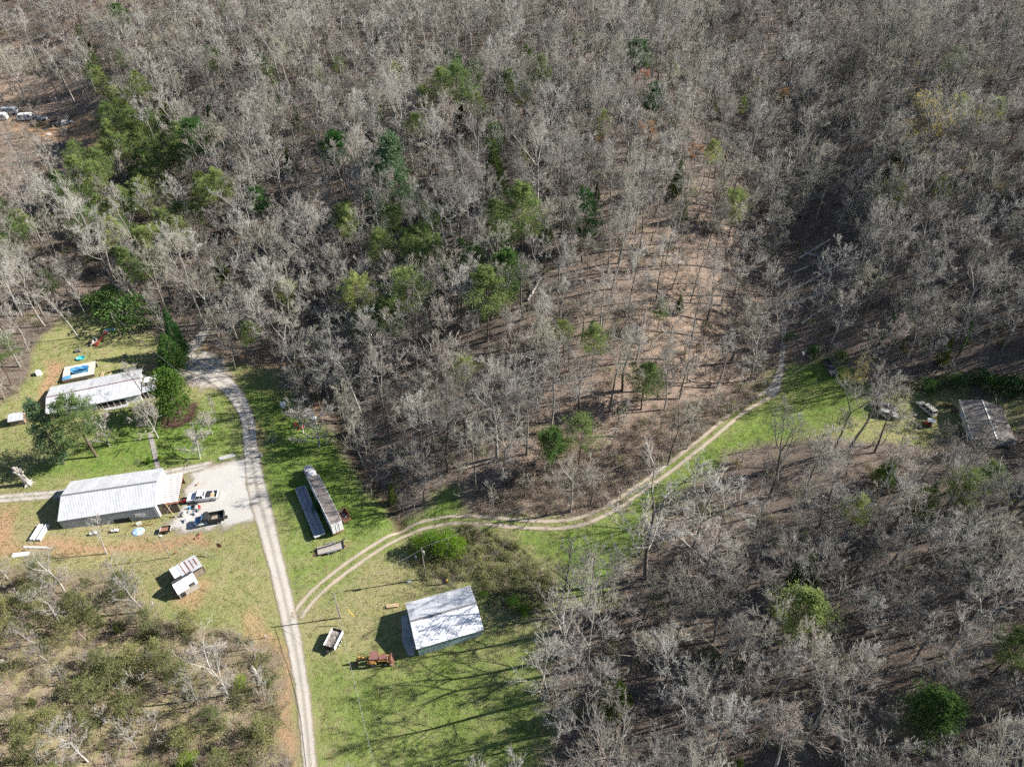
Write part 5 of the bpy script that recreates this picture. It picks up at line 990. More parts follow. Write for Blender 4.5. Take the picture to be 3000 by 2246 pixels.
def cabin(parent, x0, x1, w, z0, z1, f=.45, b=.15, tw=.78, paint=M_VWHITE, gap=None, glass_b=True):
    """greenhouse: tapered roof block with windscreen, rear and side glass set a little proud"""
    h = w / 2; ht = h * tw
    B = [(x0, -h, z0), (x1, -h, z0), (x1, h, z0), (x0, h, z0)]; T = [(x0 + b, -ht, z1), (x1 - f, -ht, z1), (x1 - f, ht, z1), (x0 + b, ht, z1)]
    def lerp(a, c, u): return tuple(a[i] + (c[i] - a[i]) * u for i in range(3))
    Rt = [(x0 + b + .07, -ht + .06, z1 + .05), (x1 - f - .1, -ht + .06, z1 + .05), (x1 - f - .1, ht - .06, z1 + .05), (x0 + b + .07, ht - .06, z1 + .05)]
    MB().loft([B, T, Rt]).build('cab_roof', paint, parent)
    def pane(a, b_, c, d, n, name, m=.1):
        P = [lerp(lerp(a, b_, u), lerp(d, c, u), v) for u, v in ((m, .12), (1 - m, .12), (1 - m, .88), (m, .88))]; n = Vector(n).normalized(); Q = [tuple(Vector(p) + n * .012) for p in P]; P = [tuple(Vector(p) - n * .02) for p in P]
        MB().loft([P, Q]).build(name, M_GLASS, parent)
    pane(B[1], B[2], T[2], T[1], (1, 0, f / (z1 - z0)), 'windscreen', .06)
    if glass_b: pane(B[3], B[0], T[0], T[3], (-1, 0, b / (z1 - z0)), 'rear_window', .1)
    for s, (a, b_, c, d) in ((-1, (B[0], B[1], T[1], T[0])), (1, (B[3], B[2], T[2], T[3]))):
        cuts = gap or [(0.03, .97)]
        for u0, u1 in cuts: pane(lerp(a, b_, u0), lerp(a, b_, u1), lerp(d, c, u1), lerp(d, c, u0), (0, s, .25), 'side_window', .06)
def side_body(parent, L, w, prof, paint, name='body', arches=(), r=.45):
    """car body: side outline (x, z) swept across the width, with round wheel arches cut from its lower edge and tucked-in flanks"""
    low = []; xs = sorted(arches)
    zb = prof[0][1]; low.append((prof[0][0], zb))
    for c in xs:
        for k in range(7): a = math.pi - k * math.pi / 6; low.append((c + r * math.cos(a), max(zb, .36 + r * math.sin(a)) if 0 < k < 6 else zb))
    pts = low + prof[1:]; h = w / 2; n = len(pts); rings = []
    for y, ins, dz in ((-h, .05, -.03), (-h + .06, 0, 0), (h - .06, 0, 0), (h, .05, -.03)): rings.append([(x + (ins if x < 0 else -ins), y, z + (dz if z > .7 else 0)) for x, z in pts])
    return MB().loft(rings).build(name, paint, parent)
def at_wheels(f, r, wb, half):
    """centre, heading of a vehicle from the ground pixels of its camera-side front and rear wheels"""
    A, B = at(*f), at(*r); d = A - B; az = math.atan2(d[1], d[0]); c = (A + B) / 2; n = np.array([-math.sin(az), math.cos(az)]); n = n if n[1] > 0 else -n; return (c[0] + n[0] * half, c[1] + n[1] * half, float(hgt(c[0], c[1]))), az, math.hypot(d[0], d[1]) / wb
def pickup(name, label, loc, az, paint, s=1.0, ext=True, load=True, rust=None):
    t = thing(name, label, 'pickup', loc, az); t.scale = (s, s, s); c0 = -.35 if ext else .15
    side_body(t, 5.6, 1.9, [(-2.8, .42), (2.75, .42), (2.82, .62), (2.75, .95), (1.35, 1.08), (c0 - .05, 1.12), (c0 - .05, .72), (-2.72, .72), (-2.82, .62)], paint, 'body', (-1.75, 1.75), .44)
    cabin(t, c0, 1.4, 1.86, 1.1, 1.78, .55, .12, .8, paint, [(.02, .34), (.37, .95)] if ext else [(.05, .95)])
    bl = c0 + 2.78; cx = (c0 - 2.8) / 2 - .02
    MB().box((cx, -.89, .95), (bl - .1, .09, .5)).box((cx, .89, .95), (bl - .1, .09, .5)).box((c0 - .14, 0, .95), (.07, 1.7, .5)).build('bed_side', paint, t); MB().box((-2.79, 0, .94), (.09, 1.72, .48)).build('tailgate', paint, t); MB().box((cx, 0, .74), (bl - .2, 1.68, .04)).build('bed_liner', M_BLACK, t)
    if load: MB().box((c0 - .75, 0, 1.0), (.75, 1.5, .35), b=.06).build('tool_box', M_BLACK, t); MB().box((cx - .25, .0, .79), (1.1, 1.0, .05)).build('plywood_mat', M_NWOOD, t)
    axle(t, 1.75, .84); axle(t, -1.75, .84)
    for y in (-.68, .68): MB().box((2.8, y, .82), (.08, .34, .18)).build('headlight', M_LAMP, t); MB().box((-2.84, y * 1.2, .82), (.05, .16, .26)).build('tail_light', M_RLAMP, t)
    MB().box((2.84, 0, .52), (.14, 1.8, .2), b=.05).build('front_bumper', M_STEEL, t); MB().box((-2.9, 0, .52), (.14, 1.75, .18), b=.05).build('rear_bumper', M_STEEL, t); MB().box((2.81, 0, .8), (.05, .95, .2)).build('grille', M_BLACK, t)
    for y in (-1.04, 1.04): MB().box((.95, y, 1.2), (.12, .16, .14)).build('mirror', M_STEEL, t)
    return t
loc, az, s = at_wheels((567, 1472.5), (622.7, 1466), 3.5, .84); pickup('pickup_truck', 'white extended-cab pickup parked on the gravel by the lean-to', loc, az, M_VWHITE, s)
p = at(2428, 1092); q = at(2434, 1117); a0 = at(2415, 1074); dd = at(2440, 1118) - at(2416, 1072); pickup('pickup_truck', 'dark rusty-roofed pickup on the shaded grass by the upper lane', ((p[0] + a0[0]) / 2 + .6, (p[1] + a0[1]) / 2, p[2]), math.atan2(dd[1], dd[0]), M_VDARK, 1.0, False, False)
# blue dump truck
loc, az, s = at_wheels((592.5, 1544), (645, 1533.5), 3.6, .95)
t = thing('dump_truck', 'old pale-blue dump truck with black steel bed on the gravel', 'truck', loc, az); t.scale = (s, s, s)
side_body(t, 3, 1.95, [(.55, .55), (3.0, .55), (3.08, .8), (3.0, 1.28), (1.75, 1.42), (.55, 1.42)], M_VBLUE, 'hood', (2.0,), .5); cabin(t, .5, 1.85, 1.95, 1.4, 2.15, .3, .06, .86, M_VBLUE)
for y in (-.92, .92): MB().prism([(1.3, .8), (2.7, .8), (2.75, .95), (2.5, 1.12), (1.5, 1.12), (1.25, .95)], 'y', y - .16, y + .16).build('fender', M_VWHITE, t); MB().box((3.05, y * .75, .95), (.1, .26, .2)).build('headlight', M_LAMP, t)
MB().box((-.7, 0, .72), (5.4, .8, .2)).build('chassis', M_BLACK, t); MB().tube((.3, -.72, .62), (-.5, -.72, .62), .24, .24, 12).build('fuel_tank', M_STEEL, t)
b = MB(); b.box((-1.35, 0, 1.05), (3.1, 2.05, .1)); b.box((-1.35, -1.02, 1.5), (3.1, .08, .85)); b.box((-1.35, 1.02, 1.5), (3.1, .08, .85)); b.box((-2.9, 0, 1.55), (.08, 2.1, .95)); b.box((.2, 0, 1.6), (.08, 2.1, 1.05)); b.build('dump_bed', M_BLACK, t)
MB().box((.62, 0, 2.28), (.9, 2.1, .06), ry=-.06).build('cab_shield', M_BLACK, t); MB().box((-1.2, .1, 1.13), (1.8, 1.3, .05), b=.2).build('dirt_load', mat('load_dirt', (.32, .27, .20), (.20, .16, .12), 2, .9), t)
for x in (-2.2, -1.4, -.6): MB().box((x, -1.08, 1.5), (.1, .06, .8)).build('bed_rib', M_BLACK, t)
axle(t, 2.0, .88, .45, .26); axle(t, -1.6, .88, .45, .26, True); MB().box((3.15, 0, .62), (.14, 1.9, .22), b=.05).build('front_bumper', M_STEEL, t)
for y in (-1.1, 1.1): MB().box((1.55, y, 1.7), (.06, .2, .3)).build('mirror', M_STEEL, t)
# semi-trailer with tractor, flatbed beside it
g = float(hgt(*at(975, 1545)[:2])); RL = atz(968.8, 1537.9, g + 4.0); RR = atz(1001, 1523.7, g + 4.0); FL = atz(902, 1400.5, g + 4.0); d = FL - RL; az = math.atan2(d[1], d[0]); Lt = math.hypot(d[0], d[1]); mid = (RL + RR) / 2; Wt = math.hypot(*(RR - RL)[:2]); ux, uy = math.cos(az), math.sin(az)
mm = mid[:2] + 0; t = thing('box_trailer', 'long white semi-trailer with weathered grey roof parked on the grass', 'trailer', (mm[0], mm[1], g), az)
MB().box((Lt / 2, 0, 2.5), (Lt, Wt - .04, 2.9)).build('box', mat('trailer_side', (.60, .64, .70), (.42, .44, .52), .7, .5, .1, .45, .7), t)
M_TROOF = mat('trailer_roof', (.24, .205, .185), (.155, .13, .118), .8, .85, 0, .4, .65, objrand=.25)
for i in range(20): MB().box(((i + .5) * Lt / 20, 0, 3.97), (Lt / 20 - .015, Wt - .1, .05)).build('roof_panel', M_TROOF, t)
for y in (-1, 1): MB().box((Lt / 2, y * (Wt / 2), 4.0), (Lt, .07, .09)).box((Lt / 2, y * Wt / 2, 1.05), (Lt, .06, .16)).build('side_rail', M_WHITE, t)
for y in (-1, 1): o = MB().box((-.03, y * Wt / 4, 2.5), (.05, Wt / 2 - .06, 2.7)).build('rear_door', M_WHITE, t); MB().tube((-.08, y * .35, 1.2), (-.08, y * .35, 3.7), .025, .025, 6).build('lock_rod', M_STEEL, o)
MB().box((-.02, 0, .95), (.14, Wt, .16)).box((.1, 0, .55), (.1, Wt * .9, .12)).build('rear_bumper', M_DUSTRUST, t); axle(t, 1.4, Wt / 2 - .2, .5, .28, True); axle(t, 2.7, Wt / 2 - .2, .5, .28, True)
for y in (-.5, .5): MB().box((Lt - 2.6, y, .55), (.14, .14, 1.1)).build('landing_leg', M_STEEL, t)
tc = thing('semi_tractor', 'weathered conventional semi tractor coupled to the long box trailer', 'truck', (mm[0] + ux * (Lt - .7), mm[1] + uy * (Lt - .7), g), az)
M_OXID = mat('oxidised_cab_paint', (.34, .36, .40), (.46, .44, .44), 1.2, .55, 0, .4, .62, c3=(.26, .17, .14), sc3=1.8, lo3=.58, hi3=.68)
MB().box((3.0, 0, .8), (7.2, .9, .25)).build('chassis', M_BLACK, tc); MB().box((2.5, 0, 1.95), (1.7, 2.3, 2.1), taper=(.92, .9), b=.2).build('sleeper', M_OXID, tc); MB().lathe([(1.0, 0), (.96, .2), (.7, .42), (.35, .5), (0, .52)], 18, (2.7, 0, 2.98)).build('roof_fairing', M_OXID, tc)
cabin(tc, 3.4, 4.9, 2.2, 2.0, 2.75, .35, .02, .9, M_OXID, None, False); MB().box((4.1, 0, 1.45), (1.6, 2.2, 1.2)).build('cab', M_OXID, tc); MB().loft([[(4.85, -1, .8), (4.85, 1, .8), (4.85, .95, 2.0), (4.85, -.95, 2.0)], [(6.5, -.85, .8), (6.5, .85, .8), (6.5, .75, 1.75), (6.5, -.75, 1.75)]]).build('hood', M_OXID, tc)
for y in (-1, 1): MB().prism([(4.9, .7), (6.5, .7), (6.45, 1.15), (6.0, 1.3), (5.2, 1.3)], 'y', y * .75 - .3 * (y < 0), y * .75 + .3 * (y > 0)).build('fender', M_OXID, tc); MB().tube((3.3, y * 1.22, 1.2), (3.3, y * 1.22, 3.2), .07, .07, 8).build('exhaust_stack', M_STEEL, tc); MB().tube((3.2, y * .95, .75), (4.3, y * .95, .75), .3, .3, 12).build('fuel_tank', M_STEEL, tc); MB().box((6.5, y * .8, 1.0), (.08, .3, .2)).build('headlight', M_LAMP, tc)
MB().box((6.62, 0, .65), (.14, 2.2, .3), b=.05).build('front_bumper', M_STEEL, tc); MB().box((2.75, .0, 3.45), (.6, .9, .12), rz=.4).build('roof_sheet', M_WSHEET, tc); axle(tc, 5.7, .95, .5, .28); axle(tc, .4, .9, .5, .28, True); axle(tc, 1.6, .9, .5, .28, True)
P4 = [atz(840 + x / 6.368, 1340 + y / 6.368, g + 1.4) for x, y in ((515, 1475), (715, 1400), (145, 580), (350, 515))]
mid = (P4[0] + P4[1]) / 2; d = (P4[2] + P4[3]) / 2 - mid; az2 = math.atan2(d[1], d[0]); Lf = math.hypot(d[0], d[1]); Wf = math.hypot(*(P4[1] - P4[0])[:2]); t = thing('flatbed_trailer', 'grey flatbed semi-trailer with long dark deck seams beside the box trailer', 'trailer', (mid[0], mid[1], g), az2)
M_FDECK = mat('flatbed_deck', (.27, .285, .31), (.20, .205, .225), 1.2, .7, .1, .4, .65, objrand=.2)
for i in range(3): MB().box((Lf / 2, (i - 1) * Wf / 3, 1.36), (Lf, Wf / 3 - .07, .08)).build('deck_plank', M_FDECK, t)
MB().box((Lf / 2, 0, 1.26), (Lf, Wf - .1, .1)).box((Lf / 2, .4, 1.0), (Lf, .14, .45)).box((Lf / 2, -.4, 1.0), (Lf, .14, .45)).build('frame', M_BLACK, t); MB().box((-.04, 0, 1.2), (.08, Wf, .36)).build('rear_plate', M_WHITE, t)
for y in (-1, 1): MB().box((Lf / 2, y * Wf / 2, 1.3), (Lf, .06, .2)).build('side_rail', M_WHITE, t)
axle(t, 1.2, Wf / 2 - .2, .5, .28, True); axle(t, 2.5, Wf / 2 - .2, .5, .28, True); MB().box((Lf - .4, .2, 1.55), (.5, 1.1, .3)).build('winch_box', M_FDECK, t); MB().box((Lf * .55, Wf * .38, 1.5), (.7, .4, .25), b=.05).build('strap_roll', M_STEEL, t)
for y in (-.5, .5): MB().box((Lf - 2.4, y, .5), (.14, .14, 1.0)).build('landing_leg', M_STEEL, t)
# rusty skip beside the trailer
P4 = [atz(840 + x / 6.368, 1340 + y / 6.368, g + 1.5) for x, y in ((950, 990), (1085, 920), (1190, 1095), (1045, 1145))]; c = sum(P4) / 4; d = P4[3] - P4[0]; az3 = math.atan2(d[1], d[0]); l, w = math.hypot(*d[:2]), math.hypot(*(P4[1] - P4[0])[:2])
t = thing('rusty_skip', 'open rusty steel skip with scraps inside beside the box trailer', 'skip', (c[0], c[1], g), az3)
b = MB(); b.box((0, 0, .25), (l, w, .08)); b.box((0, -w / 2, .85), (l, .06, 1.3)); b.box((0, w / 2, .85), (l, .06, 1.3)); b.box((-l / 2, 0, .85), (.06, w, 1.3)); b.box((l / 2, 0, .85), (.06, w, 1.3)); b.build('tub', M_DUSTRUST, t)
for x in (-.6, 0, .6): MB().box((x * l * .6, -w / 2 - .05, .8), (.1, .06, 1.1)).box((x * l * .6, w / 2 + .05, .8), (.1, .06, 1.1)).build('rib', M_GWOOD, t)
MB().box((-l / 2 + .3, -.3, 1.35), (.5, .7, .05), ry=.5).build('lid_flap', M_BLACK, t)
tag(MB().box((0, 0, .2), (.5, .4, .4), b=.08).build('plastic_tub', M_TARP, None, (c[0] - .5 * math.cos(az3), c[1] - .5 * math.sin(az3), g + .3), az3), 'small blue tub lying inside the rusty skip', 'tub'); tag(MB().box((0, 0, .2), (.5, .35, .4), b=.08).build('scrap_bag', M_WHITE, None, (c[0] + .3, c[1] - .3, g + .3), 1.0), 'white scrap bag lying inside the rusty skip', 'bag')
# tandem-axle car hauler with a long black beam on it
A, B = at(929, 1625), at(1006, 1608); d = B - A; az = math.atan2(d[1], d[0]); c = (A + B) / 2; t = thing('flat_trailer', 'low wooden-deck tandem trailer with a curved black belt lying along it', 'trailer', (c[0], c[1] + .6, c[2]), az); l = 5.2
for i in range(6): MB().box((0, -.83 + i * .33, .62), (l, .31, .05)).build('deck_plank', M_GWOOD, t)
MB().box((0, 0, .52), (l + .1, 2.0, .14)).build('frame', M_BLACK, t); MB().box((l / 2 + .1, 0, .75), (.08, 2.0, .35)).build('front_rail', M_BLACK, t); MB().path([(l / 2, -.8, .55), (l / 2 + 1.5, 0, .55), (l / 2, .8, .55)], .06).build('tongue', M_DUSTRUST, t)
for y in (-1.12, 1.12): MB().prism([(-1.1, .68), (1.1, .68), (.95, .82), (-.95, .82)], 'y', y - .14, y + .14).build('fender', M_STEEL, t)
for x in (-.45, .45): axle(t, x, 1.12, .32, .2)
for y in (-.6, .6): o = MB(); [o.box((-l / 2 - .3 - i * .22, y, .35 - i * .06), (.06, .5, .06)) for i in range(5)]; o.box((-l / 2 - .7, y - .25, .28), (1.2, .05, .08), ry=-.25).box((-l / 2 - .7, y + .25, .28), (1.2, .05, .08), ry=-.25).build('ramp', M_DUSTRUST, t)
MB().path([(-3.3, .3, .75), (-1.5, .42, .82), (.5, .55, .84), (2.0, .75, .86), (3.2, 1.15, .8)], .13, 6).path([(-3.2, .55, .72), (-1.4, .66, .78), (.6, .8, .8), (2.1, 1.0, .82), (3.1, 1.3, .78)], .1, 6); o = MB(); o.path([(-3.3, .3, .79), (-1.5, .42, .8), (.5, .55, .8), (2.0, .75, .82), (3.2, 1.15, .9)], .14, 6); tag(o.build('rubber_belt', M_BLACK, None, (c[0], c[1] + .6, c[2]), az), 'curved black rubber belt lying on the low wooden trailer', 'belt')
# dump trailer with branches
P4 = [at(900 + x / 7.373, 1820 + y / 7.373, 1.6) for x, y in ((355, 490), (570, 570), (755, 195), (550, 125))]; c = sum(P4) / 4; d = P4[3] - P4[0]; az = math.atan2(d[1], d[0]); l, w = math.hypot(*d[:2]), math.hypot(*(P4[1] - P4[0])[:2])
t = thing('dump_trailer', 'high-sided dump trailer full of grey branches near the road junction', 'trailer', (c[0], c[1], float(hgt(c[0], c[1]))), az)
b = MB(); b.box((0, 0, .7), (l, w, .08)); b.box((-l / 2, 0, 1.1), (.06, w, .85)); b.box((l / 2, 0, 1.1), (.06, w, .85)); b.build('bed', M_BLACK, t)
for y in (-1, 1): MB().box((0, y * w / 2, 1.12), (l, .08, .95)).build('side_board', M_WHITE, t)
MB().path([(-l / 2, -.5, .6), (-l / 2 - 1.2, 0, .55), (-l / 2, .5, .6)], .06).build('tongue', M_BLACK, t); MB().box((-l / 2 - .6, 0, .75), (.5, .5, .35), b=.05).build('pump_box', M_BLACK, t)
for x in (-.42, .42): axle(t, x, w / 2 + .1, .33, .22)
o = MB(); rr = random.Random(5)
for i in range(150):
    x, y = rr.uniform(-l / 2 + .3, l / 2 - .5), rr.uniform(-w / 2 + .25, w / 2 - .25); a = rr.uniform(0, 6.28); ll_ = rr.uniform(.3, .6); z = 1.05 + rr.uniform(0, .35); o.tube((x, y, z), (max(-l / 2 + .1, min(l / 2 - .1, x + ll_ * math.cos(a))), max(-w / 2 + .1, min(w / 2 - .1, y + ll_ * math.sin(a))), z + rr.uniform(-.15, .15)), .03, .015, 4)
o.box((0, 0, .95), (l - .2, w - .15, .3)); tag(o.build('branch_load', M_GWOOD, None, (c[0], c[1], float(hgt(c[0], c[1]))), az), 'heap of cut grey branches filling the dump trailer', 'branches', kind='stuff')
# old backhoe
A, B = at(1045, 1952), at(1142, 1945); d = B - A; az = math.atan2(d[1], d[0]); c = at(1098, 1953); t = thing('backhoe_loader', 'rusty yellow backhoe loader standing in weeds on the lower lawn', 'backhoe', (c[0], c[1] + .9, c[2]), az)
MB().box((.6, 0, .85), (3.4, .75, .4)).build('chassis', M_ORANGE, t); MB().box((1.55, 0, 1.35), (1.5, .85, .6), b=.08).build('engine_hood', M_RUSTRED, t); MB().box((0, 0, 2.45), (1.5, 1.6, .08)).build('canopy', M_RUSTRED, t)
for x in (-.68, .68):
    for y in (-.7, .7): MB().box((x, y, 1.75), (.07, .07, 1.4)).build('canopy_post', M_ORANGE, t)
MB().box((-.1, 0, 1.2), (.5, .5, .12)).box((-.35, 0, 1.45), (.12, .5, .5)).build('seat', M_BLACK, t); MB().tube((.35, 0, 1.2), (.5, 0, 1.6), .03).lathe([(.16, 0), (.2, .02), (.16, .04)], 12, (.5, 0, 1.58)).build('steering_wheel', M_BLACK, t)
for y in (-1, 1):
    MB().path([(.7, y * .62, 1.5), (1.8, y * .62, 1.45), (2.75, y * .62, .75)], .09).build('loader_arm', M_ORANGE, t); wheel(t, -.35, y * .8, .62, .38, -y); wheel(t, 1.9, y * .72, .4, .26, -y); MB().box((-1.25, y * .75, .6), (.16, .16, 1.1), rx=.3 * y).build('stabiliser', M_ORANGE, t); MB().prism([(-1.0, 1.1), (.35, 1.1), (.2, 1.4), (-.85, 1.4)], 'y', y * .8 - .2, y * .8 + .2).build('fender', M_ORANGE, t)
MB().prism([(2.6, .25), (3.35, .2), (3.4, .28), (2.75, .4), (2.72, .95), (3.0, 1.05), (2.95, 1.12), (2.6, 1.0)], 'y', -1.0, 1.0).build('loader_bucket', M_DUSTRUST, t)
MB().path([(-1.25, 0, .9), (-2.1, .1, 2.0), (-3.0, .2, 1.5)], .14).box((-2.4, .15, 1.75), (.9, .3, .3), ry=.45).build('boom', M_ORANGE, t); MB().path([(-3.0, .2, 1.5), (-3.2, .2, .5)], .11).build('dipper', M_ORANGE, t); MB().prism([(-3.45, .1), (-2.95, .1), (-2.95, .55), (-3.35, .6)], 'y', -.1, .5).build('digger_bucket', M_DUSTRUST, t)
# small cargo trailer by the barn
c = at(488, 1555); t = thing('utility_trailer', 'small brown-bedded utility trailer on the gravel below the barn', 'trailer', c, math.radians(9)); b = MB().box((0, 0, .5), (2.1, 1.3, .06)); b.build('deck', M_DUSTRUST, t)
for y in (-.65, .65): MB().box((0, y, .72), (2.1, .05, .4)).build('side', M_BLACK, t)
MB().box((-1.05, 0, .72), (.05, 1.3, .4)).box((1.05, 0, .72), (.05, 1.3, .4)).build('end_board', M_GWOOD, t); axle(t, .1, .78, .28, .18); MB().path([(1.05, -.5, .45), (2.3, 0, .45), (1.05, .5, .45)], .045).build('tongue', M_GWOOD, t)
# upper yard: wagon, wrecks, garden tractor
def hatch(name, label, cat, loc, az, paint, L=4.9, roof=1.72, w=1.85):
    t = thing(name, label, cat, loc, az); h = L / 2
    side_body(t, L, w, [(-h, .4), (h, .4), (h + .04, .65), (h - .15, .9), (h - 1.2, 1.02), (-h + .1, 1.05), (-h - .03, .7)], paint, 'body', (-h + .95, h - .95), .42); cabin(t, -h + .08, h - 1.15, w - .06, 1.02, roof, .75, .22, .8, paint, [(.03, .3), (.33, .62), (.65, .95)])
    axle(t, -h + .95, w / 2 - .12, .34, .22); axle(t, h - .95, w / 2 - .12, .34, .22)
    for y in (-.66, .66): MB().box((h - .02, y, .78), (.1, .3, .16)).build('headlight', M_LAMP, t); MB().box((-h + .0, y * 1.15, .95), (.06, .14, .4)).build('tail_light', M_RLAMP, t); MB().box((-.5, y * .95, roof + .08), (2.0, .05, .05)).build('roof_rail', M_STEEL, t)
    MB().box((h + .02, 0, .52), (.14, w * .95, .2), b=.05).build('front_bumper', paint, t); MB().box((-h - .02, 0, .52), (.14, w * .95, .2), b=.05).build('rear_bumper', paint, t); return t
dd = at(2697, 1186) - at(2730, 1216); c = at(2714, 1207); hatch('wagon', 'tan station wagon parked at the end of the upper lawn', 'car', (c[0], c[1] + .6, c[2]), math.atan2(dd[1], dd[0]), M_VTAN)
c = at(2592, 1196); hatch('wrecked_car', 'dark dusty wrecked car behind bare branches', 'car', c, -.5, M_VDARK, 4.6, 1.45); c = at(2598, 1218); hatch('old_car', 'dull grey car nosed in among the branches', 'car', c, -.35, M_VGREY, 4.3, 1.45)
c = at(2716, 1246); t = thing('garden_tractor', 'red garden tractor with white canopy beside the tan wagon', 'tractor', c, 2.8)
MB().box((.4, 0, .65), (1.0, .55, .4), b=.06).build('hood', M_RED, t); MB().box((-.35, 0, .5), (.9, .8, .3)).build('body', M_RED, t); MB().box((-.3, 0, 1.75), (1.5, 1.2, .07)).build('canopy', M_WHITE, t); MB().box((-.45, 0, .8), (.4, .45, .12)).box((-.65, 0, 1.0), (.1, .45, .4)).build('seat', M_BLACK, t)
for x in (-.95, .35):
    for y in (-.5, .5): MB().box((x, y, 1.2), (.05, .05, 1.1)).build('canopy_post', M_STEEL, t)
axle(t, -.5, .45, .34, .24); axle(t, .7, .4, .22, .16)
# trailers and junk at the upper clearing
def camper(label, loc, az, L=5.5, m=M_WHITE):
    t = thing('camper_trailer', label, 'camper', loc, az); pr = [(-L / 2, .5), (L / 2, .5), (L / 2 + .1, 1.2), (L / 2 - .15, 2.1), (L / 2 - .7, 2.55), (-L / 2 + .7, 2.55), (-L / 2 + .1, 2.1), (-L / 2 - .1, 1.2)]
    MB().prism(pr, 'y', -1.1, 1.1).build('shell', m, t); MB().box((.3, -1.12, 1.4), (.65, .04, 1.7)).build('door', M_GREYW, t); axle(t, -.2, 1.0, .34, .2); MB().path([(L / 2, -.6, .5), (L / 2 + 1.1, 0, .45), (L / 2, .6, .5)], .05).build('tongue', M_STEEL, t)
    for x in (-1.6, 1.5): w_ = MB().box((x, -1.12, 1.7), (.9, .04, .6)).build('window', M_STEEL, t); MB().box((x, -1.145, 1.7), (.76, .02, .46)).build('pane', M_GLASS, w_)
    w_ = MB().box((L / 2 + .02, 0, 1.75), (.08, 1.2, .5), ry=-.15).build('window', M_STEEL, t); MB().box((L / 2 + .06, 0, 1.76), (.04, 1.0, .38), ry=-.15).build('pane', M_GLASS, w_); MB().box((0, 0, 2.6), (.6, .6, .12)).build('roof_vent', M_STEEL, t); return t
camper('rounded white camper trailer in the upper clearing, end-on behind a bare tree', at(78, 352), .15); camper('white camper trailer cut by the edge of the picture', at(2, 352), .2); camper('pale blue-grey camper farther back in the upper clearing', at(30, 334), .1, 6.0, M_SILV)
c = at(122, 352); hatch('parked_car', 'dark blue and white car between the camper and the dark truck', 'car', c, .1, M_SILV, 4.4, 1.5); c = at(170, 368); t = thing('box_truck', 'dark open-bed truck in the upper clearing', 'truck', c, .35)
MB().box((-.6, 0, .75), (4.2, 2.0, .2)).build('chassis', M_BLACK, t); b = MB(); b.box((-1.0, -.98, 1.3), (3.0, .06, .9)); b.box((-1.0, .98, 1.3), (3.0, .06, .9)); b.box((-2.5, 0, 1.3), (.06, 2, .9)); b.box((-1.0, 0, .9), (3.0, 1.9, .06)); b.build('bed', M_VDARK, t); MB().box((1.0, 0, 1.1), (1.0, 1.9, .9)).build('cab', M_VDARK, t); cabin(t, .5, 1.5, 1.9, 1.5, 2.1, .2, .05, .85, M_VDARK); axle(t, 1.0, .85, .42, .24); axle(t, -1.4, .85, .42, .24, True)
c = at(200, 364); hatch('silver_car', 'battered pale silver car at the end of the row in the upper clearing', 'car', c, .45, M_SILV, 4.3, 1.45)
tag(MB().box((0, 0, .3), (1.2, .8, .5), b=.1).build('debris_box', M_WHITE, None, at(145, 396), .4), 'white box of rubbish on the bare soil below the campers', 'box'); tag(MB().box((0, 0, .2), (.7, .5, .4), b=.1).build('cooler', M_VBLUE, None, at(136, 380), .2), 'small blue cooler on the bare soil under the tree', 'cooler')
# auger machine in the back yard
c = at(277, 1005); t = thing('scrap_wagon', 'small trailer heaped with junk parts beneath the red auger', 'trailer', c, .95); MB().box((0, 0, .45), (2.6, 1.5, .1)).build('deck', M_WOOD, t); axle(t, 0, .85, .3, .2); MB().path([(-1.3, -.4, .4), (-2.2, 0, .4), (-1.3, .4, .4)], .04).build('tongue', M_STEEL, t)
for y in (-.72, .72): MB().box((0, y, .62), (2.6, .05, .26)).build('side_board', M_GWOOD, t)
SM = [M_BLACK, M_STEEL, M_WHITE, M_VBLUE, M_NWOOD, M_DUSTRUST, M_RED, M_GREYW]
for i, (x, y, lb) in enumerate(((-.8, .3, 'dark engine part at the tail of the junk wagon'), (-.3, -.3, 'white drum on the junk wagon'), (.2, .35, 'grey motor on the junk wagon'), (.7, -.2, 'pale box at the head of the junk wagon'), (.9, .4, 'blue can on the junk wagon'), (-.7, -.4, 'rusty part at the corner of the junk wagon'))):
    p = Vector((x, y, 0)); p.rotate(Euler((0, 0, .95))); m = (SM[0], M_WHITE, M_STEEL, M_NWOOD, M_VBLUE, M_DUSTRUST)[i]; o = (MB().box((0, 0, .28), (.55, .45, .55), b=.08).box((.1, .05, .62), (.3, .25, .2)) if i % 2 == 0 else MB().tube((0, 0, 0), (0, 0, .6), .26, .24, 10).tube((0, 0, .6), (0, 0, .7), .12, .1, 8)); tag(o.build('junk_part', m, None, (c[0] + p.x, c[1] + p.y, c[2] + .5), i * .7), lb, 'junk')
A = at(283, 1012); B = at(309, 972, 1.6); t = thing('grain_auger', 'long red auger tube propped over the junk wagon', 'auger', A, 0); d = B - A; MB().path([(0, 0, .25), (float(d[0]), float(d[1]), float(d[2]))], .17, 10).build('tube', M_RED, t); MB().path([(float(d[0]) * .6, float(d[1]) * .6 - .6, 0), (float(d[0]) * .6, float(d[1]) * .6, float(d[2]) * .62), (float(d[0]) * .6, float(d[1]) * .6 + .6, 0)], .05).build('support', M_RED, t); MB().box((.0, 0, .3), (.7, .6, .5), b=.1).build('hopper', M_RED, t); MB().box((float(d[0]), float(d[1]), float(d[2]) - .1), (.5, .4, .4), b=.08).build('spout', M_RED, t)
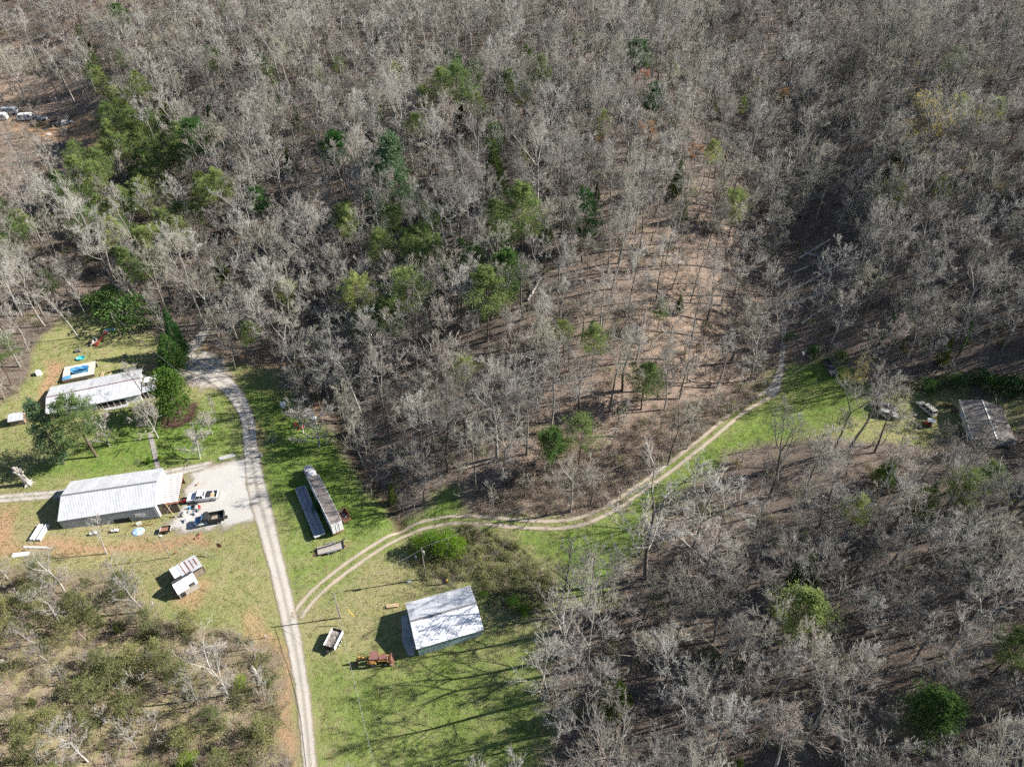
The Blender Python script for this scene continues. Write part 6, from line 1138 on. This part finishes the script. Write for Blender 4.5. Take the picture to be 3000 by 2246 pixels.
o = MB(); o.add([(0, 0, .1), (1.4, -.2, .25), (2.6, .1, .08), (.2, .9, .3), (1.5, .8, .55), (2.7, .9, .2), (.3, 1.6, .06), (1.6, 1.7, .2), (2.6, 1.6, .05)], [(0, 1, 4, 3), (1, 2, 5, 4), (3, 4, 7, 6), (4, 5, 8, 7)]); tag(o.build('tarp', mat('pale_blue_tarp', (.16, .30, .48), (.26, .40, .55), 2, .6), None, at(306, 975), .35), 'pale blue tarp on the ground behind the red auger', 'tarp')
t = thing('lawn_swing', 'small grey metal seat frame on the back lawn', 'seat', at(368, 1047), .3); MB().box((0, 0, .4), (1.1, .45, .06)).box((0, .25, .7), (1.1, .05, .5)).build('seat', M_STEEL, t)
for x in (-.5, .5): MB().path([(x, -.3, 0), (x, 0, 1.1), (x, .35, 0)], .03).build('leg', M_STEEL, t)
tag(MB().box((0, 0, .3), (1.5, .8, .35), b=.1).box((.3, 0, .55), (.6, .5, .3), b=.06).build('scrap_motor', M_STEEL, None, at(230, 1030), .2), 'grey scrap machine part on the ground beside the junk wagon', 'scrap')
# ---------------------------------------------------------------- poles and wires
M_POLE = mat('pole_wood', (.25, .21, .175), (.17, .14, .115), 3, .9); M_WIRE = mat('wire', (.32, .33, .34), (.28, .28, .28), 3, .5, .3)
def pole(label, base, top, r=.15, arm=None, can=False, H=None):
    p = at(*base); h = H or height_for(p, top); t = thing('utility_pole', label, 'pole', p); MB().tube((0, 0, -.5), (0, 0, h), r, r * .65, 10).build('post', M_POLE, t)
    if arm is not None: o = MB().box((0, 0, h - .45), (2.2, .1, .12), rz=arm).build('crossarm', M_GWOOD, t); [MB().tube((x, 0, .05), (x, 0, .28), .05, .04, 6).build('insulator', M_STEEL, o, (math.cos(arm) * 0, 0, h - .45)) for x in (-.9, 0, .9)]
    if can: MB().tube((.28, -.1, h - 1.9), (.28, -.1, h - 1.0), .24, .24, 12).tube((.28, -.1, h - 1.0), (.28, -.1, h - .92), .24, .1, 12).build('transformer', M_STEEL, t)
    for z in (.75, 1.15): MB().tube((0, 0, h - z), (.3, 0, h - z), .035, .03, 6).build('bracket', M_STEEL, t)
    return Vector((p[0], p[1], p[2] + h))
T1 = pole('utility pole beside the gravel junction left of the metal barn', (997.7, 1808.6), 1734.7, can=False); T2 = pole('utility pole with transformer in the brush above the metal barn', (1247, 1693), 1604, can=True); T3 = pole('slim pole with a lamp on the grass below the long barn', (498, 1632), 1567, .1); T4 = pole('utility pole on the back lawn beyond the red auger', (358, 992), 912, .13); T5 = pole('utility pole on the lawn inside the road bend', (640, 1235), 1158, .13); T6 = pole('utility pole with pale transformer above the dark pickup', (2457, 1053), 1000, .14, can=True)
def wire(label, a, b, sag=.8, r=.022, n=14):
    a, b = Vector(a), Vector(b); pts = []
    for i in range(n + 1): u = i / n; p = a.lerp(b, u); p.z -= sag * 4 * u * (1 - u); pts.append(tuple(p - a))
    o = MB(); o.path(pts, r, 4); return tag(o.build('overhead_wire', M_WIRE, None, a), label, 'wire')
z1 = Vector((0, 0, -.4)); E0 = Vector(atz(1110, 2300, 6.0)); wire('bright overhead cable running down the lower lawn from the junction pole', T1 + z1, E0, .6, .035)
wire('overhead wire from the junction pole to the transformer pole', T1 + z1, T2 + z1, .7); wire('overhead wire from the junction pole across the road', T1 + z1 * 2, T3, 1.0); wire('long overhead wire from the slim pole past the barn', T3, Vector(atz(60, 1560, 5)), .6); wire('overhead wire from the lawn pole to the back pole', T5, T4, 1.2); wire('overhead wire from the lawn pole down to the slim pole', T5, T3, 1.0); wire('overhead wire from the transformer pole over the knoll foot', T2, T6, 5.0, .02, 24); G1 = at(1058, 1829); wire('guy wire with a yellow guard beside the junction pole', T1 + z1, G1, 0.0, .018, 2)
gd = Vector(G1) - T1; gl = gd.length; tag(MB().tube((0, 0, 0), tuple(gd.normalized() * -2.2), .07, .07, 8).build('guy_guard', mat('yellow_plastic', (.62, .40, .03), None, 3, .5), None, Vector(G1) - gd.normalized() * 2.4), 'yellow plastic guard on the guy wire at the junction pole', 'guard')
wire('wire drooping from the junction pole to the road edge', T1 + z1 * 2, at(880, 1890), .2, .015, 6); wire('second wire drooping beside the first at the road edge', T1 + z1, at(900, 1880), .2, .015, 6)
# satellite-dish post, lamp on slim pole
p = at(642, 1625); t = thing('basketball_hoop', 'rust-brown post with a bent arm and round orange-edged board on the grass', 'hoop', p, 0); MB().path([(0, 0, -.2), (0, 0, 2.1)], .05).path([(0, 0, 2.1), (.55, .3, 2.55)], .045).build('post', M_DUSTRUST, t); o = MB().lathe([(0, .03), (.55, .03), (.6, 0), (.55, -.03), (0, -.03)], 20).build('backboard', M_DUSTRUST, t, (.6, .35, 2.7)); o.rotation_euler = (1.35, 0, -.25); MB().lathe([(.22, 0), (.25, .02), (.22, .04)], 14, (.75, .05, 2.45)).build('rim', M_ORANGE, t)
p = at(498, 1632); MBo = MB().box((0, 0, 0), (.5, .25, .18), b=.05).tube((-.25, 0, 0), (-.6, 0, -.05), .04, .04, 6); tag(MBo.build('yard_lamp', M_WHITE, None, T3 + Vector((.45, 0, -.25))), 'white lamp head at the top of the slim pole', 'lamp')
# ---------------------------------------------------------------- loose things round the barn
def inbarn(x, y): return loc_of(BARN, x, y)
t = thing('panel_stack', 'stack of folded white metal roofing sheets in the barn shadow', 'stack', at(120, 1562), BARN[1] + 1.35)
for i in range(3):
    for k in range(2 if i != 1 else 1): MB().prism([(-.32, 0), (.32, 0), (.32, .32), (.26, .32), (.2, .06), (-.2, .06), (-.26, .32), (-.32, .32)], 'x', -1.9, 1.9).build('sheet', M_WHITE, t, (0, -.7 + i * .7, .1 + k * .36))
t = thing('white_sheet_pile', 'flat pile of white sheets on the dry grass', 'sheets', at(60, 1625), .12)
for i in range(3): MB().box((.04 * i, .03 * i, .05 + i * .05), (3.2, .95, .04)).build('sheet', M_WHITE, t)
t = thing('pipe_bundle', 'long pale pipes lying on the bare dirt below the barn', 'pipes', at(108, 1605), -.03)
for i in range(3): MB().tube((-2.8, i * .16, .1), (2.6 - i * .4, i * .16, .1), .07, .07, 7).build('pipe', M_WHITE, t)
def tank(label, p, az, l=1.9, r=.38, band=True):
    t = thing('gas_tank', label, 'tank', p, az); n = 12; prof = [(0, -l / 2), (r * .6, -l / 2 + .06), (r, -l / 2 + .25), (r, l / 2 - .25), (r * .6, l / 2 - .06), (0, l / 2)]; o = MB().lathe(prof, n).build('cylinder', M_WHITE, t, (0, 0, r + .18)); o.rotation_euler = (0, math.pi / 2, 0)
    for x in (-.5, .5): MB().box((x * l * .6, 0, .12), (.12, .6, .26)).build('saddle', M_BLACK, t)
    MB().lathe([(.14, 0), (.14, .16), (.05, .2), (0, .2)], 10, (0, 0, r * 2 + .14)).build('valve_dome', M_STEEL, t)
    if band: MB().lathe([(r + .01, -.14), (r + .015, .14)], n).build('dark_band', M_BLACK, t, (.1, 0, r + .18)).rotation_euler = (0, math.pi / 2, 0)
tank('white gas cylinder with a dark band in front of the barn wall', at(275, 1565), .35, 1.6, .3); tank('longer white gas tank under the small dead tree', at(338, 1557), .2, 1.6, .3, False)
o = MB(); o.lathe([(0, .42), (.5, .4), (1.0, .3), (1.25, .12), (1.3, .0)], 18, (0, 0, 0), .85); tag(o.build('trampoline_cover', mat('printed_plastic', (.10, .30, .58), (.62, .66, .70), 2.2, .5, 0, .42, .58, c3=(.45, .08, .10), sc3=2.4, lo3=.6, hi3=.66), None, at(404, 1557), .3), 'blue, white and red printed plastic mound on the grass by the gravel', 'tarp')
t = thing('red_mower', 'red riding mower poking out from under the lean-to', 'mower', loc_of(BARN, BARN[2] + 4.4, 3.4), BARN[1] - .2)
MB().box((.35, 0, .55), (.9, .6, .4), b=.1).build('hood', M_RED, t); MB().box((-.4, 0, .45), (.8, .8, .25), b=.06).build('deck', M_RED, t); MB().box((-.4, 0, .72), (.42, .45, .12)).box((-.6, 0, .95), (.1, .45, .4)).build('seat', M_BLACK, t); MB().tube((.0, 0, .6), (-.15, 0, .95), .03).build('steering_column', M_BLACK, t); axle(t, -.4, .42, .26, .2); axle(t, .6, .38, .18, .14)
JUNK = [((556, 1490), 'tub', M_TARP, 'blue jug in the junk by the lean-to post'), ((542, 1505), 'box', M_WHITE, 'white bucket in the junk by the lean-to corner'), ((549, 1500), 'eng', M_STEEL, 'grey engine part in the junk by the lean-to'), ((562, 1488), 'tyre', M_TYRE, 'loose tyre in the junk between lean-to and dump truck'), ((570, 1484), 'eng', M_BLACK, 'black engine block between the two trucks'), ((577, 1490), 'box', M_WHITE, 'white cowling between the two trucks'), ((584, 1487), 'box', M_RED, 'bright red mower cowling between the two trucks'), ((574, 1500), 'tyre', M_TYRE, 'tyre lying below the black engine block'), ((582, 1496), 'eng', M_STEEL, 'grey gearbox beside the red cowling'), ((572, 1506), 'box', M_SILV, 'pale tank at the end of the junk row'), ((548, 1518), 'long', M_WHITE, 'long white panel lying in front of the lean-to'), ((545, 1526), 'eng', M_SILV, 'silver wheel frame at the edge of the gravel'), ((566, 1478), 'long', M_BLACK, 'black bar on the gravel behind the white pickup'), ((536, 1512), 'tub', M_GWOOD, 'grey tub against the lean-to boards')]
for i, (px, k, m, lb) in enumerate(JUNK):
    p = at(*px); o = MB()
    if k == 'tub': o.lathe([(0, 0), (.24, 0), (.28, .5), (.22, .6), (.1, .62), (.1, .72), (0, .72)], 10)
    elif k == 'box': o.box((0, 0, .3), (.8, .6, .5), taper=(.8, .8), b=.1).box((.1, 0, .6), (.35, .3, .15), b=.04)
    elif k == 'eng': o.box((0, 0, .25), (.7, .45, .45), b=.06).tube((0, 0, .4), (.3, .1, .75), .1, .1, 8).tube((-.35, 0, .3), (-.6, .2, .3), .12, .08, 8).box((.1, -.2, .5), (.2, .2, .3))
    elif k == 'tyre': o.lathe([(.2, 0), (.34, 0), (.36, .08), (.34, .2), (.2, .2), (.2, 0)], 14)
    else: o.box((0, 0, .12), (2.0, .3, .14), rz=.2).box((.6, .1, .25), (.4, .3, .15))
    tag(o.build({'tub': 'junk_jug', 'box': 'junk_cowling', 'eng': 'junk_engine', 'tyre': 'tyre_casing', 'long': 'scrap_strip'}[k], m, None, (p[0], p[1], p[2] + .02), i * 1.3), lb, 'junk')
for i, (x, l, lb) in enumerate(((14.2, 3.6, 'rust-red iron rail lying along the barn wall'), (16.2, 3.0, 'second rust-red rail lying outside the first'))): p = inbarn(x, -1.0 - .5 * i); tag(MB().box((0, 0, .1), (l, .12, .12)).box((0, 0, .17), (l, .06, .05)).build('iron_rail', M_RUST, None, p, BARN[1] + .03), lb, 'rail')
p = inbarn(BARN[2] + 2.2, .2); t = thing('leaning_beam', 'pale timber beam leaning against the lean-to roof', 'beam', p, BARN[1]); MB().path([(.6, -.6, .05), (-.6, .75, 3.1)], .08, 4).build('beam', M_NWOOD, t); MB().box((.6, -.6, .35), (.35, .3, .7), b=.05).build('foot_block', M_GWOOD, t)
p = at(410, 1538); t = thing('white_gate', 'small white striped gate leaning by the barn doorway', 'gate', p, .6); [MB().box((0, 0, .2 + i * .22), (.9, .04, .08)).build('slat', M_WHITE, t) for i in range(5)]; MB().box((-.45, 0, .6), (.05, .05, 1.2)).box((.45, 0, .6), (.05, .05, 1.2)).build('stile', M_WHITE, t)
# bicycle-like junk at the edge of the grass
p = at(584, 1571); t = thing('rusty_harrow', 'rusty iron implement on the grass edge below the dump truck', 'implement', p, .9); MB().path([(-.9, 0, .25), (.9, 0, .3)], .07).path([(-.2, -.5, .2), (.1, .6, .25)], .06).build('frame', M_DUSTRUST, t); [MB().lathe([(.05, -.03), (.26, 0), (.05, .03)], 12).build('disc', M_DUSTRUST, t, (x, y, .26)).__setattr__('rotation_euler', (1.57, 0, .4)) for x, y in ((-.7, 0), (-.3, 0), (.3, .1), (.6, .4))]
# animals: two dogs and a hen
def animal(name, label, cat, p, az, s, m, neck=.28):
    me = bpy.data.meshes.new(name); P = {'pelvis': (-.28, 0, .42), 'mid': (0, 0, .41), 'chest': (.25, 0, .44), 'neck': (.38, 0, .58), 'head': (.46, 0, .44 + neck), 'muz': (.60, 0, .40 + neck), 'tail1': (-.42, 0, .50), 'tail2': (-.58, 0, .58)}; vs = list(P.values()); rad = [.10, .11, .125, .075, .085, .045, .03, .018]; ed = [(0, 1), (1, 2), (2, 3), (3, 4), (4, 5), (0, 6), (6, 7)]
    for sx, sgn in ((0, -1), (0, 1), (2, -1), (2, 1)):
        b = vs[sx]; i = len(vs); kx = .05 if sx == 0 else .02; vs += [(b[0] + kx, sgn * .09, .30), (b[0] - .04 if sx == 0 else b[0] + .01, sgn * .09, .15), (b[0] + .01, sgn * .09, .02)]; rad += [.06, .03, .028]; ed += [(sx, i), (i, i + 1), (i + 1, i + 2)]
    for sgn in (-1, 1): i = len(vs); vs.append((.43, sgn * .07, .55 + neck)); rad.append(.022); ed.append((4, i))
    me.from_pydata(vs, ed, []); o = link(name, me, None, p, az); o.scale = (s, s, s); md = o.modifiers.new('skin', 'SKIN')
    for v, r in zip(me.skin_vertices[0].data, rad): v.radius = (r, r)
    me.skin_vertices[0].data[0].use_root = True; sb = o.modifiers.new('sub', 'SUBSURF'); sb.levels = 1; sb.render_levels = 1; me.materials.append(m); return tag(o, label, cat)
animal('dog', 'small tan dog standing on the gravel behind the white pickup', 'dog', at(580, 1420.5), 1.2, .8, mat('tan_fur', (.40, .22, .10), (.26, .14, .07), 3, .95))
M_HEN = mat('red_feathers', (.38, .11, .03), (.22, .06, .03), 4, .9); p = at(517, 1620); t = thing('chicken', 'rust-red hen walking on the grass above the old shack', 'chicken', p, .5)
MB().loft([[(x + .0, math.cos(a) * r, z + math.sin(a) * r * .95) for a in [k * math.pi / 4 for k in range(8)]] for x, z, r in ((-.30, .46, .02), (-.22, .36, .09), (-.05, .29, .155), (.10, .31, .135), (.19, .40, .075), (.23, .50, .055), (.27, .57, .058), (.32, .57, .035), (.36, .555, .01))]).build('body', M_HEN, t, None, 0, True); MB().box((-.3, 0, .5), (.2, .05, .26), ry=.6).build('tail', M_HEN, t)
for y in (-.06, .06): MB().tube((.0, y, .2), (.02, y, .02), .016, .014, 5).box((.05, y, .012), (.12, .06, .02)).build('leg', M_ORANGE, t)
MB().box((.27, 0, .64), (.09, .02, .06)).build('comb', M_RED, t)
# topped trunk, fallen logs, small scraps
p = at(83, 1417); t = thing('topped_trunk', 'thick bare trunk topped off into short stubs beside the drive', 'stump', p, 0.4); M_STUB = mat('weathered_trunk', (.42, .38, .35), (.27, .24, .22), 2.5, .9, 0, .4, .65)
def taper(o, pts, rs, n=9): [o.tube(a, b, r0, r1, n) for a, b, r0, r1 in zip(pts[:-1], pts[1:], rs[:-1], rs[1:])]
o = MB(); taper(o, [(0, 0, -.2), (0, 0, .4), (-.1, 0, 1.6), (-.3, .1, 3.0)], [.95, .7, .58, .52]); o.build('trunk', M_STUB, t)
for i, (x, y, z, r) in enumerate(((-1.1, .5, 5.2, .24), (-.7, .1, 5.6, .26), (-.25, .2, 5.3, .24), (.2, .5, 4.6, .22), (.5, -.1, 3.9, .2), (-.9, -.4, 4.7, .22))): o = MB(); taper(o, [(-.28 + .1 * (i % 2), .1, 2.6), ((x - .3) / 2, y / 2, (z + 2.8) / 2), (x, y, z)], [.3, r * 1.15, r]); o.build('limb_stub', M_STUB, t)
for i in range(6): a = i * 1.05; o = MB(); taper(o, [(.5 * math.cos(a), .5 * math.sin(a), .45), (1.3 * math.cos(a), 1.3 * math.sin(a), -.05)], [.22, .08], 6); o.build('root', M_STUB, t)
M_LOG = mat('fallen_log', (.48, .45, .41), (.32, .29, .26), 2, .9, 0, .4, .65)
LOGS = [((1725, 560), (1792, 520), 'long pale fallen log uppermost of the jam in the hollow'), ((1715, 590), (1760, 572), 'short fallen log in the middle of the hollow jam'), ((1712, 628), (1800, 580), 'thick pale fallen trunk crossing the hollow jam'), ((1700, 660), (1790, 632), 'lowest fallen trunk of the hollow jam'), ((1740, 548), (1782, 560), 'fallen log lying across the others in the hollow'), ((1880, 440), (1905, 420), 'broken white log on the shaded slope'), ((1890, 320), (1925, 305), 'pale log lying on the ridge under the trees'), ((1730, 700), (1790, 660), 'grey fallen trunk on the bank beside the lane'), ((1140, 650), (1170, 600), 'dark fallen trunk on the knoll flank'), ((545, 1440), (565, 1475), 'broken pale branch in the scrub beside the road'), ((2100, 1140), (2165, 1130), 'pale fallen log in the lower woods'), ((1690, 1600), (1760, 1540), 'brown fallen trunk near the bottom of the lower woods')]
for a, b, lb in LOGS:
    A, B = atD(*a), atD(*b); d = B - A; t = thing('fallen_log', lb, 'log', A); r = .34; o = MB(); taper(o, [(0, 0, .2), (float(d[0]) * .5, float(d[1]) * .5, float(d[2]) * .5 + .3), (float(d[0]), float(d[1]), float(d[2]) + .3)], [r, r * .85, r * .5], 8); o.build('trunk', M_LOG, t)
    for u, s in ((.55, 1), (.75, -1)): MB().tube((float(d[0]) * u, float(d[1]) * u, float(d[2]) * u + .3), (float(d[0]) * (u + .1) + s * .6, float(d[1]) * (u + .1) + .5, float(d[2]) * u + 1.3), .07, .02, 5).build('branch_stub', M_LOG, t)
SCR = [((1198, 1703), 'feed_bag', M_WHITE, 'white bag on the grass at the end of the pole shadow'), ((1219, 1634), 'white_bucket', M_WHITE, 'small white bucket under the transformer pole'), ((766, 1337), 'mail_drum', M_SILV, 'pale drum at the roadside across from the slab'), ((2347, 1048), 'satellite_dish', M_WHITE, 'white satellite dish beside the shaded lane'), ((2356, 1038), 'sign_board', M_WHITE, 'white panel standing beside the satellite dish'), ((2300, 1090), 'mail_box', M_STEEL, 'grey box on a post beside the upper lane'), ((780, 1868), 'marker_post', M_WHITE, 'white marker post in the grass left of the gravel road'), ((2796, 2060), 'white_scrap', M_WHITE, 'white scrap lying in the lower woods')]
for px, nm, m, lb in SCR[:7]:
    p = at(*px); t = thing(nm, lb, nm.split('_')[1], p, .5)
    if nm == 'satellite_dish': MB().tube((0, 0, 0), (0, 0, 1.4), .04, .04, 7).build('mast', M_STEEL, t); o = MB().lathe([(0, 0), (.3, .05), (.55, .18), (.56, .2), (.3, .08), (0, .03)], 16).build('dish', m, t, (0, 0, 1.5)); o.rotation_euler = (.8, 0, .4); MB().tube((0, 0, 1.5), (.2, -.45, 1.75), .015, .015, 5).build('feed_arm', M_STEEL, t)
    elif nm == 'marker_post': MB().box((0, 0, .5), (.1, .1, 1.0)).build('post', m, t); MB().box((0, 0, 1.03), (.14, .14, .06)).build('cap', m, t)
    elif nm == 'mail_box': MB().box((0, 0, .5), (.1, .1, 1.0)).build('post', M_WOOD, t); MB().box((0, 0, 1.15), (.5, .25, .3), b=.05).build('box', m, t)
    elif nm == 'sign_board': MB().box((0, 0, .9), (1.0, .05, .7), rx=.3).build('panel', m, t); MB().box((-.4, .1, .4), (.06, .06, .8)).box((.4, .1, .4), (.06, .06, .8)).build('leg', M_WOOD, t)
    elif nm == 'feed_bag': MB().box((0, 0, .15), (.9, .5, .28), taper=(.7, .6), b=.12).build('sack', m, t); MB().box((.5, 0, .16), (.2, .3, .12), b=.04).build('tied_end', m, t)
    else: MB().lathe([(0, 0), (.26, 0), (.3, .1), (.28, .75), (.3, .8), (.2, .84), (0, .84)], 12).build('drum', m, t); MB().lathe([(.05, 0), (.12, .06), (0, .06)], 8, (.1, 0, .84)).build('cap', M_BLACK, t)
p = at(1150, 1776); t = thing('timber_rack', 'low rack of orange timbers on the grass beside the metal barn', 'rack', p, .12)
for i in range(3): MB().box((0, -.2 + i * .22, .3), (2.3, .16, .14)).build('timber', M_NWOOD, t)
for x in (-.9, .9): MB().box((x, 0, .12), (.14, .8, .22)).build('bearer', M_DUSTRUST, t)
p = at(1302, 1708); t = thing('black_board', 'black panel propped upright behind the metal barn', 'panel', p, .3); MB().box((0, 0, .9), (.9, .06, 1.8), rx=-.25).build('panel', M_BLACK, t); MB().box((.6, .2, .3), (.4, .4, .5), b=.05).build('prop_block', M_ORANGE, t)
for i, (px, lb) in enumerate((((885, 1255), 'red scrap frame among the branches near the stream'), ((868, 1248), 'second red scrap piece left of the first'))): p = at(*px); t = thing('red_scrap', lb, 'scrap', p, .8 + i); MB().path([(-.8, 0, .2), (0, .3, .7), (.9, 0, .4)], .09).path([(0, .3, .7), (.2, -.4, .1)], .07).build('bar', M_RED, t); MB().box((.2, 0, .3), (.7, .4, .3), b=.05).build('block', M_RED, t)
p = at(915, 1222); tag(MB().loft([[(x, y * .9, z) for y, z in ((-.7, 0), (-.6, .4 * k), (0, .6 * k), (.6, .4 * k), (.7, 0))] for x, k in ((-1.6, .3), (-.8, 1), (.6, 1.1), (1.6, .4))]).build('covered_boat', mat('grey_green_tarp', (.30, .36, .36), (.22, .27, .27), 2, .7), None, p, -.7), 'grey-green tarped mound beneath branches near the stream', 'tarp')
